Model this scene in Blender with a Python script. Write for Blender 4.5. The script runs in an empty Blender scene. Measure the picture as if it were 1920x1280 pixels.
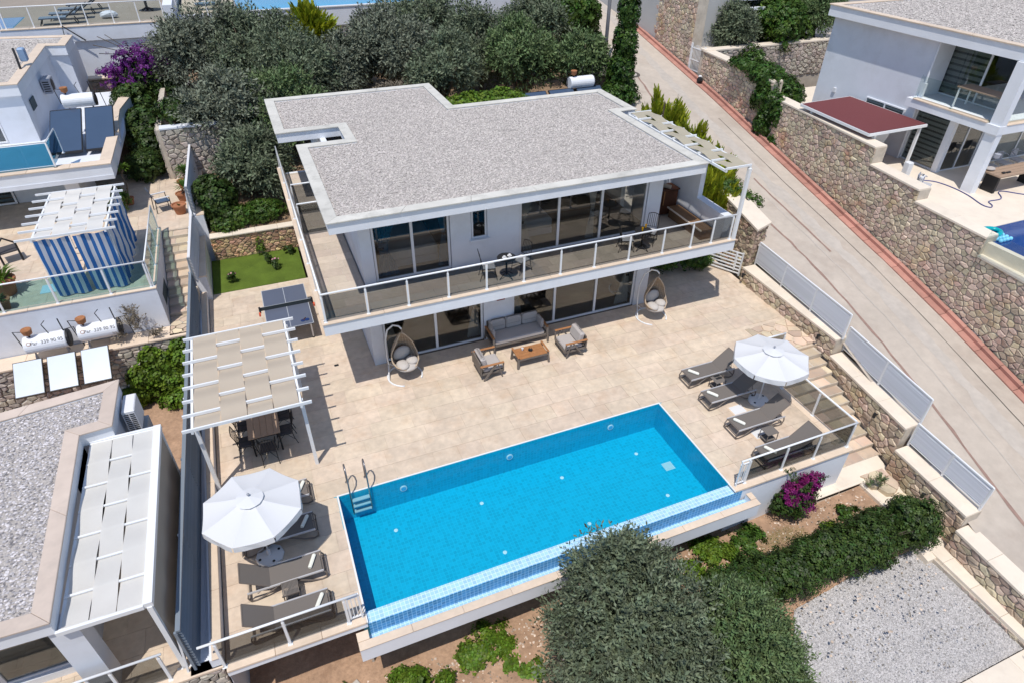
import bpy, math, random
import numpy as np
from mathutils import Vector, Matrix
random.seed(7); rng = np.random.default_rng(7)
C = bpy.context.scene.collection
SC = bpy.context.scene
PI = math.pi

# ---------------------------------------------------------------- camera, sky, sun, exposure
cam_d = bpy.data.cameras.new('camera'); cam = bpy.data.objects.new('camera', cam_d); C.objects.link(cam)
cam_d.sensor_width = 36.0; cam_d.lens = 22.40; cam_d.clip_start = 0.1; cam_d.clip_end = 600
_r = ((0.9265, -0.3761, 0.0084), (-0.2187, -0.5569, -0.8013), (0.3060, 0.7406, -0.5982))
_m = Matrix(((_r[0][0], -_r[1][0], -_r[2][0], -0.0116), (_r[0][1], -_r[1][1], -_r[2][1], -11.9656),
             (_r[0][2], -_r[1][2], -_r[2][2], 13.4459), (0, 0, 0, 1)))
cam.matrix_world = _m
SC.camera = cam
SUN_DIR = Vector((0.256, 0.325, -1.0)).normalized()
world = bpy.data.worlds.new('World'); SC.world = world; world.use_nodes = True
nt = world.node_tree; bg = nt.nodes['Background']
sky = nt.nodes.new('ShaderNodeTexSky'); sky.sky_type = 'NISHITA'; sky.sun_disc = False
sky.sun_elevation = math.radians(67.5); sky.sun_rotation = math.radians(218.2)
sky.air_density = 1.0; sky.dust_density = 0.4; sky.ozone_density = 3.0
nt.links.new(sky.outputs[0], bg.inputs[0]); bg.inputs[1].default_value = 0.14
sun_d = bpy.data.lights.new('sun', 'SUN'); sun_d.energy = 3.8; sun_d.angle = math.radians(0.55); sun_d.color = (1.0, 0.96, 0.90)
sun = bpy.data.objects.new('sun', sun_d); C.objects.link(sun); sun.location = (-20, -26, 60)
sun.rotation_euler = SUN_DIR.to_track_quat('-Z', 'Y').to_euler()
SC.view_settings.view_transform = 'Standard'; SC.view_settings.look = 'None'
SC.view_settings.exposure = 0.0; SC.view_settings.gamma = 1.0; SC.view_settings.use_curve_mapping = False
SC.render.engine = 'CYCLES'
SC.cycles.max_bounces = 8; SC.cycles.transparent_max_bounces = 24; SC.cycles.caustics_reflective = False; SC.cycles.caustics_refractive = False

# ---------------------------------------------------------------- materials
def _n(nt, t, **kw):
    n = nt.nodes.new(t)
    for k, v in kw.items(): setattr(n, k, v)
    return n
MATS = {}
def mat(name, col, rough=0.7, metal=0.0, spec=0.3, var=None, var2=None, bump=None, rnd=0.0, obj_rnd=0.0, hue=0.0, world_space=True,
        dirt=None, speck=None, coat=0.0, trans=0.0, sheen=0.0):
    """col: linear base colour. var=(scale, amount), var2 likewise; bump=(scale, strength); rnd: per piece attribute spread;
    obj_rnd: per object spread; dirt=(scale, colour, amount); speck=(scale, dark, light)"""
    if name in MATS: return MATS[name]
    m = bpy.data.materials.new(name); m.use_nodes = True; t = m.node_tree; L = t.links
    b = t.nodes['Principled BSDF']
    b.inputs['Roughness'].default_value = rough; b.inputs['Metallic'].default_value = metal
    b.inputs['Specular IOR Level'].default_value = spec
    if coat: b.inputs['Coat Weight'].default_value = coat
    if sheen: b.inputs['Sheen Weight'].default_value = sheen
    if world_space:
        g = _n(t, 'ShaderNodeNewGeometry'); co = g.outputs['Position']
    else:
        g = _n(t, 'ShaderNodeTexCoord'); co = g.outputs['Object']
    rgb = _n(t, 'ShaderNodeRGB'); rgb.outputs[0].default_value = (*col, 1); cur = rgb.outputs[0]
    def noise(scale, detail=4.0, rough_=0.6):
        n = _n(t, 'ShaderNodeTexNoise'); n.inputs['Scale'].default_value = scale
        n.inputs['Detail'].default_value = detail; n.inputs['Roughness'].default_value = rough_
        L.new(co, n.inputs['Vector']); return n.outputs['Fac']
    def mul(cur, fac_sock, lo, hi):
        mr = _n(t, 'ShaderNodeMapRange'); mr.inputs[1].default_value = 0.25; mr.inputs[2].default_value = 0.75
        mr.inputs[3].default_value = lo; mr.inputs[4].default_value = hi; L.new(fac_sock, mr.inputs[0])
        mx = _n(t, 'ShaderNodeVectorMath', operation='SCALE'); L.new(cur, mx.inputs[0]); L.new(mr.outputs[0], mx.inputs['Scale'])
        return mx.outputs[0]
    for v in (var, var2):
        if v: cur = mul(cur, noise(v[0]), 1 - v[1], 1 + v[1])
    if speck:
        vo = _n(t, 'ShaderNodeTexVoronoi'); vo.inputs['Scale'].default_value = speck[0]; L.new(co, vo.inputs['Vector'])
        sp = _n(t, 'ShaderNodeSeparateColor'); L.new(vo.outputs['Color'], sp.inputs[0])
        mr = _n(t, 'ShaderNodeMapRange'); mr.inputs[3].default_value = speck[1]; mr.inputs[4].default_value = speck[2]
        L.new(sp.outputs[0], mr.inputs[0])
        mx = _n(t, 'ShaderNodeVectorMath', operation='SCALE'); L.new(cur, mx.inputs[0]); L.new(mr.outputs[0], mx.inputs['Scale']); cur = mx.outputs[0]
    if dirt:
        f = noise(dirt[0], 6, 0.7); mr = _n(t, 'ShaderNodeMapRange'); mr.inputs[1].default_value = 0.5; mr.inputs[2].default_value = 0.72
        mr.inputs[3].default_value = 0; mr.inputs[4].default_value = dirt[2]; L.new(f, mr.inputs[0])
        mx = _n(t, 'ShaderNodeMix', data_type='RGBA'); L.new(mr.outputs[0], mx.inputs[0]); L.new(cur, mx.inputs[6])
        mx.inputs[7].default_value = (*dirt[1], 1); cur = mx.outputs[2]
    if rnd or hue:
        a = _n(t, 'ShaderNodeAttribute', attribute_name='rnd')
        if hue:
            hs = _n(t, 'ShaderNodeHueSaturation'); mr = _n(t, 'ShaderNodeMapRange'); fr = _n(t, 'ShaderNodeMath', operation='FRACT')
            m7 = _n(t, 'ShaderNodeMath', operation='MULTIPLY'); m7.inputs[1].default_value = 7.31
            L.new(a.outputs['Fac'], m7.inputs[0]); L.new(m7.outputs[0], fr.inputs[0]); L.new(fr.outputs[0], mr.inputs[0])
            mr.inputs[3].default_value = 0.5 - hue; mr.inputs[4].default_value = 0.5 + hue
            L.new(mr.outputs[0], hs.inputs['Hue']); L.new(cur, hs.inputs['Color']); cur = hs.outputs[0]
        if rnd:
            mr = _n(t, 'ShaderNodeMapRange'); mr.inputs[3].default_value = 1 - rnd; mr.inputs[4].default_value = 1 + rnd
            L.new(a.outputs['Fac'], mr.inputs[0])
            mx = _n(t, 'ShaderNodeVectorMath', operation='SCALE'); L.new(cur, mx.inputs[0]); L.new(mr.outputs[0], mx.inputs['Scale']); cur = mx.outputs[0]
    if obj_rnd:
        oi = _n(t, 'ShaderNodeObjectInfo'); mr = _n(t, 'ShaderNodeMapRange'); mr.inputs[3].default_value = 1 - obj_rnd; mr.inputs[4].default_value = 1 + obj_rnd
        L.new(oi.outputs['Random'], mr.inputs[0])
        mx = _n(t, 'ShaderNodeVectorMath', operation='SCALE'); L.new(cur, mx.inputs[0]); L.new(mr.outputs[0], mx.inputs['Scale']); cur = mx.outputs[0]
    L.new(cur, b.inputs['Base Color'])
    if trans:   # thin cloth or leaf that lets some light through
        tr = _n(t, 'ShaderNodeBsdfTranslucent'); L.new(cur, tr.inputs['Color'])
        ms = _n(t, 'ShaderNodeMixShader'); ms.inputs[0].default_value = trans
        L.new(b.outputs[0], ms.inputs[1]); L.new(tr.outputs[0], ms.inputs[2]); L.new(ms.outputs[0], t.nodes['Material Output'].inputs[0])
    if bump:
        bn = _n(t, 'ShaderNodeBump'); bn.inputs['Strength'].default_value = bump[1]; bn.inputs['Distance'].default_value = 0.02
        L.new(noise(bump[0], 5), bn.inputs['Height']); L.new(bn.outputs[0], b.inputs['Normal'])
    MATS[name] = m; return m

def glass_mat(name, tint, gloss=1.0, ior=1.5, rough=0.0, wave=None):
    """thin pane: light passes straight through tinted, plus mirror reflection that grows at grazing angles"""
    if name in MATS: return MATS[name]
    m = bpy.data.materials.new(name); m.use_nodes = True; t = m.node_tree; L = t.links
    for n in list(t.nodes): t.nodes.remove(n)
    o = _n(t, 'ShaderNodeOutputMaterial'); tr = _n(t, 'ShaderNodeBsdfTransparent'); tr.inputs[0].default_value = (*tint, 1)
    gl = _n(t, 'ShaderNodeBsdfGlossy'); gl.inputs['Roughness'].default_value = rough; gl.inputs[0].default_value = (gloss, gloss, gloss, 1)
    f0 = ((ior-1)/(ior+1))**2; gg = _n(t, 'ShaderNodeNewGeometry'); dt = _n(t, 'ShaderNodeVectorMath', operation='DOT_PRODUCT'); L.new(gg.outputs['Incoming'], dt.inputs[0]); L.new(gg.outputs['Normal'], dt.inputs[1])
    ab = _n(t, 'ShaderNodeMath', operation='ABSOLUTE'); L.new(dt.outputs['Value'], ab.inputs[0]); om = _n(t, 'ShaderNodeMath', operation='SUBTRACT'); om.inputs[0].default_value = 1; L.new(ab.outputs[0], om.inputs[1])
    pw = _n(t, 'ShaderNodeMath', operation='POWER'); pw.inputs[1].default_value = 5; L.new(om.outputs[0], pw.inputs[0]); fr = _n(t, 'ShaderNodeMath', operation='MULTIPLY_ADD'); fr.inputs[1].default_value = 1-f0; fr.inputs[2].default_value = f0; L.new(pw.outputs[0], fr.inputs[0]); ms = _n(t, 'ShaderNodeMixShader')
    if wave:
        g = _n(t, 'ShaderNodeNewGeometry'); n = _n(t, 'ShaderNodeTexNoise'); n.inputs['Scale'].default_value = wave[0]; n.inputs['Detail'].default_value = 3
        L.new(g.outputs['Position'], n.inputs['Vector']); bn = _n(t, 'ShaderNodeBump'); bn.inputs['Strength'].default_value = wave[1]; bn.inputs['Distance'].default_value = 0.03
        L.new(n.outputs['Fac'], bn.inputs['Height']); L.new(bn.outputs[0], gl.inputs['Normal']); L.new(bn.outputs[0], dt.inputs[1])
    L.new(fr.outputs[0], ms.inputs[0]); L.new(tr.outputs[0], ms.inputs[1]); L.new(gl.outputs[0], ms.inputs[2]); L.new(ms.outputs[0], o.inputs[0])
    MATS[name] = m; return m

# ---------------------------------------------------------------- mesh builder
class B:
    def __init__(s): s.v = []; s.f = []; s.r = []; s.rv = 0.5
    def add(s, vs, fs):
        k = len(s.v); s.v.extend([tuple(p) for p in vs]); s.f.extend([tuple(i + k for i in f) for f in fs]); s.r.extend([s.rv] * len(vs)); return s
    def box(s, x0, y0, z0, x1, y1, z1):
        return s.add([(x0,y0,z0),(x1,y0,z0),(x1,y1,z0),(x0,y1,z0),(x0,y0,z1),(x1,y0,z1),(x1,y1,z1),(x0,y1,z1)],
                     [(0,3,2,1),(4,5,6,7),(0,1,5,4),(1,2,6,5),(2,3,7,6),(3,0,4,7)])
    def rbox(s, x0, y0, z0, x1, y1, z1, c):
        """box with softened edges (chamfer c)"""
        c = min(c, (x1-x0)/2.01, (y1-y0)/2.01, (z1-z0)/2.01)
        rings = [(z0, c), (z0 + c, 0), (z1 - c, 0), (z1, c)]; vs = []; fs = []
        for z, i in rings:
            k = c * 0.6 + i * 0.4
            vs += [(x0+i+ (c-i)*.5*0 + k, y0+i, z), (x1-i-k, y0+i, z), (x1-i, y0+i+k, z), (x1-i, y1-i-k, z), (x1-i-k, y1-i, z), (x0+i+k, y1-i, z), (x0+i, y1-i-k, z), (x0+i, y0+i+k, z)]
        fs.append(tuple(range(7, -1, -1))); fs.append(tuple(range(24, 32)))
        for r in range(3):
            for j in range(8): fs.append((r*8+j, r*8+(j+1)%8, r*8+8+(j+1)%8, r*8+8+j))
        return s.add(vs, fs)
    def beam(s, p, q, w, h=None, up=(0, 0, 1)):
        """rectangular bar from p to q, w wide and h high"""
        h = w if h is None else h; p = Vector(p); q = Vector(q); d = (q - p).normalized(); u = Vector(up)
        if abs(d.dot(u)) > 0.98: u = Vector((0, 1, 0))
        a = d.cross(u).normalized() * w / 2; b = a.cross(d).normalized() * h / 2
        vs = [p-a-b, p+a-b, p+a+b, p-a+b, q-a-b, q+a-b, q+a+b, q-a+b]
        return s.add(vs, [(0,1,2,3),(7,6,5,4),(0,4,5,1),(1,5,6,2),(2,6,7,3),(3,7,4,0)])
    def tube(s, pts, r, n=6, closed=False, cap=True):
        pts = [Vector(p) for p in pts]; k = len(pts); rr = r if isinstance(r, (list, tuple)) else [r] * k
        vs = []; a = None
        for i, p in enumerate(pts):
            if closed: d = (pts[(i+1) % k] - pts[i-1])
            else: d = pts[min(i+1, k-1)] - pts[max(i-1, 0)]
            d = d.normalized() if d.length > 1e-9 else Vector((0,0,1))
            if a is None:
                u = Vector((0,0,1)) if abs(d.z) < 0.9 else Vector((1,0,0)); a = d.cross(u).normalized()
            else:
                a = (a - d * a.dot(d)); a = a.normalized() if a.length > 1e-6 else d.orthogonal().normalized()
            b = d.cross(a)
            for j in range(n):
                t = 2*PI*j/n; vs.append(p + (a*math.cos(t) + b*math.sin(t)) * rr[i])
        fs = []
        for i in range(k if closed else k-1):
            o = i*n; o2 = ((i+1) % k)*n
            for j in range(n): fs.append((o+j, o+(j+1) % n, o2+(j+1) % n, o2+j))
        if cap and not closed: fs.append(tuple(range(n-1, -1, -1))); fs.append(tuple((k-1)*n+j for j in range(n)))
        return s.add(vs, fs)
    def cyl(s, p, q, r, n=12): return s.tube([p, q], r, n)
    def lathe(s, prof, n=16, c=(0,0,0), ax=None):
        vs = []; fs = []
        for r, z in prof:
            for j in range(n):
                t = 2*PI*j/n; vs.append((c[0]+r*math.cos(t), c[1]+r*math.sin(t), c[2]+z))
        for i in range(len(prof)-1):
            for j in range(n): fs.append((i*n+j, i*n+(j+1) % n, (i+1)*n+(j+1) % n, (i+1)*n+j))
        if prof[0][0] > 1e-4: fs.append(tuple(range(n-1, -1, -1)))
        if prof[-1][0] > 1e-4: fs.append(tuple((len(prof)-1)*n+j for j in range(n)))
        return s.add(vs, fs)
    def prism(s, poly, z0, z1):
        """vertical prism over a 2D outline (counter-clockwise); z0/z1 numbers or lists"""
        n = len(poly); a = z0 if isinstance(z0, (list, tuple)) else [z0]*n; b = z1 if isinstance(z1, (list, tuple)) else [z1]*n
        vs = [(p[0], p[1], a[i]) for i, p in enumerate(poly)] + [(p[0], p[1], b[i]) for i, p in enumerate(poly)]
        fs = [tuple(range(n-1, -1, -1)), tuple(range(n, 2*n))] + [(i, (i+1) % n, n+(i+1) % n, n+i) for i in range(n)]
        return s.add(vs, fs)
    def quad(s, *p): return s.add(p, [tuple(range(len(p)))])
    def blob(s, c, r, n=8, m=6, jit=0.0):
        vs = [(c[0], c[1], c[2]-r[2])]; fs = []
        for i in range(1, m):
            t = PI*i/m
            for j in range(n):
                a = 2*PI*j/n; q = 1 + random.uniform(-jit, jit)
                vs.append((c[0]+r[0]*math.sin(t)*math.cos(a)*q, c[1]+r[1]*math.sin(t)*math.sin(a)*q, c[2]-r[2]*math.cos(t)*q))
        vs.append((c[0], c[1], c[2]+r[2])); e = len(vs)-1
        for j in range(n): fs.append((0, 1+(j+1) % n, 1+j)); fs.append((e, e-n+j, e-n+(j+1) % n))
        for i in range(m-2):
            for j in range(n): fs.append((1+i*n+j, 1+i*n+(j+1) % n, 1+(i+1)*n+(j+1) % n, 1+(i+1)*n+j))
        return s.add(vs, fs)
    def mesh(s, name):
        me = bpy.data.meshes.new(name); me.from_pydata(s.v, [], s.f)
        at = me.attributes.new('rnd', 'FLOAT', 'POINT'); at.data.foreach_set('value', s.r); me.update(); return me

def np_mesh(name, V, F, R=None):
    """mesh from numpy arrays: V (n,3), F (m,3|4) and optional per vertex R"""
    me = bpy.data.meshes.new(name); n = len(V); m, k = F.shape
    me.vertices.add(n); me.vertices.foreach_set('co', np.asarray(V, np.float32).ravel())
    me.loops.add(m*k); me.loops.foreach_set('vertex_index', np.asarray(F, np.int32).ravel())
    me.polygons.add(m); me.polygons.foreach_set('loop_start', np.arange(0, m*k, k, dtype=np.int32))
    try: me.polygons.foreach_set('loop_total', np.full(m, k, np.int32))
    except Exception: pass
    if R is not None:
        at = me.attributes.new('rnd', 'FLOAT', 'POINT'); at.data.foreach_set('value', np.asarray(R, np.float32))
    me.update(calc_edges=True); return me

WL = {}
def obj(name, b, m, parent=None, W=False, smooth=False, kind=None, label=None, loc=None, bevel=0):
    """link builder or mesh b as ONE object. W: mesh given in world coordinates, parent sits unrotated at WL[parent]"""
    me = b.mesh(name) if isinstance(b, B) else b
    o = bpy.data.objects.new(name, me); C.objects.link(o)
    if m is not None:
        if len(me.materials) == 0: me.materials.append(m)
    if parent is not None:
        o.parent = parent
        if W:
            p = parent
            off = Vector((0,0,0))
            while p is not None: off += p.location; p = p.parent
            o.location = -off
    if loc is not None: o.location = loc
    if smooth: me.polygons.foreach_set('use_smooth', [True]*len(me.polygons))
    if kind: o['kind'] = kind
    if label: o['label'] = label
    if bevel:
        bv = o.modifiers.new('edge', 'BEVEL'); bv.width = bevel; bv.segments = 1; bv.limit_method = 'ANGLE'; bv.angle_limit = 0.7
    return o
def thing(name, label, cat, loc=(0,0,0), rz=0.0, group=None):
    o = bpy.data.objects.new(name, None); C.objects.link(o); o.location = loc; o.rotation_euler = (0, 0, rz); o.empty_display_size = 0.1
    o['label'] = label; o['category'] = cat
    if group: o['group'] = group
    return o
def tag(o, label, cat, group=None):
    o['label'] = label; o['category'] = cat
    if group: o['group'] = group
    return o
def dup(root, loc=None, rz=None, label=None, group=None):
    def cp(o, par):
        c = o.copy(); C.objects.link(c); c.parent = par
        for ch in list(o.children): cp(ch, c)
        return c
    r = cp(root, root.parent)
    if loc is not None: r.location = loc
    if rz is not None: r.rotation_euler = (0, 0, rz)
    if label: r['label'] = label
    if group: r['group'] = group
    return r
def struct(name, b, m, W=False, **kw):
    o = obj(name, b, m, **kw); o['kind'] = 'structure'; return o
# ---------------------------------------------------------------- the palette (real-world base colours, plus painted sun glare on the ledge collectors)
WHITE = mat('white_render', (0.77, 0.785, 0.82), 0.85, var=(0.9, 0.05), bump=(60, 0.12), dirt=(0.8, (0.55, 0.53, 0.50), 0.25))
WALLW = mat('white_wall_paint', (0.70, 0.72, 0.77), 0.85, var=(1.2, 0.05), dirt=(0.7, (0.46, 0.45, 0.43), 0.3), bump=(40, 0.15))
WMETAL = mat('white_powder_coat', (0.78, 0.79, 0.80), 0.35, spec=0.5)
TRAV = mat('travertine', (0.625, 0.51, 0.395), 0.55, var=(0.8, 0.15), var2=(4.5, 0.13), dirt=(1.5, (0.54, 0.37, 0.235), 0.5), rnd=0.055, hue=0.005, bump=(30, 0.1), spec=0.35)
BALC = mat('balcony_stone', (0.56, 0.47, 0.385), 0.5, var=(1.2, 0.10), var2=(7, 0.08), rnd=0.10, hue=0.008, spec=0.35)
COPE = mat('peach_marble_coping', (0.70, 0.56, 0.43), 0.5, var=(1.5, 0.08), var2=(9, 0.06), rnd=0.06)
ROOFCOPE = mat('weathered_coping', (0.60, 0.575, 0.52), 0.8, var=(1.5, 0.10), dirt=(1.6, (0.30, 0.29, 0.26), 0.55), rnd=0.07, bump=(30, 0.2))
CREAM = mat('cream_marble_coping', (0.78, 0.68, 0.56), 0.55, var=(1.2, 0.07), dirt=(2.0, (0.60, 0.50, 0.40), 0.35), rnd=0.05)
GRAVEL = mat('roof_pebbles', (0.48, 0.44, 0.41), 0.9, rnd=0.24, hue=0.02, var=(0.5, 0.06))
GRAVBED = mat('gravel_bed', (0.45, 0.41, 0.38), 0.95, speck=(34, 0.75, 1.15), bump=(60, 0.6))
GRAVEL2 = mat('pale_pebbles', (0.47, 0.445, 0.43), 0.9, rnd=0.24, hue=0.02, var=(0.5, 0.06))
STONE = mat('rubble_stone', (0.44, 0.355, 0.275), 0.9, var=(2.4, 0.2), var2=(14, 0.2), rnd=0.28, hue=0.035, dirt=(0.9, (0.42, 0.22, 0.09), 0.5), bump=(35, 0.5))
STONEG = mat('grey_rubble_stone', (0.44, 0.39, 0.335), 0.9, var=(2.4, 0.2), var2=(14, 0.2), rnd=0.28, hue=0.03, dirt=(0.9, (0.36, 0.22, 0.11), 0.35), bump=(35, 0.5))
MORTAR = mat('mortar', (0.54, 0.475, 0.395), 0.95, var=(3, 0.2), bump=(40, 0.5), dirt=(0.8, (0.36, 0.20, 0.09), 0.35))
CONC = mat('road_concrete', (0.49, 0.425, 0.36), 0.9, var=(0.35, 0.10), var2=(2.6, 0.09), dirt=(0.5, (0.36, 0.29, 0.24), 0.5), bump=(25, 0.2))
CONC2 = mat('pale_concrete', (0.475, 0.425, 0.375), 0.9, var=(0.5, 0.08), var2=(4, 0.08), bump=(25, 0.2))
REDC = mat('red_gutter_concrete', (0.46, 0.235, 0.185), 0.85, var=(3, 0.15), rnd=0.14, bump=(30, 0.3))
TARL = mat('road_crack_filler', (0.30, 0.20, 0.165), 0.95, var=(5, 0.2))
TARK = mat('dark_road_joint', (0.10, 0.085, 0.075), 0.9)
SOIL = mat('garden_soil', (0.40, 0.255, 0.165), 1.0, var=(0.9, 0.16), var2=(9, 0.22), dirt=(1.3, (0.22, 0.13, 0.08), 0.6), bump=(18, 0.9))
HILL = mat('dry_hillside_soil', (0.27, 0.185, 0.12), 1.0, var=(0.9, 0.2), var2=(7, 0.2), bump=(12, 0.8))
GRASSB = mat('lawn_ground', (0.10, 0.15, 0.02), 1.0, var=(1.5, 0.25), bump=(50, 0.8))
GRASS = mat('grass_blades', (0.20, 0.30, 0.03), 0.6, rnd=0.55, hue=0.03, var=(1.6, 0.35), trans=0.3)
FRAME = mat('white_upvc_frame', (0.72, 0.73, 0.76), 0.4, spec=0.5)
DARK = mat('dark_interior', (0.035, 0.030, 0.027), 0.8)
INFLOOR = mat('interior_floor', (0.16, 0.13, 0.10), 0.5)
CURT = mat('white_curtain', (0.62, 0.63, 0.64), 0.9, trans=0.3)
CURTB = mat('blue_curtain', (0.035, 0.20, 0.36), 0.9, trans=0.2)
TIEB = mat('dark_tieback', (0.02, 0.02, 0.025), 0.8)
BED = mat('bed_linen', (0.62, 0.63, 0.68), 0.9)
GLASSW = glass_mat('window_glass', (0.74, 0.76, 0.75), 0.95, 1.75)
GLASSR = glass_mat('smoked_railing_glass', (0.57, 0.585, 0.59), 0.9, 1.35)
GLASST = glass_mat('teal_railing_glass', (0.62, 0.80, 0.82), 0.9, 1.35)
GLASSC = glass_mat('clear_railing_glass', (0.90, 0.94, 0.93), 0.9, 1.35)
WATER = glass_mat('pool_water', (0.72, 0.95, 1.0), 0.9, 1.33, 0.0, wave=(5, 0.12))
TAUPE = mat('taupe_frame', (0.175, 0.145, 0.125), 0.5)
MESHT = mat('taupe_sling_mesh', (0.165, 0.145, 0.13), 0.8, var=(60, 0.06), world_space=False)
ALU = mat('pale_aluminium_edge', (0.60, 0.59, 0.60), 0.35, metal=0.3)
TOWEL = mat('ivory_towel', (0.80, 0.79, 0.70), 0.95, bump=(120, 0.3))
BLACK = mat('black_iron', (0.018, 0.018, 0.02), 0.5)
BLACKP = mat('black_plastic', (0.02, 0.02, 0.022), 0.5)
DGREY = mat('dark_grey_cushion', (0.07, 0.065, 0.07), 0.9, bump=(50, 0.2), world_space=False)
SEATW = mat('pale_grey_seat_pad', (0.47, 0.46, 0.47), 0.9, world_space=False)
CUSH = mat('warm_grey_cushion', (0.43, 0.395, 0.375), 0.95, var=(30, 0.04), bump=(70, 0.2), world_space=False)
EGGC = mat('oatmeal_cushion', (0.50, 0.46, 0.425), 0.95, var=(18, 0.06), bump=(40, 0.3), world_space=False)
TEAK = mat('teak_wood', (0.36, 0.165, 0.068), 0.55, var=(8, 0.14), rnd=0.12, world_space=False)
GREYW = mat('grey_brown_frame', (0.17, 0.145, 0.125), 0.6, world_space=False)
DWOOD = mat('dark_red_wood', (0.085, 0.032, 0.017), 0.5, var=(6, 0.2))
BWOOD = mat('brown_bench_top', (0.22, 0.125, 0.065), 0.6, var=(5, 0.15))
TABLEW = mat('tan_table_top', (0.36, 0.255, 0.185), 0.55, var=(4, 0.08))
WICK = mat('tan_wicker', (0.50, 0.39, 0.28), 0.8, var=(40, 0.2), world_space=False)
WICKD = mat('brown_wicker_inside', (0.33, 0.25, 0.18), 0.85, var=(40, 0.25), world_space=False)
UMB = mat('white_umbrella_cloth', (0.72, 0.72, 0.73), 0.9, trans=0.12, bump=(6, 0.15))
WPLAST = mat('white_plastic', (0.72, 0.72, 0.73), 0.5, spec=0.4)
GREYP = mat('grey_plastic', (0.33, 0.34, 0.38), 0.5, spec=0.4)
SHADE = mat('beige_shade_cloth', (0.56, 0.48, 0.385), 0.9, var=(1.2, 0.03), trans=0.25, bump=(14, 0.12))
SHADE2 = mat('ivory_shade_cloth', (0.78, 0.76, 0.72), 0.9, var=(1.5, 0.04), trans=0.3, bump=(10, 0.15))
SHADE3 = mat('olive_beige_shade_cloth', (0.50, 0.45, 0.345), 0.9, var=(1.2, 0.04), trans=0.25, bump=(14, 0.12))
PING = mat('grey_blue_table_top', (0.105, 0.12, 0.165), 0.42, var=(1.5, 0.05), spec=0.5)
PINGL = mat('pale_line_paint', (0.24, 0.26, 0.31), 0.5)
NET = mat('dark_table_net', (0.035, 0.045, 0.05), 0.8)
ORANGE = mat('orange_red_plastic', (0.62, 0.10, 0.045), 0.5)
BLUEP = mat('blue_rubber', (0.01, 0.035, 0.14), 0.5)
STEEL = mat('dark_steel', (0.30, 0.29, 0.30), 0.3, metal=0.85)
STEELB = mat('pool_step_steel', (0.55, 0.60, 0.62), 0.35, metal=0.3)
FENCEG = mat('blue_grey_louvre', (0.20, 0.235, 0.275), 0.5, rnd=0.10, var=(1.2, 0.05))
FENCEW = mat('pale_grey_louvre', (0.70, 0.695, 0.71), 0.5, rnd=0.06)
BARK = mat('bark', (0.13, 0.10, 0.075), 0.95, var=(8, 0.25), bump=(20, 0.8))
OLIVE = mat('olive_leaf', (0.135, 0.165, 0.098), 0.55, rnd=0.5, hue=0.02, var=(0.7, 0.14), trans=0.18, spec=0.35)
OLIVEG = mat('fresh_olive_leaf', (0.115, 0.168, 0.066), 0.55, rnd=0.5, hue=0.02, var=(0.7, 0.14), trans=0.18)
OLIVED = mat('grey_olive_leaf', (0.155, 0.172, 0.122), 0.6, rnd=0.5, hue=0.02, var=(0.7, 0.15), trans=0.15)
GREEN = mat('broad_green_leaf', (0.065, 0.125, 0.018), 0.5, rnd=0.5, hue=0.025, var=(1.0, 0.2), trans=0.25)
GREEND = mat('hedge_leaf', (0.045, 0.080, 0.016), 0.5, rnd=0.55, hue=0.025, var=(1.2, 0.22), trans=0.2)
LIME = mat('lime_leaf', (0.12, 0.20, 0.020), 0.5, rnd=0.45, hue=0.02, var=(1.2, 0.2), trans=0.3)
CYPR = mat('golden_cypress_leaf', (0.29, 0.33, 0.020), 0.6, rnd=0.45, hue=0.02, var=(1.0, 0.2), trans=0.35)
IVYL = mat('ivy_leaf', (0.045, 0.095, 0.014), 0.45, rnd=0.5, hue=0.02, var=(1.0, 0.2), trans=0.2)
MAGE = mat('magenta_bract', (0.20, 0.012, 0.12), 0.6, rnd=0.4, hue=0.02, trans=0.3)
PURP = mat('violet_bract', (0.15, 0.025, 0.19), 0.6, rnd=0.4, hue=0.02, trans=0.3)
DRYL = mat('dry_twig_leaf', (0.21, 0.175, 0.13), 0.8, rnd=0.4, trans=0.15)
ROSE = mat('pink_petal', (0.60, 0.30, 0.34), 0.7, rnd=0.3)
REDF = mat('red_petal', (0.5, 0.02, 0.05), 0.7, rnd=0.3)
TERRA = mat('terracotta', (0.36, 0.15, 0.075), 0.8, var=(4, 0.1))
MAROON = mat('maroon_roof_sheet', (0.155, 0.043, 0.045), 0.7, var=(0.7, 0.05), bump=(80, 0.2))
TANKW = mat('white_tank_paint', (0.78, 0.79, 0.82), 0.35, var=(3, 0.05), dirt=(3, (0.50, 0.44, 0.36), 0.3))
PANEL = mat('sun_glare_collector_glass', (0.62, 0.67, 0.74), 0.12, spec=0.6, var=(1.3, 0.05))  # pale base colour paints the sun's reflection into the collector glass
PANELD = mat('blue_collector_glass', (0.055, 0.085, 0.14), 0.12, spec=0.6, var=(1.3, 0.05))
RUST = mat('rusty_pot', (0.35, 0.15, 0.065), 0.8, var=(6, 0.2))
HOSE = mat('blue_hose', (0.05, 0.06, 0.22), 0.5)
GREYR = mat('grey_render', (0.46, 0.455, 0.445), 0.9, var=(0.8, 0.05), bump=(50, 0.15))
ZEBA = mat('blind_pale_band', (0.40, 0.45, 0.46), 0.9)
ZEBB = mat('blind_dark_band', (0.07, 0.095, 0.105), 0.9)
STRB = mat('curtain_blue_stripe', (0.035, 0.15, 0.42), 0.85, trans=0.25)
STRW = mat('curtain_pale_stripe', (0.62, 0.64, 0.70), 0.85, trans=0.25)
POLE = mat('grey_pole_steel', (0.22, 0.22, 0.235), 0.55, var=(2, 0.1))
WOODP = mat('weathered_pole_wood', (0.20, 0.17, 0.14), 0.9, var=(6, 0.2))
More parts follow.
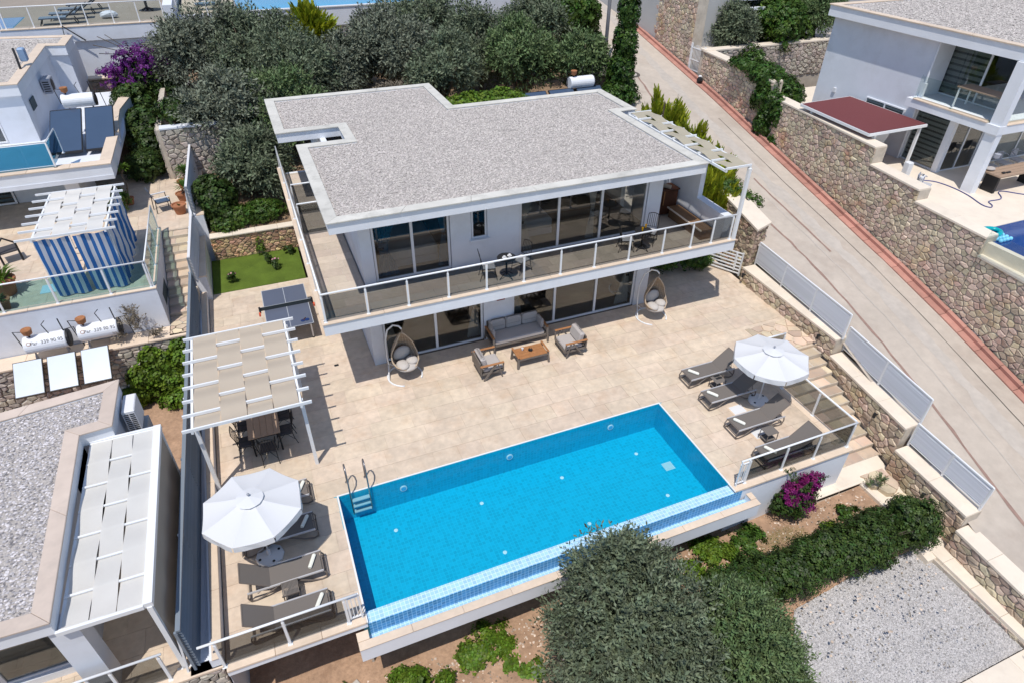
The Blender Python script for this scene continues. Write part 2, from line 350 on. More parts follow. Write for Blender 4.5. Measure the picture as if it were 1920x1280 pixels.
WET = mat('pool_edge_tile', (0.22, 0.50, 0.72), 0.3, spec=0.5)
def tile_mat(name, c1, grout, scale, wob, rough=0.35, mixv=0.25):
    """mosaic tiles: a grid of grout lines in world space, each tile a little lighter or darker"""
    m = bpy.data.materials.new(name); m.use_nodes = True; t = m.node_tree; L = t.links; b = t.nodes['Principled BSDF']
    b.inputs['Roughness'].default_value = rough
    g = _n(t, 'ShaderNodeNewGeometry'); nz = _n(t, 'ShaderNodeTexNoise'); nz.inputs['Scale'].default_value = 3.0; nz.inputs['Detail'].default_value = 2
    L.new(g.outputs['Position'], nz.inputs['Vector'])
    sub = _n(t, 'ShaderNodeVectorMath', operation='SUBTRACT'); sub.inputs[1].default_value = (0.5, 0.5, 0.5); L.new(nz.outputs['Color'], sub.inputs[0])
    sc = _n(t, 'ShaderNodeVectorMath', operation='SCALE'); sc.inputs['Scale'].default_value = wob; L.new(sub.outputs[0], sc.inputs[0])
    ad = _n(t, 'ShaderNodeVectorMath', operation='ADD'); L.new(g.outputs['Position'], ad.inputs[0]); L.new(sc.outputs[0], ad.inputs[1])
    mu = _n(t, 'ShaderNodeVectorMath', operation='SCALE'); mu.inputs['Scale'].default_value = scale; L.new(ad.outputs[0], mu.inputs[0])
    of = _n(t, 'ShaderNodeVectorMath', operation='ADD'); of.inputs[1].default_value = (0.37, 0.41, 0.29); L.new(mu.outputs[0], of.inputs[0])
    fl = _n(t, 'ShaderNodeVectorMath', operation='FLOOR'); L.new(of.outputs[0], fl.inputs[0])
    fr = _n(t, 'ShaderNodeVectorMath', operation='FRACTION'); L.new(of.outputs[0], fr.inputs[0])
    wn = _n(t, 'ShaderNodeTexWhiteNoise'); L.new(fl.outputs[0], wn.inputs['Vector'])
    mr = _n(t, 'ShaderNodeMapRange'); mr.inputs[3].default_value = 1 - mixv; mr.inputs[4].default_value = 1 + mixv; L.new(wn.outputs['Value'], mr.inputs[0])
    cs = _n(t, 'ShaderNodeVectorMath', operation='SCALE'); cs.inputs[0].default_value = c1; L.new(mr.outputs[0], cs.inputs['Scale'])
    sx = _n(t, 'ShaderNodeSeparateXYZ'); L.new(fr.outputs[0], sx.inputs[0]); sn = _n(t, 'ShaderNodeSeparateXYZ'); L.new(g.outputs['Normal'], sn.inputs[0])
    acc = None
    for k in range(3):   # grout where a coordinate is near its cell edge, unless the face looks along that axis
        lt = _n(t, 'ShaderNodeMath', operation='LESS_THAN'); lt.inputs[1].default_value = 0.13; L.new(sx.outputs[k], lt.inputs[0])
        ab = _n(t, 'ShaderNodeMath', operation='ABSOLUTE'); L.new(sn.outputs[k], ab.inputs[0])
        l2 = _n(t, 'ShaderNodeMath', operation='LESS_THAN'); l2.inputs[1].default_value = 0.7; L.new(ab.outputs[0], l2.inputs[0])
        mm = _n(t, 'ShaderNodeMath', operation='MULTIPLY'); L.new(lt.outputs[0], mm.inputs[0]); L.new(l2.outputs[0], mm.inputs[1])
        if acc is None: acc = mm.outputs[0]
        else:
            mx = _n(t, 'ShaderNodeMath', operation='MAXIMUM'); L.new(acc, mx.inputs[0]); L.new(mm.outputs[0], mx.inputs[1]); acc = mx.outputs[0]
    mix = _n(t, 'ShaderNodeMix', data_type='RGBA'); L.new(acc, mix.inputs[0]); L.new(cs.outputs[0], mix.inputs[6]); mix.inputs[7].default_value = (*grout, 1)
    L.new(mix.outputs[2], b.inputs['Base Color']); MATS[name] = m; return m
POOLT = tile_mat('pool_mosaic', (0.002, 0.37, 0.54), (0.008, 0.445, 0.62), 10.0, 0.06, mixv=0.10)
SHELFT = tile_mat('pale_overflow_mosaic', (0.36, 0.60, 0.80), (0.62, 0.78, 0.88), 10.0, 0.0, mixv=0.12)
WEIRT = tile_mat('blue_overflow_mosaic', (0.05, 0.25, 0.50), (0.30, 0.55, 0.75), 10.0, 0.0, mixv=0.2)
POOLD = tile_mat('deep_blue_mosaic', (0.01, 0.10, 0.34), (0.02, 0.16, 0.42), 10.0, 0.05, mixv=0.12)
# ---------------------------------------------------------------- rubble walls: every stone its own irregular cell
def clip(poly, a, b, c):
    """keep the side a*s + b*z <= c"""
    out = []; n = len(poly)
    for i in range(n):
        p, q = poly[i], poly[(i+1) % n]; dp = a*p[0]+b*p[1]-c; dq = a*q[0]+b*q[1]-c
        if dp <= 0: out.append(p)
        if (dp < 0 < dq) or (dq < 0 < dp):
            t = dp/(dp-dq); out.append((p[0]+t*(q[0]-p[0]), p[1]+t*(q[1]-p[1])))
    return out
def cells(L, zb, zt, cw, ch, seed):
    """irregular cells over 0..L between the lines zb=(z at 0, z at L) and zt"""
    R = random.Random(seed); lo = min(zb); hi = max(zt); nx = max(1, round(L/cw)); ny = max(1, round((hi-lo)/ch)); cw = L/nx; ch = (hi-lo)/ny
    S = {(i, j): ((i+.5+R.uniform(-.42, .42)+(.5 if j % 2 else 0)*.6)*cw, lo+(j+.5+R.uniform(-.40, .40))*ch) for i in range(-2, nx+2) for j in range(-2, ny+2)}
    out = []
    for i in range(-1, nx+1):
        for j in range(-1, ny+1):
            p = S[i, j]; poly = [(p[0]-1.7*cw, p[1]-1.7*ch), (p[0]+1.7*cw, p[1]-1.7*ch), (p[0]+1.7*cw, p[1]+1.7*ch), (p[0]-1.7*cw, p[1]+1.7*ch)]
            for di in (-2, -1, 0, 1, 2):
                for dj in (-2, -1, 0, 1, 2):
                    q = S.get((i+di, j+dj))
                    if q is None or (di == 0 and dj == 0): continue
                    a = (q[0]-p[0])/cw**2; b = (q[1]-p[1])/ch**2
                    poly = clip(poly, a, b, a*(p[0]+q[0])/2+b*(p[1]+q[1])/2)
                    if len(poly) < 3: break
                if len(poly) < 3: break
            for cl in ((-1, 0, 0), (1, 0, L), ((zt[0]-zt[1])/L, 1, zt[0]), ((zb[1]-zb[0])/L, -1, -zb[0])):
                if len(poly) >= 3: poly = clip(poly, *cl)
            if len(poly) < 3: continue
            ar = abs(sum(poly[k][0]*poly[(k+1) % len(poly)][1]-poly[(k+1) % len(poly)][0]*poly[k][1] for k in range(len(poly))))/2
            if ar > 0.10*cw*ch: out.append(poly)
    return out
CAMV = Vector((-0.01, -11.97, 13.45))
def stone_pieces(p0, p1, zb, zt, nrm, cw, ch, seed, gap=0.10, depth=(0.02, 0.055)):
    """list of (distance, verts, faces, rnd) for one straight stretch from p0 to p1 (plan points), nrm = outward plan normal"""
    R = random.Random(seed*13+1); L = math.hypot(p1[0]-p0[0], p1[1]-p0[1]); u = ((p1[0]-p0[0])/L, (p1[1]-p0[1])/L); res = []
    for poly in cells(L, zb, zt, cw, ch, seed):
        n = len(poly); cs = sum(p[0] for p in poly)/n; cz = sum(p[1] for p in poly)/n; d = R.uniform(*depth); vs = []
        for k, h in ((1-gap, -0.012), (0.90-gap*1.1, d*0.75), (0.55, d)):
            jx, jz = (R.uniform(-.04, .04)*cw, R.uniform(-.04, .04)*ch) if h > 0 else (0, 0)
            for p in poly:
                s = cs+(p[0]-cs)*k+jx; z = cz+(p[1]-cz)*k+jz; hh = h+(R.uniform(-.25, .25)*d if h > 0 else 0)
                vs.append((p0[0]+u[0]*s+nrm[0]*hh, p0[1]+u[1]*s+nrm[1]*hh, z))
        fs = []
        for r in range(2):
            for j in range(n): fs.append((r*n+j, r*n+(j+1) % n, (r+1)*n+(j+1) % n, (r+1)*n+j))
        fs.append(tuple(range(2*n, 3*n)))
        cr = nrm[0]*u[1]-nrm[1]*u[0]
        if cr > 0: fs = [tuple(reversed(f)) for f in fs]
        c = Vector((p0[0]+u[0]*cs, p0[1]+u[1]*cs, cz)); dist = (c-CAMV).length
        q = (c-CAMV); inview = 1
        res.append((dist, vs, fs, R.random()))
    return res
def lay_stones(parent, pieces, m, limit=290, name='stone'):
    pieces = sorted(pieces, key=lambda t: t[0])
    for d, vs, fs, r in pieces[:limit]:
        b = B(); b.rv = r; b.add(vs, fs); obj(name, b, m, parent, W=True)
    if len(pieces) > limit:
        b = B()
        for d, vs, fs, r in pieces[limit:]: b.rv = r; b.add(vs, fs)
        obj('far_stones', b, m, parent, W=True, kind='stuff')

# ---------------------------------------------------------------- foliage
def tmpl_olive(n=9, ln=0.30, leaf=0.085, w=0.018, R=np.random.default_rng(1)):
    V = []; F = []
    for i in range(n):
        t = 0.15+0.85*i/(n-1); a = i*2.4+R.uniform(-.3, .3); base = np.array([0.02*math.sin(3*t), 0.02*math.cos(2*t), ln*t])
        d = np.array([math.cos(a)*.8, math.sin(a)*.8, .65+R.uniform(-.2, .3)]); d /= np.linalg.norm(d); sd = np.cross(d, [0, 0, 1]); sd /= np.linalg.norm(sd)+1e-6
        l = leaf*R.uniform(.75, 1.2); k = len(V); V += [base, base+d*l*.5+sd*w, base+d*l, base+d*l*.5-sd*w]; F.append((k, k+1, k+2, k+3))
    k = len(V); V += [np.array([-.004, 0, 0]), np.array([.004, 0, 0]), np.array([.003, 0, ln]), np.array([-.003, 0, ln])]; F.append((k, k+1, k+2, k+3))
    return np.array(V), np.array(F)
def tmpl_leaf(n=5, ln=0.14, leaf=0.11, w=0.04, R=np.random.default_rng(2), up=.35):
    V = []; F = []
    for i in range(n):
        a = i*2.4+R.uniform(-.4, .4); base = np.array([0, 0, ln*(i+.5)/n]); d = np.array([math.cos(a), math.sin(a), up+R.uniform(-.35, .35)]); d /= np.linalg.norm(d)
        sd = np.cross(d, [0, 0, 1]); sd /= np.linalg.norm(sd)+1e-6; dn = np.array([0, 0, -.25*leaf]); l = leaf*R.uniform(.75, 1.2)
        k = len(V); V += [base, base+d*l*.5+sd*w, base+d*l+dn, base+d*l*.5-sd*w]; F.append((k, k+1, k+2, k+3))
    return np.array(V), np.array(F)
def tmpl_spray(n=7, ln=0.42, w=0.03, R=np.random.default_rng(3)):
    """flat feathery cypress spray"""
    V = []; F = []
    for i in range(n):
        t = i/(n-1); side = -1 if i % 2 else 1; base = np.array([0, 0, ln*t*.8]); d = np.array([side*.55*(1-t), R.uniform(-.15, .15), 1.0]); d /= np.linalg.norm(d)
        sd = np.array([d[2], 0, -d[0]]); l = ln*.5*(1-.4*t); k = len(V); V += [base, base+d*l*.45+sd*w, base+d*l, base+d*l*.45-sd*w]; F.append((k, k+1, k+2, k+3))
    return np.array(V), np.array(F)
def scatter(name, T, P, D, S, m_rnd=None, R=rng):
    """instances of template T at points P, its +z along D, sizes S, baked into one mesh"""
    V, F = T; N = len(P); D = D/np.linalg.norm(D, axis=1, keepdims=True); a = np.cross(D, R.normal(size=(N, 3))); a /= np.linalg.norm(a, axis=1, keepdims=True)+1e-9; b = np.cross(D, a)
    S = np.asarray(S).reshape(N, 1, 1)
    W = (a[:, None, :]*V[None, :, 0, None]+b[:, None, :]*V[None, :, 1, None]+D[:, None, :]*V[None, :, 2, None])*S+P[:, None, :]
    k = len(V); FF = (F[None]+(np.arange(N)*k)[:, None, None]).reshape(-1, F.shape[1])
    r = np.repeat(R.random(N) if m_rnd is None else m_rnd, k)
    return np_mesh(name, W.reshape(-1, 3), FF, r)
def crown_points(lobes, n, clumps=26, tight=0.30, R=rng, shell=(.55, 1.0)):
    """points gathered in clumps over the lobes' outer shell; lobes: (x,y,z,rx,ry,rz)"""
    vol = np.array([l[3]*l[4]*l[5] for l in lobes])**.67; share = vol/vol.sum(); P = []; D = []
    for l, sh in zip(lobes, share):
        nc = max(6, int(clumps*len(lobes)*sh)); q = R.normal(size=(nc, 3)); q /= np.linalg.norm(q, axis=1, keepdims=True)
        q[:, 2] = np.where(q[:, 2] < -.55, -q[:, 2], q[:, 2]); cr = R.uniform(shell[0], shell[1], (nc, 1)); cc = q*cr
        k = int(n*sh); idx = R.integers(0, nc, k); w = R.uniform(.6, 1.25, (nc, 1))[idx]
        off = R.normal(size=(k, 3))*tight*w; pt = cc[idx]+off; ln = np.linalg.norm(pt, axis=1, keepdims=True); pt = np.where(ln > 1.12, pt/ln*1.12, pt)
        rad = np.array(l[3:6]); P.append(pt*rad+np.array(l[:3])); D.append(pt+off*1.2/tight*.35+R.normal(size=(k, 3))*.35+np.array([0, 0, .35]))
    return np.concatenate(P), np.concatenate(D)
def tree(name, label, cat, base, lobes, n, T, m, size=(.8, 1.3), group=None, trunk=.12, clumps=26, tight=.30, limbs=True, crown='crown', W0=None, shell=(.55, 1.0)):
    t = thing(name, label, cat, base, 0, group); bb = Vector(base); b = B(); cz = Vector(lobes[0][:3])
    fork = bb+(cz-bb)*.40+Vector((random.uniform(-.1, .1), random.uniform(-.1, .1), 0)); b.tube([bb-Vector((0, 0, .15)), bb+(fork-bb)*.5+Vector((random.uniform(-.08, .08), random.uniform(-.08, .08), 0)), fork], [trunk*1.25, trunk, trunk*.85], 8)
    if limbs:
        for l in lobes:
            c = Vector(l[:3])
            for k in range(4):
                e = c+Vector((random.uniform(-.75, .75)*l[3], random.uniform(-.75, .75)*l[4], random.uniform(-.1, .75)*l[5])); mid = (fork+e)/2+Vector((0, 0, .1*l[5]))
                b.tube([fork, mid, e], [trunk*.6, trunk*.35, trunk*.12], 5)
    obj('trunk', b, BARK, t, W=True, smooth=True)
    P, D = crown_points(lobes, n, clumps, tight, shell=shell); me = scatter(crown, T, P, D, rng.uniform(*size, len(P)))
    obj(crown, me, m, t, W=True); return t
def heap_points(poly_pts, n, h, R=rng):
    pass
OL_N = tmpl_olive(); OL_F = tmpl_olive(5, .34, .17, .036); LF_S = tmpl_leaf(5, .12, .09, .034); LF_M = tmpl_leaf(5, .16, .15, .055); SPR = tmpl_spray(); SPRL = tmpl_spray(7, .62, .045)
def pebbles(name, poly, z, n, size, m, parent=None, seed=5, zvar=.012):
    """n rounded pebbles scattered over a plan outline; one mesh, real stones"""
    R = np.random.default_rng(seed); P = np.array(poly); lo = P.min(0); hi = P.max(0); pts = []
    while sum(len(a) for a in pts) < n:
        q = R.uniform(lo, hi, (n, 2)); ins = np.zeros(n, bool); k = len(P)
        for i in range(k):
            a, b = P[i], P[(i+1) % k]; cond = ((a[1] > q[:, 1]) != (b[1] > q[:, 1])); xx = (b[0]-a[0])*(q[:, 1]-a[1])/(b[1]-a[1]+1e-12)+a[0]; ins ^= cond & (q[:, 0] < xx)
        pts.append(q[ins])
    q = np.concatenate(pts)[:n]; s = R.uniform(size[0], size[1], n)
    V0 = np.array([(1, 0, 0), (.3, .9, .1), (-.8, .55, 0), (-.75, -.6, .1), (.35, -.95, 0), (.1, .05, .62)]); F0 = np.array([(0, 1, 5), (1, 2, 5), (2, 3, 5), (3, 4, 5), (4, 0, 5)])
    a = R.uniform(0, 2*PI, n); ca, sa = np.cos(a)[:, None], np.sin(a)[:, None]; X = V0[None, :, 0]*ca-V0[None, :, 1]*sa; Y = (V0[None, :, 0]*sa+V0[None, :, 1]*ca)*R.uniform(.6, 1, n)[:, None]; Z = np.repeat(V0[None, :, 2], n, 0)*R.uniform(.7, 1.3, n)[:, None]
    tilt = R.uniform(-.3, .3, (n, 2)); Z = Z+X*tilt[:, :1]+Y*tilt[:, 1:]
    V = np.stack([X*s[:, None]+q[:, :1], Y*s[:, None]+q[:, 1:], Z*s[:, None]+z+R.uniform(0, zvar, n)[:, None]], -1).reshape(-1, 3)
    F = (F0[None]+(np.arange(n)*6)[:, None, None]).reshape(-1, 3); rr = np.repeat(R.random(n), 6)
    o = obj(name, np_mesh(name, V, F, rr), m, parent, W=parent is not None); o['kind'] = 'stuff'; return o

# ---------------------------------------------------------------- recurring built things
def railing(label, pts, h, glass, posts=None, spacing=1.25, group=None, rail_r=.028, name='glass_railing', gap=.09, post_m=None, toprail=True, lift=0.0, ext=(0, 0)):
    """glass balustrade along a polyline of base points; each post and pane a part"""
    t = thing(name, label, 'railing', pts[0], 0, group); pm = post_m or WMETAL
    if toprail:
        b = B(); top = [Vector(p)+Vector((0, 0, h)) for p in pts]
        d0 = (top[0]-top[1]).normalized()*ext[0]; d1 = (top[-1]-top[-2]).normalized()*ext[1]; top[0] = top[0]+d0; top[-1] = top[-1]+d1
        b.tube(top, rail_r, 8); obj('top_rail', b, pm, t, W=True, smooth=True)
    for a, c in zip(pts[:-1], pts[1:]):
        a = Vector(a); c = Vector(c); L = (c-a).length; d = (c-a)/L; sdv = Vector((-d.y, d.x, 0))
        n = max(1, round(L/spacing)); ss = [L*i/n for i in range(n+1)]
        if posts: ss = posts.pop(0)
        for i, s in enumerate(ss):
            p = a+d*s; b = B(); b.beam(p+Vector((0, 0, .0)), p+Vector((0, 0, h-.10)), .055, .04, up=sdv); b.beam(p+Vector((0, 0, h-.11)), p+Vector((0, 0, h-.01)), .03, .03, up=sdv)
            b.box(p.x-.05, p.y-.05, p.z, p.x+.05, p.y+.05, p.z+.015); obj('post', b, pm, t, W=True)
        for s0, s1 in zip(ss[:-1], ss[1:]):
            p = a+d*(s0+.04); q = a+d*(s1-.04); b = B(); e = sdv*.004
            v = [p-e, q-e, q+e, p+e]; b.add([x+Vector((0, 0, gap)) for x in v]+[x+Vector((0, 0, h-.05)) for x in v], [(0,3,2,1),(4,5,6,7),(0,1,5,4),(1,2,6,5),(2,3,7,6),(3,0,4,7)])
            obj('pane', b, glass, t, W=True)
    return t
def window(parent, axis, c, lo, hi, z0, z1, splits, name='sliding_door', fw=.075, depth=.07, glass=None, out=-1, fm=None):
    """frame with panes in a wall plane: axis 'x' runs along x at y=c, 'y' runs along y at x=c; splits = mullion centres"""
    fm = fm or FRAME; glass = glass or GLASSW; b = B(); d0, d1 = c-depth/2, c+depth/2
    def bx(a0, a1, zz0, zz1):
        if axis == 'x': b.box(a0, d0, zz0, a1, d1, zz1)
        else: b.box(d0, a0, zz0, d1, a1, zz1)
    bx(lo, hi, z0, z0+fw); bx(lo, hi, z1-fw, z1); bx(lo, lo+fw, z0+fw, z1-fw); bx(hi-fw, hi, z0+fw, z1-fw)
    for s in splits: bx(s-fw*.6, s+fw*.6, z0+fw, z1-fw)
    fr = obj(name, b, fm, parent, W=True, bevel=.006); ed = [lo+fw]+[x for s in splits for x in (s-fw*.6, s+fw*.6)]+[hi-fw]
    for k in range(0, len(ed), 2):
        p = B()
        if axis == 'x': p.box(ed[k], c-.006, z0+fw, ed[k+1], c+.006, z1-fw)
        else: p.box(c-.006, ed[k], z0+fw, c+.006, ed[k+1], z1-fw)
        obj('pane', p, glass, fr, W=True)
    return fr
def curtain_bm(x0, x1, y, z0, z1, waves=7, amp=.035, pinch=None):
    """hanging folds between x0 and x1; pinch=(z, x) gathers it with a tieback"""
    b = B(); nx = waves*4; nz = 8; vs = []
    for j in range(nz+1):
        z = z0+(z1-z0)*j/nz
        for i in range(nx+1):
            u = i/nx; x = x0+(x1-x0)*u; a = amp
            if pinch:
                k = max(0, 1-abs(z-pinch[0])/(.55*(z1-z0)))**1.5*.72; x = x+(pinch[1]-x)*k
            vs.append((x, y+a*math.sin(u*waves*2*PI), z))
    fs = [(j*(nx+1)+i, j*(nx+1)+i+1, (j+1)*(nx+1)+i+1, (j+1)*(nx+1)+i) for j in range(nz) for i in range(nx)]
    return b.add(vs, fs)
def pergola(root, x0, x1, y0, y1, z, nb, xr, strips, m_cloth, ov=.26, bw=.045, bh=.085, sag=.052, cloth_x=None, side=('y',)):
    """beams along x every step in y, two rails along y at xr, woven cloth strips"""
    for xx in xr:
        b = B(); b.box(xx-.03, y0-.02, z-.075, xx+.03, y1+.02, z-.0); obj('side_rail', b, WMETAL, root, W=True)
    ys = [y0+(y1-y0)*i/(nb-1) for i in range(nb)]
    for y in ys:
        b = B(); b.box(x0, y-bw/2, z+.003, x1, y+bw/2, z+bh); obj('beam', b, WMETAL, root, W=True)
    zc = z+bh/2; ca, cb = cloth_x or (xr[0]+.05, xr[1]-.03); w = (cb-ca)/strips
    for k in range(strips):
        vs = []; ny = (nb-1)*8; a = ca+k*w+.008; c = ca+(k+1)*w-.008
        for i in range(ny+1):
            t = i/8; y = y0+(y1-y0)*i/ny; ph = math.cos(PI*(t+k)); zz = zc+(bh/2+.012)*ph
            e = min(i, ny-i)/6.0
            if e < 1: zz = zc+(zz-zc)*max(e, .0)+(1-e)*.02
            for x in (a, a+(c-a)*.5, c): vs.append((x, y, zz-(.012 if x not in (a, c) else 0)*abs(math.sin(PI*t))))
        fs = [(i*3+j, i*3+j+1, i*3+4+j, i*3+3+j) for i in range(ny) for j in (0, 1)]
        obj('cloth_strip', B().add(vs, fs), m_cloth, root, W=True, smooth=True)
    return ys
def slabs(x0, y0, x1, y1, row, lens, seed, gap=.006):
    """rectangles of uneven length laid in rows along x"""
    R = random.Random(seed); out = []; y = y0
    while y < y1-.01:
        h = min(row, y1-y); x = x0-R.uniform(0, lens[1])
        while x < x1:
            l = R.uniform(*lens); a, b = max(x, x0), min(x+l, x1)
            if b-a > .06: out.append((a+gap/2, y+gap/2, b-gap/2, y+h-gap/2))
            x += l
        y += h
    return out
def coping_run(parent, p0, p1, z, w, t, nrm, m, n, name='coping_slab', over=.03):
    """n slabs along p0-p1; nrm points from the front edge back over the wall"""
    a = Vector((*p0, 0)); b_ = Vector((*p1, 0)); nv = Vector((*nrm, 0))
    for i in range(n):
        p = a+(b_-a)*(i/n); q = a+(b_-a)*((i+1)/n); d = (q-p).normalized()*.003; p = p+d; q = q-d; bb = B(); bb.rv = random.random()
        c = [p-nv*over, q-nv*over, q+nv*(w-over), p+nv*(w-over)]
        ar = (c[1].x-c[0].x)*(c[2].y-c[0].y)-(c[1].y-c[0].y)*(c[2].x-c[0].x)
        if ar < 0: c = c[::-1]
        zz = z if isinstance(z, (int, float)) else z[0]+(z[1]-z[0])*(i+.5)/n
        bb.prism([(v.x, v.y) for v in c], zz-t, zz); obj(name, bb, m, parent, W=True, bevel=.008)
# ================================================================ GROUND AND TERRACES
def lerp(a, b, t): return a+(b-a)*t
def grid_struct(name, x0, x1, y0, y1, nx, ny, zf, m, kind='structure'):
    vs = [(lerp(x0, x1, i/nx), lerp(y0, y1, j/ny), zf(lerp(x0, x1, i/nx), lerp(y0, y1, j/ny))) for j in range(ny+1) for i in range(nx+1)]
    fs = [(j*(nx+1)+i, j*(nx+1)+i+1, (j+1)*(nx+1)+i+1, (j+1)*(nx+1)+i) for j in range(ny) for i in range(nx)]
    o = obj(name, B().add(vs, fs), m, smooth=True); o['kind'] = kind; return o
def zt(x, y):
    z = -4.2 if y < 4 else (-4.2+(y-4)*.36 if y < 14 else -.6+(y-14)*.125)
    return z
grid_struct('terrain', -160, 190, -60, 330, 70, 78, zt, HILL)
def road_x(y): return (float(np.interp(y, [-14, -8.5, -6.4, -3.7, 0, 5, 9, 17, 33, 60], [15.5, 15.75, 15.95, 16.6, 17.2, 17.6, 17.6, 18.6, 23.2, 30])),
                       float(np.interp(y, [-14, -3.73, -.26, 3.45, 9, 17.3, 28.6, 33, 60], [20.7, 21.68, 22.05, 22.3, 22.98, 24.0, 25.0, 25.9, 33])))
def road_z(y): return .62+.158*y if y > 3 else 1.094+.222*(y-3)
# road: concrete lanes cut by joints
vs = []; fs = []; ys = [-14+i*1.0 for i in range(75)]
for y in ys:
    a, c = road_x(y)
    for k in range(5): vs.append((lerp(a, c, k/4), y, road_z(y)))
for j in range(len(ys)-1):
    for k in range(4): fs.append((j*5+k, j*5+k+1, j*5+6+k, j*5+5+k))
road = struct('road', B().add(vs, fs), CONC, smooth=True)
def road_strip(name, t0, w, y0, y1, m, dz, wob=0.0, seed=1, off=True):
    R = random.Random(seed); b = B(); vs = []; fs = []; n = int((y1-y0)/.5)
    for i in range(n+1):
        y = lerp(y0, y1, i/n); a, c = road_x(y); x = lerp(a, c, t0)+R.uniform(-wob, wob); ww = w*R.uniform(.6, 1.3)
        vs += [(x-ww/2, y, road_z(y)+dz), (x+ww/2, y, road_z(y)+dz)]
    fs = [(2*i, 2*i+1, 2*i+3, 2*i+2) for i in range(n)]
    o = obj(name, b.add(vs, fs), m); o['kind'] = 'structure'; return o
road_strip('road_marking', .66, .55, -12, 40, CONC2, .004, .05, 3); road_strip('road_marking', .30, .11, -12, 26, TARL, .008, .03, 4)
road_strip('road_marking', .80, .03, -12, 15, TARK, .008, .01, 5); road_strip('road_marking', .56, .09, 4, 9.5, TARL, .008, .02, 6)
road_strip('road_marking', .50, .05, -10, 8, CONC2, .008, .03, 8)
# red gutter kerb along the far side, cast in lengths
gut = struct('gutter_kerb', B().box(20, -14.2, -2.6, 20.01, -14.1, -2.5), REDC)
y = -12.0
while y < 40:
    y2 = y+.85; b = B(); b.rv = random.random()
    for (ox0, ox1, h) in ((-.30, -.02, .05), (-.02, .16, .17)):
        pts = []
        for yy in (y+.01, y2-.01):
            c = road_x(yy)[1]; pts.append((c+ox0, c+ox1, yy, road_z(yy)))
        p, q = pts; b.add([(p[0], p[2], p[3]-.2), (p[1], p[2], p[3]-.2), (q[1], q[2], q[3]-.2), (q[0], q[2], q[3]-.2), (p[0], p[2], p[3]+h), (p[1], p[2], p[3]+h), (q[1], q[2], q[3]+h), (q[0], q[2], q[3]+h)],
              [(0,3,2,1),(4,5,6,7),(0,1,5,4),(1,2,6,5),(2,3,7,6),(3,0,4,7)])
    obj('kerb_stone', b, REDC, gut); y = y2

# ---------------------------------------------------------------- pool deck with its paving slabs
deck = struct('pool_deck', B().box(-2.95, -3.69, -.2, -.06, 11.7, -.014).box(-.06, 0.10, -.3, 9.99, 5.1, -.014).box(9.99, -3.70, -.5, 14.05, 5.1, -.014)
              .prism([(14.05, .62), (16.95, .62), (17.05, 5.1), (17.3, 9.2), (14.05, 9.2)], -.5, -.014).box(-.06, 5.1, -.3, 2.3, 11.7, -.014).box(12.45, 5.1, -.3, 14.05, 9.2, -.014), TRAV)
tiles = []
for (x0, y0, x1, y1, sd) in ((-2.95, -3.5, -.03, 0, 1), (9.95, -3.5, 13.84, 0, 2), (-2.95, 0.02, 13.84, .62, 3), (-2.95, .62, 16.75, 5.12, 4), (-2.95, 5.12, 2.1, 11.7, 5), (12.6, 5.12, 17.05, 9.1, 6)):
    tiles += [(t, random.random()) for t in slabs(x0, y0, x1, y1, .60, (.55, 1.25), sd)]
tiles = [t for t in tiles if not (t[0][0] > 15.0 and t[0][1] < 2.2)]
tiles.sort(key=lambda t: (t[0][0]-0)**2+(t[0][1]+12)**2)
for i, (q, r) in enumerate(tiles[:295]):
    b = B(); b.rv = r; b.box(q[0], q[1], -.009, q[2], q[3], 0); obj('paving_slab', b, TRAV, deck)
b = B()
for q, r in tiles[295:]: b.rv = r; b.box(q[0], q[1], -.014, q[2], q[3], 0)
if b.v: obj('far_paving', b, TRAV, deck, kind='stuff')
# irregular stone pad where the stairs start
for poly in cells(1.9, (.7, .7), (2.25, 2.25), .42, .36, 21):
    n = len(poly); cx = sum(p[0] for p in poly)/n; cy = sum(p[1] for p in poly)/n; b = B(); b.rv = random.random()
    pl = [(15.0+cx+(p[0]-cx)*.90, cy+(p[1]-cy)*.90) for p in poly]
    if (pl[1][0]-pl[0][0])*(pl[2][1]-pl[1][1])-(pl[1][1]-pl[0][1])*(pl[2][0]-pl[1][0]) < 0: pl = pl[::-1]
    b.prism(pl, -.05, .018); obj('pad_stone', b, mat('warm_step_stone', (0.60, 0.48, 0.36), 0.9, var=(3, .2), rnd=.25, hue=.02, bump=(25, .5), dirt=(1.5, (.45, .26, .12), .4)), deck)
STEPS = MATS['warm_step_stone']
# edge strips of peach marble at the front of both deck wings
for (x0, x1, n) in ((-2.95, -.02, 3), (9.94, 14.1, 4)): coping_run(deck, (x0, -3.77), (x1, -3.77), .012, .27, .07, (0, 1), COPE, n, 'edge_slab', 0.0)
coping_run(deck, (14.1, -3.5), (14.1, .6), .012, .26, .07, (-1, 0), COPE, 4, 'edge_slab', 0.0)
b = B().box(-2.95, -3.75, -.21, -.02, -3.70, -.06); obj('deck_fascia', b, WHITE, deck)
b = B().box(9.96, -3.72, -2.2, 14.06, -3.55, -.06).box(13.9, -3.55, -2.2, 14.06, .62, -.06); obj('deck_wall', b, WHITE, deck)
b = B().box(-3.2, -1.5, -3.0, -.1, -1.3, -.2).box(-.12, -3.45, -3.0, -.06, -1.5, -.25); obj('retaining_base', b, MORTAR, deck)
tag(obj('floor_drain', B().box(.83, 5.56, .001, .97, 5.66, .006), BLACKP), 'small dark square drain grate in the pale paving left of the hanging chair', 'drain')
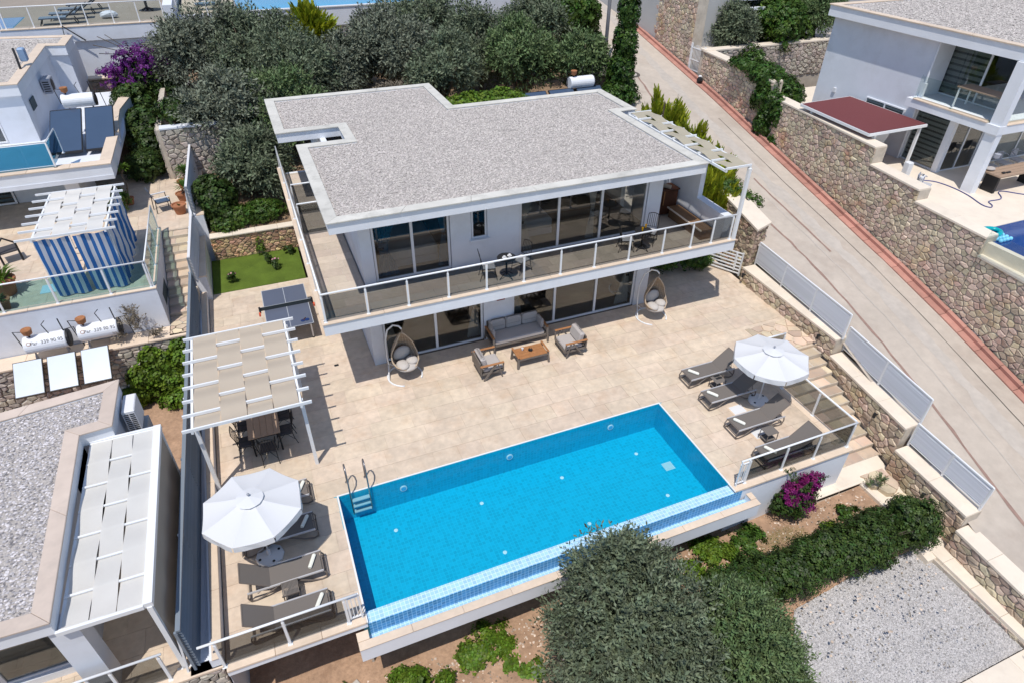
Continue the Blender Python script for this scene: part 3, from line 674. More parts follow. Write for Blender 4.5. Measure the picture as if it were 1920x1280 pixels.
for k, (cx, cy, sx, lab) in enumerate(((12.05, -1.14, .22, 'bright white square cover plate in the paving beside the small umbrella foot'), (12.0, -2.22, .22, 'bright white square cover plate half under the taupe side table at the right loungers'))):
    t = thing('access_cover', lab, 'cover plate', (cx, cy, 0), 0, 'white cover plates in the deck')
    obj('cover_plate', B().box(-sx, -.17, .004, sx, .17, .02), WPLAST, t, bevel=.004); obj('cover_frame', B().box(-sx-.05, -.22, .001, sx+.05, -.17, .012).box(-sx-.05, .17, .001, sx+.05, .22, .012).box(-sx-.05, -.17, .001, -sx, .17, .012).box(sx, -.17, .001, sx+.05, .17, .012), COPE, t)

# ---------------------------------------------------------------- swimming pool with overflow edge
PL = 9.92; PB = -3.47; PF = -1.02
pool = thing('swimming_pool', 'long rectangular blue mosaic pool with an overflow edge along the garden side', 'swimming pool', (4.96, -1.9, 0))
b = B().box(0, PB, PF-.1, PL, 0, PF); obj('pool_floor', b, POOLT, pool, W=True)
b = B().box(-.12, PB, PF-.1, 0, .12, -.004).box(0, 0, PF-.1, PL, .12, -.004).box(PL, PB, PF-.1, PL+.12, .12, -.004); obj('pool_wall', b, POOLT, pool, W=True)
b = B().box(-.045, PB-.3, -.03, -.001, .045, .007).box(-.001, .001, -.03, PL+.001, .045, .007).box(PL+.001, PB-.3, -.03, PL+.045, .045, .007); obj('pool_edge', b, mat('pale_edge_trim', (.74, .74, .72), .5), pool, W=True)
b = B().box(0, -3.77, -1.1, PL, PB, -.062); obj('overflow_shelf', b, SHELFT, pool, W=True)
b = B().box(0, -3.785, -.48, PL+.25, -3.772, -.056); obj('weir_face', b, WEIRT, pool, W=True)
b = B().box(-.04, -4.02, -.6, 10.33, -3.786, -.46); obj('overflow_channel', b, SHELFT, pool, W=True)
b = B().box(-.30, -4.20, -.74, 10.49, -4.02, -.27).box(-.30, -4.02, -.74, -.06, -3.78, -.27).box(10.335, -4.02, -.74, 10.49, -3.78, -.27); obj('channel_wall', b, WHITE, pool, W=True)
coping_run(pool, (-.31, -4.215), (10.5, -4.215), -.24, .20, .035, (0, 1), COPE, 9, 'coping_slab', 0.0)
for x0, x1 in ((-.31, -.05), (10.33, 10.5)): obj('coping_slab', B().box(x0, -4.01, -.275, x1, -3.79, -.24), COPE, pool, W=True)
obj('pool_shell', B().box(-.05, -3.3, -2.6, 9.96, -3.1, -1.12), CONC2, pool, W=True)
for x, y in ((1.19, -.71), (3.7, -.71), (6.26, -.7), (8.84, -.68), (3.72, -2.45), (6.25, -2.46), (8.84, -2.42)):
    b = B().lathe([(.055, 0), (.055, .012), (.03, .016)], 12, (x*.985+.07, y-.12, PF+.001)); obj('floor_jet', b, WPLAST, pool, W=True)
for x in (1.72, 4.89, 8.24):
    b = B().tube([(x, -.004, -.40), (x, -.03, -.40)], .10, 16); lt = obj('pool_light', b, WPLAST, pool, W=True); obj('light_lens', B().tube([(x, -.031, -.40), (x, -.036, -.40)], .07, 14), mat('blue_lens', (.1, .45, .7), .2), lt, W=True)
b = B()
for k in range(7): b.box(9.28+k*.04, -1.72, PF+.002, 9.305+k*.04, -1.46, PF+.015)
obj('drain_grate', b.box(9.26, -1.74, PF+.0015, 9.58, -1.44, PF+.006), mat('pale_grate', (.5, .6, .62), .5), pool, W=True)
wat = struct('water', B().box(.001, PB+.001, -.075, PL-.001, -.001, -.0745), WATER)
wat.data.clear_geometry(); wat.data.from_pydata([(0.001, PB-.02, -.07), (PL-.001, PB-.02, -.07), (PL-.001, -.001, -.07), (.001, -.001, -.07)], [], [(0, 1, 2, 3)])
# ladder
lad = thing('pool_ladder', 'dark steel pool ladder with two looped handrails at the far left corner', 'pool ladder', (.55, 0, 0))
for x in (.30, .80):
    b = B(); b.tube([(x, -.09, -.72), (x, -.09, .55), (x, -.06, .80), (x, .06, .95), (x, .22, .90), (x, .36, .74), (x, .42, .55), (x, .42, .01)], .021, 8); obj('handrail', b, STEEL, lad, W=True, smooth=True)
    obj('rail_flange', B().lathe([(.05, 0), (.05, .012), (.025, .02)], 10, (x, .42, .001)), STEEL, lad, W=True)
for z in (-.2, -.42, -.64): obj('step', B().box(.32, -.17, z, .78, -.06, z+.03), STEELB, lad, W=True)

# ---------------------------------------------------------------- lawn beside the house with its stone wall
struct('lawn', B().box(-2.78, 11.72, -.3, .72, 14.5, .0), GRASSB)
n = 42000; R = np.random.default_rng(3); P = np.stack([R.uniform(-2.76, .71, n), R.uniform(11.74, 14.45, n), np.zeros(n)], 1)
Vt = np.array([(-.006, 0, 0), (.006, 0, 0), (.001, .012, 1)]); Ft = np.array([(0, 1, 2)])
me = scatter('grass', (Vt, Ft), P, np.stack([R.normal(0, .35, n), R.normal(0, .35, n), np.ones(n)], 1), R.uniform(.03, .075, n), R=R); go = obj('grass', me, GRASS); go['kind'] = 'stuff'
lw = thing('stone_wall', 'low rubble wall of orange stones with a cream ledge behind the lawn', 'stone wall', (-.8, 14.6, 0), 0)
obj('wall_core', B().box(-2.6, 14.52, -.2, 1.0, 14.9, 1.02), MORTAR, lw, W=True)
OR_ST = mat('orange_rubble_stone', (.50, .34, .21), .9, var=(2.4, .22), var2=(14, .2), rnd=.38, hue=.03, dirt=(1.2, (.55, .27, .09), .5), bump=(35, .5))
lay_stones(lw, stone_pieces((-2.6, 14.5), (.9, 14.5), (0, 0), (1.0, 1.0), (0, -1), .22, .13, 5), OR_ST)
coping_run(lw, (-2.6, 14.46), (1.0, 14.46), 1.07, .42, .06, (0, 1), CREAM, 4)
# hillside behind the house
def zh(x, y): return 1.0+max(0, y-14.9)*.155+.12*math.sin(x*.9)*math.cos(y*.7)
grid_struct('hillside', -2.7, 18.6, 14.9, 34.5, 26, 24, lambda x, y: min(zh(x, y), road_z(y)-.05 if x > 16.5 else 99), HILL)
struct('side_yard', B().prism([(14.8, 9.1), (17.25, 9.1), (18.3, 15.2), (14.8, 15.2)], -.4, [.02, .6, 1.2, .9]), CONC2)
# front garden soil
def zg(x, y): return -1.58-.048*max(0, 14.5-x)-.03*max(0, -4-y)+.05*math.sin(x*1.7+1)*math.cos(y*1.3)+.03*math.sin(x*4.1)*math.sin(y*3.7)
grid_struct('garden_soil', -3.6, 14.72, -15, -1.2, 74, 56, lambda x, y: min(zg(x, y), -2.14 if (9.2 < x and y < -6.1) else 9), SOIL)
gp = [(9.4, -8.2), (9.9, -7.2), (10.6, -6.5), (12.5, -6.2), (15.0, -6.0), (15.0, -9.2), (8.2, -9.6)]
struct('gravel_terrace', B().prism(gp[::-1] if False else [(8.6, -9.25), (15.05, -9.25), (15.05, -5.9), (10.4, -6.3), (9.3, -7.6)], -2.4, -2.10), mat('gravel_bed_pale', (.48, .46, .45), .95, speck=(28, .5, 1.25), bump=(60, .5)))
pebbles('pale_gravel', [(8.6, -9.25), (15.0, -9.25), (15.03, -5.9), (10.4, -6.3), (9.3, -7.6)], -2.10, 26000, (.014, .032), GRAVEL2, seed=11)
# ================================================================ THE VILLA
V = thing('villa', 'white two storey flat roofed villa with long glazed balcony and gravel roof above the pool', 'house', (8.0, 9.5, 0))
RZ = 5.64
# roof gravel tray and coping; outline anticlockwise from front left
RO = [(1.28, 4.45), (13.77, 4.45), (13.77, 10.35), (14.55, 10.35), (14.55, 13.41), (7.77, 13.41), (7.77, 16.89), (.73, 16.89), (.73, 12.39), (2.98, 12.39), (2.98, 10.95), (1.28, 10.95)]
def inset(poly, d):
    n = len(poly); out = []
    for i in range(n):
        p0, p1, p2 = Vector(poly[i-1]), Vector(poly[i]), Vector(poly[(i+1) % n]); a = (p1-p0).normalized(); b = (p2-p1).normalized(); na = Vector((-a.y, a.x)); nb = Vector((-b.y, b.x)); k = (na+nb)/(1+na.dot(nb)); out.append(tuple(p1+k*d))
    return out
def roof_set(root, outline, z, cw, m_cope, band, gz, ncl=(40000, (.022, .045)), seed=1, over=.05, mg=GRAVEL, m_wall=WHITE):
    """coping slabs round the edge, plain fascia band, gravel bed and pebbles"""
    inn = inset(outline, cw); o2 = inset(outline, over); n = len(outline)
    for i in range(n):
        p, q, r, s = Vector(outline[i]), Vector(outline[(i+1) % n]), Vector(inn[(i+1) % n]), Vector(inn[i]); L = (q-p).length; k = max(1, round(L/2.2))
        for j in range(k):
            a, c = j/k, (j+1)/k; g = .003/L; bb = B(); bb.rv = random.random()
            pp = [p.lerp(q, a+g), p.lerp(q, c-g), s.lerp(r, c-g), s.lerp(r, a+g)]; bb.prism([tuple(v) for v in pp], z-.05, z); obj('coping_slab', bb, m_cope, root, W=True, bevel=.01)
    b = B(); vs = [(x, y, z-.05-band) for x, y in o2]+[(x, y, z-.052) for x, y in o2]+[(x, y, z-.052) for x, y in inn]+[(x, y, gz-.02) for x, y in inn]
    fs = [(i, (i+1) % n, n+(i+1) % n, n+i) for i in range(n)]+[(2*n+i, 2*n+(i+1) % n, 3*n+(i+1) % n, 3*n+i)[::-1] for i in range(n)]
    b.add(vs, fs); b.add([(x, y, z-.05-band) for x, y in o2], [tuple(range(n-1, -1, -1))]); obj('roof_fascia', b, m_wall, root, W=True)
    b = B(); b.add([(x, y, gz) for x, y in inset(outline, cw*.5)], [tuple(range(n))]); obj('gravel_bed', b, GRAVBED, root, W=True)
    pebbles('roof_gravel', inset(outline, cw+.01), gz, ncl[0], ncl[1], mg, root, seed)
roof_set(V, RO, RZ, .36, ROOFCOPE, .33, 5.56, (52000, (.020, .044)), 1)
# balcony slab, parapet kerb and floor
BF = 2.72
b = B().box(.70, 3.62, 2.60, 14.83, 5.7, BF-.014).box(.70, 5.7, 2.60, 2.2, 16.2, BF-.014).box(12.9, 5.7, 2.60, 14.7, 7.2, BF-.014); obj('balcony_slab', b, WHITE, V, W=True)
b = B().box(.66, 3.60, 2.615, 14.85, 3.80, 2.985).box(.66, 3.80, 2.615, .84, 16.2, 2.985); obj('balcony_parapet', b, WHITE, V, W=True)
coping_run(V, (.62, 3.57), (14.88, 3.57), 3.03, .30, .045, (0, 1), COPE, 8, 'parapet_coping', 0.0); coping_run(V, (.62, 3.88), (.62, 16.2), 3.03, .26, .045, (1, 0), COPE, 7, 'parapet_coping', 0.0)
for (x0, y0, x1, y1, sd) in ((.85, 3.8, 14.72, 5.72, 31), (.85, 5.72, 2.22, 16.0, 32), (12.95, 5.72, 14.72, 6.9, 33)):
    for q in slabs(x0, y0, x1, y1, .48, (.5, 1.0), sd):
        bb = B(); bb.rv = random.random(); bb.box(q[0], q[1], BF-.014, q[2], q[3], BF); obj('balcony_tile', bb, BALC, V, W=True)
# walls, ground floor (front wall y=5.13) and upper floor (front wall y=5.75)
b = B()
b.box(2.11, 5.13, -.02, 2.50, 5.38, 2.60).box(6.0, 5.13, -.02, 7.05, 5.38, 2.60).box(12.03, 5.13, -.02, 12.56, 5.38, 2.60)
b.box(2.50, 5.13, 2.42, 6.0, 5.36, 2.60).box(7.05, 5.13, 2.42, 12.03, 5.36, 2.60)
b.box(2.11, 5.38, -.02, 2.31, 16.6, 2.60).box(12.36, 5.38, -.02, 12.56, 13.2, 2.60).box(2.31, 16.4, -.02, 7.5, 16.6, 2.60).box(7.5, 13.0, -.02, 12.36, 13.2, 2.60)
obj('ground_floor_wall', b, WALLW, V, W=True)
b = B(); Z0, Z1 = BF, 5.262
b.box(2.26, 5.75, Z0, 2.62, 5.95, Z1).box(5.15, 5.75, Z0, 5.84, 5.95, Z1).box(6.40, 5.75, Z0, 7.53, 5.95, Z1).box(5.84, 5.75, Z0, 6.40, 5.95, 3.66).box(5.84, 5.75, 5.0, 6.40, 5.95, Z1)
b.box(12.46, 5.75, Z0, 13.03, 6.0, Z1).box(2.62, 5.75, 5.12, 5.15, 5.95, Z1).box(7.53, 5.75, 5.12, 12.46, 5.95, Z1)
b.box(2.26, 5.95, Z0, 2.46, 16.6, Z1).box(2.46, 16.4, Z0, 7.6, 16.6, Z1).box(7.4, 13.05, Z0, 14.6, 13.25, Z1).box(12.85, 6.0, Z0, 13.03, 7.3, Z1).box(13.03, 7.2, Z0, 14.5, 7.4, Z1).box(14.3, 10.4, -.02, 14.5, 13.25, Z1)
obj('upper_wall', b, WALLW, V, W=True)
# right balcony side wall: full height behind, parapet height in front
obj('side_wall', B().box(14.50, 5.62, Z0, 14.70, 13.2, 5.26).box(14.70, 3.86, 2.6, 14.83, 13.2, 3.78).box(14.50, 3.95, 2.6, 14.70, 5.62, 3.78), WALLW, V, W=True)
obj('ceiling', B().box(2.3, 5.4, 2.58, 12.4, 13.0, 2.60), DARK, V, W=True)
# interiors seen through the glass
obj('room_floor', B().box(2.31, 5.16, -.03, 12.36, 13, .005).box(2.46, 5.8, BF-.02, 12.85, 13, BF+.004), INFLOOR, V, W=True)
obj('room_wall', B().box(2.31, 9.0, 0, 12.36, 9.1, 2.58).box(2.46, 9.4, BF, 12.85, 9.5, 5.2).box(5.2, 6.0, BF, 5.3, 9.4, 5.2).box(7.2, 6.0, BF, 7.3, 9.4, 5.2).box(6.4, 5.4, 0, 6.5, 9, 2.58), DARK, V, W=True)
window(V, 'x', 5.22, 2.52, 5.98, .005, 2.42, [4.30]); window(V, 'x', 5.22, 7.07, 12.01, .005, 2.42, [8.71, 10.37])
window(V, 'x', 5.83, 2.64, 5.13, BF+.005, 5.12, [3.90]); window(V, 'x', 5.83, 7.55, 12.44, BF+.005, 5.12, [9.0, 10.64])
window(V, 'x', 5.80, 5.86, 6.38, 3.67, 5.0, [], 'narrow_window', .06); obj('window_sill', B().box(5.78, 5.66, 3.60, 6.46, 5.75, 3.655), WALLW, V, W=True)
for (x0, x1, yy, z0, z1, px, m_, tz) in ((2.62, 3.05, 5.42, .03, 2.38, 2.78, CURT, 1.25), (5.45, 5.95, 5.42, .03, 2.38, 5.82, CURT, 1.25), (7.15, 7.62, 5.42, .03, 2.38, 7.28, CURT, 1.25), (11.35, 11.95, 5.42, .03, 2.38, 11.8, CURT, 1.25),
                                      (2.75, 3.5, 6.05, BF+.03, 5.05, 2.95, CURTB, 3.75), (4.75, 5.1, 6.05, BF+.03, 5.05, 5.02, CURTB, 3.9), (7.65, 8.15, 6.05, BF+.03, 5.05, 7.75, CURT, 3.8), (10.2, 10.55, 6.05, BF+.03, 5.05, 10.45, CURT, 3.8)):
    c = obj('curtain', curtain_bm(x0, x1, yy, z0, z1, 7, .03, (tz, px)), m_, V, W=True, smooth=True)
    obj('tieback', B().lathe([(.075, -.03), (.085, 0), (.075, .03)], 10, (px, yy, tz)), TIEB, c, W=True)
tag(obj('double_bed', B().rbox(3.2, 6.5, BF+.25, 4.9, 8.4, BF+.62, .06).box(3.2, 6.5, BF+.01, 4.9, 8.4, BF+.25), BED), 'pale made up bed behind the left upstairs glass door', 'bed')
tag(obj('double_bed', B().rbox(7.9, 6.9, BF+.25, 9.3, 8.8, BF+.62, .06).box(7.9, 6.9, BF+.01, 9.3, 8.8, BF+.25), BED), 'pale made up bed behind the wide upstairs window wall', 'bed')
# small notice by the sofa
sg = thing('wall_notice', 'small white wall notice with grey lettering and a red line above the sofa', 'notice', (6.62, 5.13, 1.62))
obj('notice_board', B().box(-.15, -.018, -.12, .15, -.003, .24), WPLAST, sg); obj('red_line', B().box(-.15, -.022, -.10, .15, -.0185, -.055), mat('dark_red_print', (.22, .03, .04), .7), sg)
b = B()
for r in range(3):
    for k in range(5): b.box(-.13+k*.055, -.021, 0+r*.075, -.13+k*.055+.032, -.0185, .045+r*.075)
obj('lettering', b, mat('grey_print', (.25, .25, .27), .7), sg)
for k, (x, z, lab) in enumerate(((2.25, 2.2, 'small black wall lamp high on the left corner of the ground floor'),)):
    t = thing('wall_lamp', lab, 'wall lamp', (x, 5.13, z)); obj('lamp_body', B().box(-.05, -.10, -.09, .05, 0, .09), BLACKP, t); obj('lamp_base', B().box(-.07, -.012, -.11, .07, 0, .11), GREYP, t)
# balcony railing, front and left runs, and two cross railings of the left walkway
fr_posts = [1.0-.72, 1.96-.72, 3.16-.72, 4.39-.72, 5.6-.72, 6.83-.72, 8.09-.72, 9.3-.72, 10.57-.72, 11.87-.72, 13.0-.72, 13.85-.72, 14.62-.72]
railing('long smoked glass balcony railing with white posts along the upper floor front', [(.72, 3.68, 3.03), (14.70, 3.68, 3.03)], .92, GLASSR, [[0.02]+fr_posts[1:]])
railing('smoked glass railing down the left side of the upper walkway', [(.74, 3.74, 3.03), (.74, 16.0, 3.03)], .92, GLASSR, spacing=1.75)
for yy, lab in ((11.7, 'rear cross railing of the upper left walkway'), (9.9, 'front cross railing of the upper left walkway')):
    railing(lab, [(.86, yy, BF), (2.24, yy, BF)], 1.22, GLASSR, spacing=1.38, group='cross railings of the walkway')
# pergola over the right part of the roof terrace
PG = thing('roof_pergola', 'white roof side pergola with woven olive beige cloth strips and one tall post', 'pergola', (14.3, 6.5, 5.6))
pergola(PG, 13.80, 14.82, 3.66, 9.75, 5.66, 9, (13.84, 14.79), 2, SHADE3, bh=.07)
obj('post', B().box(14.72, 3.60, 3.032, 14.83, 3.70, 5.59), WMETAL, PG, W=True)
# wooden cabinet with rolled covers, and the bench
cb = thing('wooden_cabinet', 'dark red wooden cabinet with two rolled covers on the right end of the balcony', 'cabinet', (13.75, 6.9, BF))
obj('cabinet_body', B().box(-.66, -.25, .06, .66, .28, 1.0), DWOOD, cb)
for k in (-1, 1): obj('cabinet_door', B().box(.0 if k > 0 else -.64, -.27, .1, .64 if k > 0 else -.01, -.252, .95), DWOOD, cb)
obj('cabinet_top', B().box(-.70, -.29, 1.0, .70, .30, 1.04), DWOOD, cb); obj('cabinet_strap', B().box(.02, -.295, .45, .06, -.272, 1.0), mat('tan_strap', (.30, .15, .06), .7), cb)
for k, (x0, a, lab) in enumerate(((-.28, .5, 'left rolled beige cover on the wooden cabinet'), (.22, .5, 'right rolled beige cover on the wooden cabinet'))):
    tag(obj('rolled_cover', B().tube([(13.75+x0-.18, 7.10, BF+1.12), (13.75+x0+.1, 6.68, BF+1.12)], .075, 10), mat('beige_canvas', (.42, .36, .30), .9)), lab, 'rolled cover', 'rolled covers on the cabinet')
tag(obj('towel_heap', B().blob((13.3, 6.95, BF+1.09), (.22, .16, .05), 9, 6, .1), BED), 'folded pale linen heap on the left of the wooden cabinet', 'linen')
bn = thing('long_bench', 'long brown topped bench against the right balcony wall', 'bench', (14.2, 5.4, BF))
obj('bench_top', B().box(-.22, -1.0, .36, .28, 1.15, .41), BWOOD, bn)
obj('bench_edge', B().box(-.25, -1.0, .36, -.222, 1.15, .415), CREAM, bn); obj('bench_base', B().box(-.18, -.95, 0, .26, 1.1, .36), BWOOD, bn)
# ================================================================ FURNITURE ON THE DECK
# ---- sun loungers: foot end at local x=0, head towards +x
def make_lounger(label, group):
    t = thing('sun_lounger', label, 'sun lounger', (0, 0, 0), 0, group)
    obj('seat_sling', B().box(.03, -.262, .335, 1.18, .262, .349), MESHT, t)
    for s in (-1, 1):
        obj('side_rail', B().beam((0, s*.28, .345), (1.68, s*.28, .345), .032, .042), ALU, t)
        b = B(); b.tube([(.02, s*.27, .33), (-.05, s*.27, .20), (-.03, s*.27, .05), (.08, s*.27, .02), (.30, s*.27, .09), (.52, s*.27, .22), (.70, s*.27, .325)], .019, 6); obj('leg', b, TAUPE, t, smooth=True)
        b = B(); b.tube([(1.66, s*.27, .33), (1.70, s*.27, .18), (1.66, s*.27, .04), (1.54, s*.27, .02), (1.32, s*.27, .10), (1.12, s*.27, .23), (.98, s*.27, .325)], .019, 6); obj('leg', b, TAUPE, t, smooth=True)
    for x, z in ((0, .35), (-.035, .06), (1.67, .08), (1.18, .32)): obj('crossbar', B().cyl((x, -.27, z), (x, .27, z), .017, 6), TAUPE, t)
    a = Vector((1.18, 0, .345)); e = Vector((1.74, 0, .80)); d = (e-a).normalized(); nn = Vector((-d.z, 0, d.x))*.007
    b = B(); v = []
    for p in (a, e):
        for y in (-.25, .25):
            for k in (-1, 1): v.append(p+Vector((0, y, 0))+nn*k)
    b.add(v, [(0, 2, 3, 1), (4, 5, 7, 6), (0, 1, 5, 4), (2, 6, 7, 3), (1, 3, 7, 5), (0, 4, 6, 2)]); bk = obj('backrest', b, MESHT, t)
    b = B()
    for s in (-1, 1): b.tube([a+Vector((0, s*.262, 0)), e+Vector((0, s*.262, 0))], .016, 6)
    b.tube([e+Vector((0, -.262, 0)), e+Vector((0, .262, 0))], .016, 6); b.tube([a+d*.30+Vector((0, -.262, -.01)), a+d*.30+Vector((0, .262, -.01))], .01, 5); obj('back_frame', b, TAUPE, bk)
    b = B(); m = a+d*.45
    for s in (-1, 1): b.tube([m+Vector((0, s*.2, -.01)), (1.60, s*.2, .33)], .011, 5)
    obj('back_strut', b, TAUPE, t); return t
GL = 'sun loungers along the pool'
spots = [(11.24, .52, 0, 'sun lounger right of the pool nearest the villa, farthest from the garden rail'), (11.20, -.60, 0, 'sun lounger half in the shade of the small umbrella at the right'),
         (11.20, -1.90, 0, 'sun lounger right of the pool between the white umbrella foot and the square taupe table'), (11.20, -3.17, 0, 'sun lounger right of the pool seen through the smoked garden rail'),
         (-.69, .335, PI, 'sun lounger left of the pool mostly hidden behind the big umbrella, top towel in sunlight'), (-.70, -.82, PI, 'sun lounger under the big umbrella with its towel in shade'),
         (-.69, -2.05, PI, 'sun lounger left of the pool between the umbrella foot and the ribbed taupe table'), (-.69, -3.12, PI, 'sun lounger left of the pool right behind the front glass rail')]
L0 = make_lounger(spots[0][3], GL); L0.location = (spots[0][0], spots[0][1], 0)
for x, y, r, lab in spots[1:]: dup(L0, (x, y, 0), r, lab)
# rolled towels lie on the foot ends
def towel(p, q, lab):
    p = Vector((*p, .392)); q = Vector((*q, .392)); d = (q-p).normalized(); c = (p+q)/2; hl = max((q-p).length/2, .18); t = thing('rolled_towel', lab, 'towel', c, 0, 'rolled towels on the loungers')
    b = B(); b.tube([-d*hl, -d*(hl-.02), d*(hl-.02), d*hl], [.036, .046, .046, .036], 12); obj('towel_roll', b, TOWEL, t, smooth=False)
    sd = Vector((-d.y, d.x, 0)); b = B(); b.beam(-d*(hl-.03)+sd*.040+Vector((0, 0, .018)), d*(hl-.03)+sd*.040+Vector((0, 0, .018)), .012, .02); obj('towel_flap', b, TOWEL, t)
for p, q, lab in (((11.42, .66), (11.60, .40), 'rolled ivory towel on the right lounger nearest the villa'), ((11.35, -.43), (11.53, -.72), 'rolled ivory towel on the right lounger half in umbrella shade'),
                  ((11.34, -1.74), (11.51, -2.04), 'rolled ivory towel on the right lounger by the square taupe table'), ((11.44, -3.0), (11.58, -3.28), 'rolled ivory towel on the lounger behind the right garden rail'),
                  ((-.78, .50), (-.92, .22), 'rolled ivory towel on the lounger behind the big umbrella'), ((-.83, -.65), (-1.0, -.96), 'rolled towel in the shade of the big umbrella'),
                  ((-.83, -1.86), (-.98, -2.19), 'rolled ivory towel on the left lounger by the ribbed taupe table'), ((-.81, -2.95), (-.98, -3.26), 'rolled ivory towel on the lounger behind the left front rail')): towel(p, q, lab)
# low side tables
def side_table(lab, x, y, w, d, h, ribs):
    t = thing('side_table', lab, 'side table', (x, y, 0), 0, 'taupe side tables between the loungers')
    if ribs:
        n = 13
        for i in range(n): xx = -w/2+w*(i+.5)/n; obj('slat', B().box(xx-w/n*.36, -d/2, h-.02, xx+w/n*.36, d/2, h), MESHT, t)
        obj('table_rim', B().box(-w/2-.012, -d/2-.014, h-.045, w/2+.012, -d/2, h-.002).box(-w/2-.012, d/2, h-.045, w/2+.012, d/2+.014, h-.002), TAUPE, t)
    else: obj('table_top', B().rbox(-w/2, -d/2, h-.03, w/2, d/2, h, .012), MESHT, t)
    obj('shelf', B().box(-w/2+.03, -d/2+.03, .10, w/2-.03, d/2-.03, .12), MESHT, t)
    for sx in (-1, 1):
        for sy in (-1, 1): obj('leg', B().tube([(sx*(w/2-.02), sy*(d/2-.02), h-.03), (sx*(w/2-.01), sy*(d/2-.01), 0)], .014, 6), TAUPE, t)
side_table('plain square taupe side table in full sun between the two loungers near the right rail', 12.02, -2.52, .40, .34, .40, False)
side_table('taupe side table in the umbrella shadow carrying a pair of dark sandals', 12.05, -.05, .38, .36, .40, False)
side_table('ribbed taupe side table between the two front loungers left of the pool', -1.46, -2.54, .36, .33, .40, True)
sh = thing('sandals', 'pair of dark sandals lying on the side table by the right umbrella', 'sandals', (12.08, .03, .402))
for k in (-1, 1): s = obj('sandal', B().rbox(-.11, k*.06-.04, 0, .11, k*.06+.04, .02, .015), BLACKP, sh); obj('strap', B().tube([(.0, k*.06-.04, .01), (.03, k*.06, .05), (.0, k*.06+.04, .01)], .008, 5), BLACKP, s)
# ---- umbrellas
def umbrella(lab, base, zr, ztop, r, ang, lean=(0, 0), foot='oct'):
    t = thing('garden_umbrella', lab, 'umbrella', base, 0, 'white umbrellas by the pool'); ax = Vector((lean[0], lean[1], 0))
    obj('pole', B().tube([(0, 0, .1), (ax.x, ax.y, ztop-.02)], .021, 8), WMETAL, t, smooth=True)
    cx, cy = lean; n = 8; cs = [(cx+r*math.cos(math.radians(ang+45*i)), cy+r*math.sin(math.radians(ang+45*i)), zr) for i in range(n)]
    m = 6; vs = [(cx, cy, ztop)]; fs = []          # eight sagging panels
    b = B()
    for i in range(n):
        p = Vector(cs[i]); q = Vector(cs[(i+1) % n]); top = Vector((cx, cy, ztop)); g = []
        for j in range(m+1):
            for k in range(m+1-0):
                s = j/m; w = k/m; e = p.lerp(q, w); pt = top.lerp(e, s); pt.z -= .045*math.sin(PI*w)*s*(1.4-s*.4)+.03*math.sin(PI*s); g.append(pt)
        f = [(j*(m+1)+k, (j+1)*(m+1)+k, (j+1)*(m+1)+k+1, j*(m+1)+k+1) for j in range(m) for k in range(m)]
        pb = B().add(g, f); cp = obj('canopy_panel', pb, UMB, t, smooth=True)
        vb = B(); u0 = []
        for k in range(5):
            w = .02+.96*k/4; e = p.lerp(q, w); e.z -= .045*math.sin(PI*w); o = (e-Vector((cx, cy, e.z))).normalized(); u0 += [e+o*.004, e+o*(.012+.012*math.sin(k*2.2))+Vector((0, 0, -.15+.01*math.sin(k*1.7)))]
        vb.add(u0, [(2*k, 2*k+1, 2*k+3, 2*k+2) for k in range(4)]); obj('valance', vb, UMB, cp)
        rb = B(); rb.tube([(cx, cy, ztop-.06), (p.x, p.y, p.z-.025)], .009, 5); obj('rib', rb, WMETAL, t)
    vr = .27*r; b = B(); vs = [(cx, cy, ztop+.014)]+[(cx+vr*math.cos(math.radians(ang+22.5+22.5*i)), cy+vr*math.sin(math.radians(ang+22.5+22.5*i)), ztop-.074+(.008 if i % 2 else 0)) for i in range(16)]
    b.add(vs, [(0, 1+i, 1+(i+1) % 16) for i in range(16)]); obj('vent_cap', b, UMB, t); obj('finial', B().lathe([(.03, 0), (.035, .02), (.012, .05), (0, .055)], 8, (cx, cy, ztop+.05)), GREYP, t)
    fb = B(); n = 10
    fb.lathe([(.33, 0), (.335, .05), (.31, .085), (.06, .10), (.05, .10)], n, (0, 0, 0)); bs = obj('base', fb, WPLAST if foot == 'oct' else GREYP, t)
    fb = B()
    for k in range(4): a = math.radians(20+90*k); fb.lathe([(.035, 0), (.035, .006)], 8, (.24*math.cos(a), .24*math.sin(a), .0905))
    obj('base_plug', fb, BLACKP, bs); obj('pole_socket', B().lathe([(.045, .09), (.042, .26), (.03, .27)], 10), WPLAST, t); return t
umbrella('large white octagonal umbrella over the left loungers in front of the pergola', (-1.85, -1.23, 0), 1.88, 2.20, 1.12, 20, (.0, .02))
umbrella('smaller looking white octagonal umbrella over the right loungers beside the stairs', (12.91, -1.06, 0), 1.80, 2.12, 1.13, 26, (-.06, -.02))
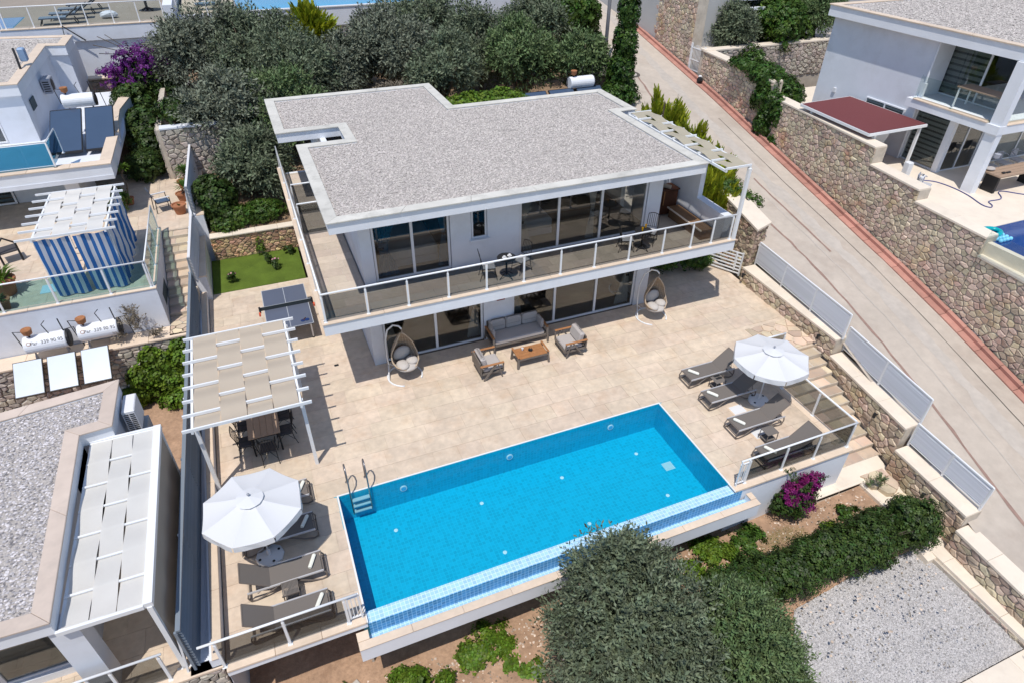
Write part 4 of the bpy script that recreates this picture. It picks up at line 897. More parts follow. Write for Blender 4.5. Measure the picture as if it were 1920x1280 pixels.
# ---- pergola with dining set
pg = thing('dining_pergola', 'white pergola with woven beige cloth roof over the dining table left of the pool', 'pergola', (-1.6, 3.1, 0))
pergola(pg, -3.14, -.10, 1.09, 5.04, 2.47, 8, (-2.93, -.37), 4, SHADE)
for x, y in ((-.35, 1.41), (-2.90, 1.41), (-.35, 4.9), (-2.90, 4.9)): obj('post', B().box(x-.045, y-.045, 0, x+.045, y+.045, 2.40), WMETAL, pg, W=True)
dt = thing('dining_table', 'tan topped dining table under the pergola ringed by black iron chairs', 'table', (-1.54, 3.05, 0))
for k in range(5): obj('plank', B().rbox(-.42+k*.17, -.82, .72, -.42+(k+1)*.17-.004, .85, .75, .006), TABLEW, dt)
obj('table_frame', B().box(-.40, -.78, .66, .41, .81, .718), BLACK, dt)
for x in (-.36, .37):
    for y in (-.74, .77): obj('leg', B().cyl((x, y, 0), (x, y, .68), .024, 8), BLACK, dt)
def iron_chair(lab, group, pad, name='iron_chair', arms=False):
    """seat centre at origin, back towards -x"""
    t = thing(name, lab, 'chair', (0, 0, 0), 0, group)
    obj('seat_pad', B().rbox(-.20, -.21, .43, .22, .21, .475, .03), pad, t)
    b = B(); b.tube([(.21, -.2, .425), (.21, .2, .425), (-.2, .2, .425), (-.2, -.2, .425)], .011, 6, closed=True); obj('seat_frame', b, BLACK, t)
    for sx, sy in ((1, 1), (1, -1)): b = B(); b.tube([(.2, sy*.19, .43), (.23, sy*.2, .22), (.27, sy*.21, 0)], .011, 6); obj('leg', b, BLACK, t)
    for sy in (1, -1): b = B(); b.tube([(-.29, sy*.21, 0), (-.22, sy*.2, .25), (-.2, sy*.2, .45), (-.24, sy*.2, .75), (-.31, sy*.195, .98)], .011, 6); obj('leg', b, BLACK, t)
    b = B(); b.tube([(-.305, -.195, .96), (-.31, -.1, 1.0), (-.315, 0, 1.02), (-.31, .1, 1.0), (-.305, .195, .96)], .011, 6); b.tube([(-.215, -.2, .53), (-.215, .2, .53)], .009, 5); tr = obj('back_rail', b, BLACK, t)
    for k in range(5): y = -.13+.065*k; obj('back_bar', B().tube([(-.215, y, .53), (-.25, y, .78), (-.312, y, 1.01)], .007, 5), BLACK, tr)
    b = B(); b.tube([(.23, -.19, .18), (0, 0, .30), (-.22, .19, .18)], .008, 5); b.tube([(.23, .19, .18), (0, 0, .30), (-.22, -.19, .18)], .008, 5); obj('stretcher', b, BLACK, t)
    if arms:
        for sy in (1, -1): b = B(); b.tube([(-.235, sy*.2, .70), (-.05, sy*.24, .68), (.16, sy*.235, .66), (.22, sy*.215, .56), (.2, sy*.2, .43)], .011, 6); obj('arm', b, BLACK, t)
    return t
GD = 'iron chairs round the pergola table'
ds = [(-2.06, 2.52, 0, 'black iron chair on the left side of the pergola table at its near corner'), (-2.06, 3.2, 0, 'black iron chair on the left side of the pergola table farther in'), (-1.02, 2.62, PI, 'black iron chair on the right side of the pergola table at its near corner'),
      (-1.02, 3.26, PI, 'black iron chair on the right side of the pergola table farther in'), (-1.52, 2.06, PI/2, 'black slat backed iron chair at the near head of the pergola table'), (-1.54, 4.1, -PI/2, 'black iron chair at the far head of the pergola table under the cloth')]
D0 = iron_chair(ds[0][3], GD, DGREY, 'dining_chair', True); D0.location = (ds[0][0], ds[0][1], 0)
for x, y, r, lab in ds[1:]: dup(D0, (x, y, 0), r, lab)
# ---- balcony bistro sets
GB = 'iron chairs of the balcony bistro sets'
C0 = iron_chair('iron balcony chair left of the bistro table with white cups', GB, SEATW); C0.location = (6.05, 4.78, 2.72); C0.rotation_euler.z = math.radians(-12)
dup(C0, (7.22, 4.80, 2.72), PI+.35, 'iron balcony chair right of the bistro table with white cups'); dup(C0, (11.16, 4.80, 2.72), -.35, 'iron balcony chair left of the bistro table with yellow glasses'); dup(C0, (12.22, 4.98, 2.72), PI+.75, 'iron balcony chair right of the bistro table with yellow glasses')
def bistro(lab, x, y):
    t = thing('bistro_table', lab, 'table', (x, y, 2.72), .4, 'round black balcony tables'); obj('table_top', B().lathe([(0, .70), (.30, .70), (.31, .715), (.30, .73), (0, .73)], 20), BLACK, t); obj('column', B().cyl((0, 0, .1), (0, 0, .70), .03, 8), BLACK, t)
    for k in range(4): a = PI/2*k; b = B(); b.tube([(0, 0, .2), (.15*math.cos(a), .15*math.sin(a), .12), (.30*math.cos(a), .30*math.sin(a), .0)], .014, 6); obj('leg', b, BLACK, t)
bistro('round black bistro table with two white cups on the balcony', 6.62, 4.62); bistro('round black bistro table with two yellow glasses on the right of the balcony', 11.70, 4.66)
def cup(name, lab, cat, x, y, z, m, r=.04, h=.05, saucer=True, group=None):
    t = thing(name, lab, cat, (x, y, z), 0, group)
    if saucer: obj('saucer', B().lathe([(.03, 0), (.075, .012), (.07, .015), (0, .006)], 14), WPLAST, t)
    obj('bowl', B().lathe([(r*.65, .008), (r, h), (r*.88, h), (r*.5, .02), (0, .016)], 12), m, t)
cup('cup', 'left white cup and saucer on the black bistro table', 'cup', 6.54, 4.60, 3.452, WPLAST, .045, .055, True, 'cups on the bistro table'); cup('cup', 'right white cup and saucer on the black bistro table', 'cup', 6.74, 4.66, 3.452, WPLAST, .045, .055, True, 'cups on the bistro table')
YEL = mat('orange_juice', (.55, .30, .01), .3)
cup('glass', 'left yellow drink glass on the right bistro table', 'glass', 11.63, 4.62, 3.452, YEL, .035, .13, False, 'yellow drinks'); cup('glass', 'right yellow drink glass on the right bistro table', 'glass', 11.86, 4.78, 3.452, YEL, .035, .13, False, 'yellow drinks')
# ---- lounge group
sf = thing('sofa', 'three seat outdoor sofa with warm grey cushions and teak arms under the balcony', 'sofa', (7.03, 4.70, 0))
obj('seat_cushion', B().rbox(-.92, -.38, .27, .92, .30, .43, .035), CUSH, sf)
for k in range(3): x0 = -.90+k*.605; c = obj('back_cushion', B().rbox(x0, .20, .42, x0+.585, .40, .86, .06), CUSH, sf); obj('cushion_seam', B().box(x0+.06, .192, .63, x0+.52, .199, .642), mat('dark_cushion_seam', (.30, .27, .25), .9), c)  # seam strip darker than the cushion cloth
for s in (-1, 1):
    obj('side_cushion', B().rbox(s*.90-.05 if s > 0 else -.96, -.22, .42, .96 if s > 0 else -.85, .22, .78, .05), CUSH, sf)
    obj('armrest', B().rbox(s*1.0-.045, -.44, .585, s*1.0+.045, .38, .625, .012), TEAK, sf)
    b = B(); b.beam((s*1.0, -.40, .585), (s*1.0, -.50, 0), .06, .05); b.beam((s*1.0, .34, .585), (s*1.0, .46, 0), .06, .05); b.beam((s*1.0, -.43, .30), (s*1.0, .40, .30), .05, .05); obj('arm_frame', b, GREYW, sf)
obj('seat_frame', B().box(-.97, -.40, .20, .97, .40, .268), GREYW, sf); obj('back_frame', B().box(-.95, .41, .25, .95, .45, .78), GREYW, sf)
def armchair(lab):
    t = thing('armchair', lab, 'armchair', (0, 0, 0), 0, 'lounge armchairs')
    obj('seat_cushion', B().rbox(-.26, -.36, .28, .40, .36, .42, .035), CUSH, t); b = B(); b.rbox(-.12, -.35, .42, .06, .35, .84, .06); o = obj('back_cushion', b, CUSH, t)
    me = o.data
    for v in me.vertices: v.co.x = v.co.x-.14-(v.co.z-.42)*.25
    obj('cushion_seam', B().box(-.152, -.30, .60, -.140, .30, .612), MATS['dark_cushion_seam'], t)
    for s in (-1, 1):
        obj('armrest', B().rbox(-.40, s*.43-.04, .585, .41, s*.43+.04, .625, .012), TEAK, t)
        b = B(); b.beam((.14, s*.43, .585), (-.28, s*.43, 0), .05, .055); b.beam((.20, s*.43, .585), (.36, s*.43, .02), .03, .035); b.beam((.39, s*.43, .585), (.40, s*.40, .24), .04, .04); b.beam((-.37, s*.43, .585), (-.37, s*.40, .24), .04, .05); obj('arm_frame', b, GREYW, t)
    obj('seat_frame', B().box(-.36, -.40, .21, .42, .40, .278), GREYW, t); obj('back_frame', B().box(-.40, -.38, .30, -.36, .38, .70), GREYW, t); return t
A0 = armchair('warm grey armchair with teak arms left of the coffee table facing right'); A0.location = (5.50, 3.45, 0); dup(A0, (8.58, 3.53, 0), PI, 'warm grey armchair with teak arms right of the coffee table facing left')
ct = thing('coffee_table', 'low teak slat coffee table with raised end bars in front of the sofa', 'coffee table', (7.04, 3.48, 0))
for k in range(4): obj('slat', B().rbox(-.50, -.29+k*.146, .375, .50, -.29+(k+1)*.146-.006, .40, .005), TEAK, ct)
for s in (-1, 1):
    obj('end_bar', B().rbox(s*.535-.035, -.31, .43, s*.535+.035, .31, .465, .01), TEAK, ct)
    for y in (-.27, .27): obj('leg', B().beam((s*.535, y*.9, .43), (s*.56, y*1.12, 0), .06, .07), GREYW, ct)
obj('table_frame', B().box(-.52, -.295, .315, .52, .295, .374), GREYW, ct)
cup('cup', 'white tealight cup on the teak coffee table', 'cup', 6.80, 3.60, .401, WPLAST, .045, .09, False)
cd = thing('ashtray', 'small black wire lantern dish on the teak coffee table', 'ashtray', (7.05, 3.50, .401), .6); obj('dish', B().lathe([(.05, 0), (.085, .03), (.075, .03), (0, .01)], 6), BLACKP, cd); b = B()
for k in range(6): a = PI/3*k; b.tube([(.08*math.cos(a), .08*math.sin(a), .03), (.05*math.cos(a), .05*math.sin(a), .10)], .005, 4)
b.tube([(.05*math.cos(PI/3*k), .05*math.sin(PI/3*k), .10) for k in range(6)], .005, 4, closed=True); obj('wire_ring', b, BLACK, cd)
# ---- hanging egg chairs
def egg(lab, loc, rz):
    t = thing('hanging_egg_chair', lab, 'hanging chair', loc, rz, 'hanging egg chairs')   # opening towards -y
    ring = [(.58*math.cos(a), .58*math.sin(a)-.02, .025) for a in [math.radians(x) for x in range(-55, -306, -14)]]
    ring = [(.56*math.cos(math.radians(x)), .56*math.sin(math.radians(x)), .025) for x in range(-48, 252, 12)]
    obj('base_ring', B().tube(ring, .027, 8), WMETAL, t, smooth=True)
    b = B(); b.tube([(-.30, .47, .03), (-.32, .52, .55), (-.31, .52, 1.2), (-.24, .42, 1.68), (-.12, .22, 1.93), (0, .06, 1.94), (.05, -.02, 1.86)], .027, 8); b.tube([(-.55, .05, .03), (-.40, .34, .20), (-.32, .51, .30)], .02, 6); b.tube([(-.02, .56, .03), (-.2, .55, .2), (-.31, .52, .32)], .02, 6); obj('stand', b, WMETAL, t, smooth=True)
    obj('chain', B().cyl((.05, -.03, 1.86), (.05, -.03, 1.66), .008, 5), STEEL, t)
    cx, cy = .05, -.03; nt_, nf = 16, 22; z0, hgt = .30, 1.38; vs = []; edge_l = []; edge_r = []
    for j in range(nt_+1):
        u = j/nt_; r = .455*(math.sin(PI*min(1, u**.72))**.8 if 0 < u < 1 else 0)*(1-.12*u)+.012; z = z0+hgt*u
        if u < .16: w = 0
        elif u < .30: w = math.radians(88)*((u-.16)/.14)**.6
        elif u < .5: w = math.radians(88+14*(u-.3)/.2)
        else: w = math.radians(102-30*(u-.5)/.5)
        a0 = -PI/2+w; a1 = 1.5*PI-w; lean = .0
        for k in range(nf+1):
            a = a0+(a1-a0)*k/nf; vs.append((cx+r*math.cos(a), cy+r*.92*math.sin(a)+.10*max(0, u-.25)*1.2-.06*(1-u), z))
        edge_l.append(vs[-nf-1]); edge_r.append(vs[-1])
    fs = [(j*(nf+1)+k, j*(nf+1)+k+1, (j+1)*(nf+1)+k+1, (j+1)*(nf+1)+k) for j in range(nt_) for k in range(nf)]
    sh = obj('basket', B().add(vs, fs), WICKD, t, smooth=True); b = B()
    for k in range(0, nf+1, 2): b.tube([Vector(vs[j*(nf+1)+k])*1.0 for j in range(0, nt_+1, 2)], .008, 4, cap=False)
    for j in range(1, nt_, 2): b.tube([vs[j*(nf+1)+k] for k in range(nf+1)], .007, 4, cap=False)
    obj('weave', b, WICK, sh); e = edge_l[2:]; e2 = edge_r[2:]; obj('rim', B().tube(e[::-1]+e2, .021, 7), WICK, t, smooth=True)
    obj('seat_cushion', B().blob((cx, cy-.07, .50), (.37, .36, .12), 14, 8, .05), EGGC, t, smooth=True)
    obj('side_cushion', B().blob((cx-.16, cy-.12, .60), (.20, .26, .11), 12, 8, .05), EGGC, t, smooth=True); obj('side_cushion', B().blob((cx+.20, cy-.08, .62), (.19, .22, .11), 12, 8, .05), EGGC, t, smooth=True)
    obj('back_cushion', B().blob((cx, cy+.22, .80), (.32, .10, .26), 12, 8, .05), EGGC, t, smooth=True); return t
egg('hanging egg chair with pale cushions beside the left glass doors', (2.90, 4.24, 0), .25); egg('hanging egg chair with pale cushions at the right end of the terrace', (12.26, 4.20, 0), .05)
# ---- table tennis
tt = thing('table_tennis_table', 'grey blue table tennis table with dark net and orange clamps beside the lawn', 'table tennis table', (-.237, 8.61, 0))
for s in (-1, 1):
    h = obj('table_half', B().box(-.762, .006 if s > 0 else -1.37, .735, .762, 1.37 if s > 0 else -.006, .76), PING, tt)
    b = B(); y0, y1 = (.006, 1.37) if s > 0 else (-1.37, -.006); b.box(-.764, y0, .757, -.744, y1, .7615).box(.744, y0, .757, .764, y1, .7615).box(-.009, y0, .7602, .009, y1, .7612)
    yy = 1.35 if s > 0 else -1.37; b.box(-.744, yy, .7602, .744, yy+.02, .7612); obj('line_marking', b, mat('white_line_paint', (.45, .47, .50), .5), h)
    obj('under_frame', B().box(-.70, y0+.08, .69, .70, y1-.08, .733), GREYP, h)
    for x in (-.66, .66): lg = obj('leg', B().box(x-.025, s*1.12-.025, .04, x+.025, s*1.12+.025, .70), ALU, tt); obj('foot', B().lathe([(.045, 0), (.045, .04), (.03, .05)], 8, (x, s*1.12, 0)), BLACKP, lg)
obj('net', B().box(-.90, -.004, .765, .90, .004, .90), NET, tt); obj('net_tape', B().box(-.90, -.006, .90, .90, .006, .914), mat('pale_net_tape', (.35, .37, .39), .8), tt)
for s in (-1, 1): p = obj('net_post', B().box(s*.90-.03, -.04, .70, s*.90+.03, .04, .92), BLACKP, tt); obj('clamp', B().box(s*.93-.025, -.18, .66, s*.93+.035, -.045, .75), ORANGE, p)
pd = thing('table_tennis_bats', 'blue table tennis bats lying on the near end of the grey table', 'bats', (.26, 7.50, .762), .5)
for k, (x, y, a) in enumerate(((-.06, .03, .4), (.07, -.03, 2.6))):
    c, s_ = math.cos(a), math.sin(a); b = B(); b.lathe([(.075, 0), (.075, .014)], 14, (x, y, 0)); q = obj('bat_blade', b, BLUEP, pd); obj('bat_handle', B().beam((x+c*.07, y+s_*.07, .01), (x+c*.17, y+s_*.17, .01), .028, .022), DWOOD, q)
# ---- railings of the deck
railing('smoked glass front railing beside the left loungers with a small end gate panel', [(-2.99, -3.64, .012), (-.37, -3.64, .012)], .95, GLASSR, [[0.02, 1.34, 2.60]], ext=(.28, .27))
railing('smoked glass front railing on the white wall behind the right loungers', [(10.32, -3.60, .012), (14.02, -3.60, .012)], .95, GLASSR, [[.02, 1.28, 2.42, 3.66]], ext=(.30, 0))
railing('smoked glass side railing between the right loungers and the stone stairs', [(14.02, -3.56, .012), (14.02, .52, .012)], .95, GLASSR, spacing=1.35)
railing('short smoked glass railing at the head of the stone stairs behind the small umbrella', [(14.06, .56, .012), (15.1, .56, .012)], .95, GLASSR, spacing=1.04)
def end_panel(lab, x, d):
    t = thing('rail_end_panel', lab, 'rail panel', (x, -3.62, .012), 0, 'white barred end panels of the deck rails'); b = B()
    obj('panel_frame', B().box(-.02, -.02, .10, .02, .02, .93).box(-.02 if d > 0 else -.28, -.015, .10, .28 if d > 0 else .02, .015, .13).box(.24*d-.02, -.02, .0, .24*d+.02, .02, .93).box(-.02 if d > 0 else -.28, -.015, .83, .28 if d > 0 else .02, .015, .86), WMETAL, t)
    for k in (1, 2): obj('bar', B().box(.08*k*d-.009, -.009, .12, .08*k*d+.009, .009, .85), WMETAL, t)
end_panel('small white barred panel at the pool end of the left deck rail', -.33, 1); end_panel('small white barred panel at the pool end of the right deck rail', 10.28, -1)
# ================================================================ STAIRS, STREET WALL, PIER, GATE
st = thing('stone_stairs', 'rough stone stairs running down between the deck rail and the street wall', 'stairs', (15.4, -1.4, -.7))
NS = 11
def wallx(y): return float(np.interp(y, [-9, -6.45, -3.85, -3.75, -.1, 5.05], [15.36, 15.72, 15.95, 16.18, 16.76, 17.0]))
cz = 0.0
for k in range(NS):
    ya = .62-k*.36; yb = ya-.37; z = -.13*(k+1) if k else -.10; xr = wallx((ya+yb)/2)-.02; x0 = 14.1
    obj('step_core', B().box(x0, yb, z-.5, xr, ya, z-.02), MORTAR, st, W=True); x = x0+.02; R = random.Random(100+k)
    while x < xr-.12:
        w = min(R.uniform(.38, .78), xr-x); b = B(); b.rv = R.random(); j = lambda: R.uniform(-.02, .02)
        pl = [(x+.012+j(), yb+.02+j()), (x+w-.012+j(), yb+.02+j()), (x+w-.012+j(), ya-.004), (x+.012+j(), ya-.004)]; b.prism(pl, z-.13, [z+j()*.5 for _ in range(4)]); obj('tread_stone', b, STEPS, st, W=True, bevel=.018); x += w
obj('stair_kerb', B().box(16.0, -.5, -.9, 16.01, -.49, -.89), CREAM, st, W=True)
# landing and path along the flower bed
struct('path', B().prism([(12.0, -4.02), (14.78, -4.02), (14.78, -3.34), (12.0, -3.56)], -2.2, -1.475).prism([(14.78, -6.6), (15.75, -6.6), (16.15, -3.34), (14.1, -3.34), (14.78, -4.05)], -2.6, [-1.93, -1.93, -1.45, -1.45, -1.50]), CREAM)
pth = bpy.data.objects['path']
for poly in cells(1.3, (.6, .6), (3.1, 3.1), .40, .30, 41):
    n = len(poly); cx = sum(p[0] for p in poly)/n; cy = sum(p[1] for p in poly)/n; xx = 14.55+cx+(-.0)*cy; yy = -6.9+cy
    if yy > -5.75 and xx < wallx(yy)-.1 and xx > 14.95-.25*(yy+4):
        zz = -1.44 if yy > -4.6 else (-1.60 if yy > -5.1 else (-1.72 if yy > -5.5 else -1.84)); b = B(); b.rv = random.random(); pl = [(xx+(p[0]-cx)*.92, yy+(p[1]-cy)*.92) for p in poly]
        if (pl[1][0]-pl[0][0])*(pl[2][1]-pl[1][1])-(pl[1][1]-pl[0][1])*(pl[2][0]-pl[1][0]) < 0: pl = pl[::-1]
        b.prism(pl, zz-.35, zz+random.uniform(.0, .03)); obj('path_stone', b, STEPS, pth, bevel=.015)
kb = thing('bed_kerb', 'dark edged cream marble kerb round the soil bed by the path', 'kerb', (13.5, -4.0, -1.6))
coping_run(kb, (12.2, -4.02), (14.8, -4.02), -1.44, .10, .14, (0, 1), CREAM, 3, 'kerb_slab', 0); coping_run(kb, (14.72, -6.2), (14.72, -4.02), -1.46, .10, .2, (1, 0), CREAM, 3, 'kerb_slab', 0)
# the street wall steps down in four lengths
sw = thing('street_wall', 'stepped rubble wall with cream coping between the stairs and the street', 'stone wall', (16.5, -1.5, 0))
segs = [((17.04, 5.10), (16.84, -.06), .65, (-.05, -.25), 4), ((16.76, -.10), (16.22, -3.72), .05, (-.25, -1.6), 3), ((15.97, -3.85), (15.74, -6.43), -.62, (-1.6, -2.0), 2), ((15.56, -6.46), (15.22, -10.5), -1.07, (-2.0, -2.4), 4)]
pieces = []
for i, (p, q, zt_, zb_, n) in enumerate(segs):
    dx, dy = q[0]-p[0], q[1]-p[1]; L = math.hypot(dx, dy); nx, ny = dy/L, -dx/L
    if nx > 0: nx, ny = -nx, -ny
    b = B(); pl = [(p[0]+nx*-.02, p[1]), (q[0]-nx*.02, q[1]), (q[0]+.60, q[1]), (p[0]+.60, p[1])]
    if dy < 0: pl = pl
    b.prism(pl, -3.0, zt_-.07); obj('wall_core', b, MORTAR, sw, W=True)
    coping_run(sw, (p[0], p[1]), (q[0], q[1]), zt_, .60, .085, (1, 0), CREAM, n, over=.04)
    pieces += stone_pieces(p, q, zb_, (zt_-.085, zt_-.085), (nx, ny), .30, .19, 50+i, gap=.09, depth=(.012, .045))
lay_stones(sw, pieces, mat('street_wall_stone', (.56, .455, .345), .9, var=(2.4, .2), var2=(14, .2), rnd=.26, hue=.03, dirt=(.9, (.45, .24, .09), .5), bump=(35, .5)))
for x, y, z, lab in ((17.0, 4.86, .42, 'black wall light on the street wall nearest the white gate'), (16.80, .55, .40, 'black wall light on the street wall at the head of the stairs'),
                     (16.30, -2.7, -.3, 'black wall light on the street wall beside the right deck rail'), (15.80, -5.25, -1.05, 'black wall light on the street wall above the hedge end')):
    t = thing('wall_light', lab, 'wall light', (x-.03, y, z), 0, 'black lights on the street wall'); obj('light_body', B().cyl((-.10, 0, -.08), (-.10, 0, .09), .045, 10), BLACKP, t); obj('bracket', B().box(-.10, -.02, -.01, .03, .02, .03), BLACKP, t)
# louvred fence panels on the wall
def fence(lab, p, q, z, h, bays):
    t = thing('louvre_fence', lab, 'fence', (*p, z), 0, 'pale louvred fences on the street wall'); p = Vector((*p, z)); q = Vector((*q, z)); d = (q-p); L = d.length; d = d/L; up = Vector((0, 0, 1)); sd = Vector((-d.y, d.x, 0))
    for zz, w in ((h, .05), (.13, .045)): obj('rail', B().beam(p+up*zz, q+up*zz, .05, w), WMETAL, t, W=True)
    for i in range(bays+1): s = L*i/bays; obj('post', B().beam(p+d*s, p+d*s+up*(h+.01), .05, .05, up=sd), WMETAL, t, W=True)
    for i in range(bays):
        a = p+d*(L*i/bays+.04); c = p+d*(L*(i+1)/bays-.04); n = 10
        for k in range(n):
            zz = .19+(h-.25)*(k+.5)/n; b = B(); b.rv = random.random(); o1 = sd*.030+up*.024; v = [a+up*zz-o1, c+up*zz-o1, c+up*zz+o1, a+up*zz+o1]; e = (o1.cross(d)).normalized()*.005
            b.add([x-e for x in v]+[x+e for x in v], [(0,3,2,1),(4,5,6,7),(0,1,5,4),(1,2,6,5),(2,3,7,6),(3,0,4,7)]); obj('louvre', b, FENCEW, t, W=True)
fence('pale louvred fence panel highest on the street wall beside the white gate', (17.58, 5.08), (17.02, -.12), .66, .98, 3)
fence('pale louvred fence panel in the middle of the street wall above the stairs', (17.30, -.06), (16.72, -3.74), .06, .98, 2)
fence('pale louvred fence panel lowest on the street wall beside the flower bed path', (16.45, -3.86), (16.22, -6.40), -.61, .88, 2)
# tall pier and side wall towards the villa
pr = thing('stone_pier', 'tall rust stained rubble pier with a wide cream cap beside the white gate', 'pier', (17.7, 6.6, 0))
PZ = 2.25
obj('wall_core', B().prism([(17.28, 5.15), (18.05, 5.45), (18.65, 9.3), (17.9, 9.4)], -.3, [PZ-.06, PZ-.06, PZ+.45, PZ+.45]), MORTAR, pr, W=True)
PST = mat('rust_streaked_stone', (.44, .345, .25), .9, var=(2.4, .22), var2=(14, .2), rnd=.36, hue=.03, dirt=(1.0, (.50, .22, .05), .7), bump=(35, .5))
lay_stones(pr, stone_pieces((17.26, 5.13), (18.05, 5.43), (-.1, .7), (PZ-.08, PZ-.08), (.36, -.93), .24, .16, 61)+stone_pieces((17.90, 9.4), (17.26, 5.13), (-.1, -.1), (PZ+.40, PZ-.08), (-.99, .15), .26, .17, 62), PST)
b = B(); b.prism([(17.20, 5.02), (18.16, 5.36), (18.75, 9.4), (17.82, 9.5)], [PZ-.06, PZ-.06, PZ+.44, PZ+.44], [PZ+.04, PZ+.04, PZ+.54, PZ+.54]); obj('cap_slab', b, CREAM, pr, W=True, bevel=.01)
gt = thing('white_gate', 'low white barred metal gate between the villa and the stone pier', 'gate', (17.25, 5.45, 0), 0)
b = B(); p = Vector((16.2, 7.2, 0)); q = Vector((17.22, 5.45, 0)); up = Vector((0, 0, 1)); d = (q-p).normalized()
for s in (0, 1): obj('gate_post', B().beam(p.lerp(q, s), p.lerp(q, s)+up*1.05, .05, .05), WMETAL, gt, W=True)
for k in range(7): obj('gate_bar', B().beam(p+up*(.10+.15*k)+d*.03, q+up*(.10+.15*k)-d*.03, .03, .05), WMETAL, gt, W=True)
obj('latch', B().beam(q-d*.25+up*.2, q-d*.25+up*1.0, .05, .07), WMETAL, gt, W=True)

# ================================================================ ROADSIDE RETAINING WALL
rw = thing('retaining_wall', 'high rust streaked rubble retaining wall with stepped cream coping along the far side of the street', 'retaining wall', (23, 8, 1))
def rwx(y): return road_x(y)[1]+.26
prof = [(-9.0, 2.80), (-.05, 2.80), (-.05, 3.48), (3.0, 3.48), (3.0, 3.93), (5.6, 3.93), (5.6, 4.62), (12.9, 4.62), (12.9, 5.25), (19.5, 5.25)]
pieces = []
for k in range(0, len(prof), 2):
    (ya, za), (yb, zb) = prof[k], prof[k+1]; n = max(1, round((yb-ya)/3.2))
    for i in range(n):
        y0, y1 = lerp(ya, yb, i/n), lerp(ya, yb, (i+1)/n); p, q = (rwx(y0), y0), (rwx(y1), y1)
        b = B(); b.prism([(p[0]+.02, p[1]), (q[0]+.02, q[1]), (q[0]+.6, q[1]), (p[0]+.6, p[1])][::-1], -3, za-.07); obj('wall_core', b, MORTAR, rw, W=True)
        pieces += stone_pieces(p, q, (road_z(y0), road_z(y1)), (za-.07, za-.07), (-1, 0), .27, .185, 200+k*10+i, gap=.09, depth=(.010, .038))
    coping_run(rw, (rwx(ya), ya), (rwx(yb), yb), za, .62, .08, (1, 0), CREAM, max(1, round((yb-ya)/1.6)), over=.05)
p, q = (rwx(20.9), 20.9), (rwx(36), 36.0)
for i in range(5):
    y0, y1 = lerp(20.9, 36, i/5), lerp(20.9, 36, (i+1)/5); b = B(); b.prism([(rwx(y0)+.02, y0), (rwx(y1)+.02, y1), (rwx(y1)+.7, y1), (rwx(y0)+.7, y0)][::-1], 0, 10.2); obj('wall_core', b, MORTAR, rw, W=True)
    pieces += stone_pieces((rwx(y0), y0), (rwx(y1), y1), (road_z(y0), road_z(y1)), (10.2, 10.2), (-1, 0), .32, .22, 300+i, gap=.09, depth=(.010, .038))
RWS = mat('retaining_wall_stone', (.56, .455, .35), .9, var=(2.0, .18), var2=(14, .2), rnd=.26, hue=.03, dirt=(.7, (.46, .21, .05), .6), bump=(35, .5))
lay_stones(rw, pieces, RWS)
g2 = thing('iron_gate', 'white scrolled iron gate in the roadside wall beside the grey house', 'gate', (rwx(20.2), 20.2, 3.85)); b = B(); x = rwx(20.2)+.1
obj('gate_core', B().box(rwx(20)+.45, 19.5, 3, rwx(20)+.6, 20.95, 5.0), GREYR, g2, W=True)
for y in (19.62, 20.85): obj('gate_post', B().box(x-.04, y-.05, 3.75, x+.04, y+.05, 5.35), WMETAL, g2, W=True)
for k in range(9): y = 19.75+k*.125; obj('gate_bar', B().cyl((x, y, 3.95), (x, y, 5.15+.18*math.sin(PI*k/8)), .016, 6), WMETAL, g2, W=True)
for z in (3.95, 4.5, 5.12): obj('gate_rail', B().box(x-.02, 19.66, z-.02, x+.02, 20.82, z+.02), WMETAL, g2, W=True)
# right hand terrace, its back wall and the upper garden
struct('right_terrace', B().prism([(22.5, -12), (70, -12), (70, 17.4), (24.6, 17.4), (23.4, 6), (22.9, 3)], -1, 3.2), CREAM)
bw = thing('garden_wall', 'rubble garden wall with white coping behind the right hand house, half hidden by ivy', 'stone wall', (28, 19.2, 3.2))
obj('wall_core', B().box(24.5, 19.22, 2, 40, 19.8, 5.2), MORTAR, bw, W=True); lay_stones(bw, stone_pieces((24.7, 19.2), (34.5, 19.2), (3.4, 3.4), (5.2, 5.2), (0, -1), .30, .2, 71), STONEG)
coping_run(bw, (24.4, 19.18), (40, 19.18), 5.29, .62, .09, (0, 1), CREAM, 7)
struct('upper_garden', B().box(24.9, 19.8, 3, 70, 21.6, 5.05), CONC2)
# grey house beyond
gh = thing('grey_house', 'grey rendered house with a deep white edged overhang behind the garden trees', 'house', (29, 25, 4))
obj('wall', B().box(24.95, 21.0, 3.5, 27.6, 34, 12.0).box(27.6, 23.2, 3.5, 46, 34, 12.0), GREYR, gh, W=True)
obj('overhang', B().box(27.62, 20.9, 7.35, 31.0, 23.2, 7.9), WALLW, gh, W=True); obj('overhang_trim', B().box(27.65, 20.7, 6.85, 31.0, 20.88, 7.0), WHITE, gh, W=True)
window(gh, 'x', 23.15, 29.2, 33.5, 5.1, 7.0, [31.3], 'window')

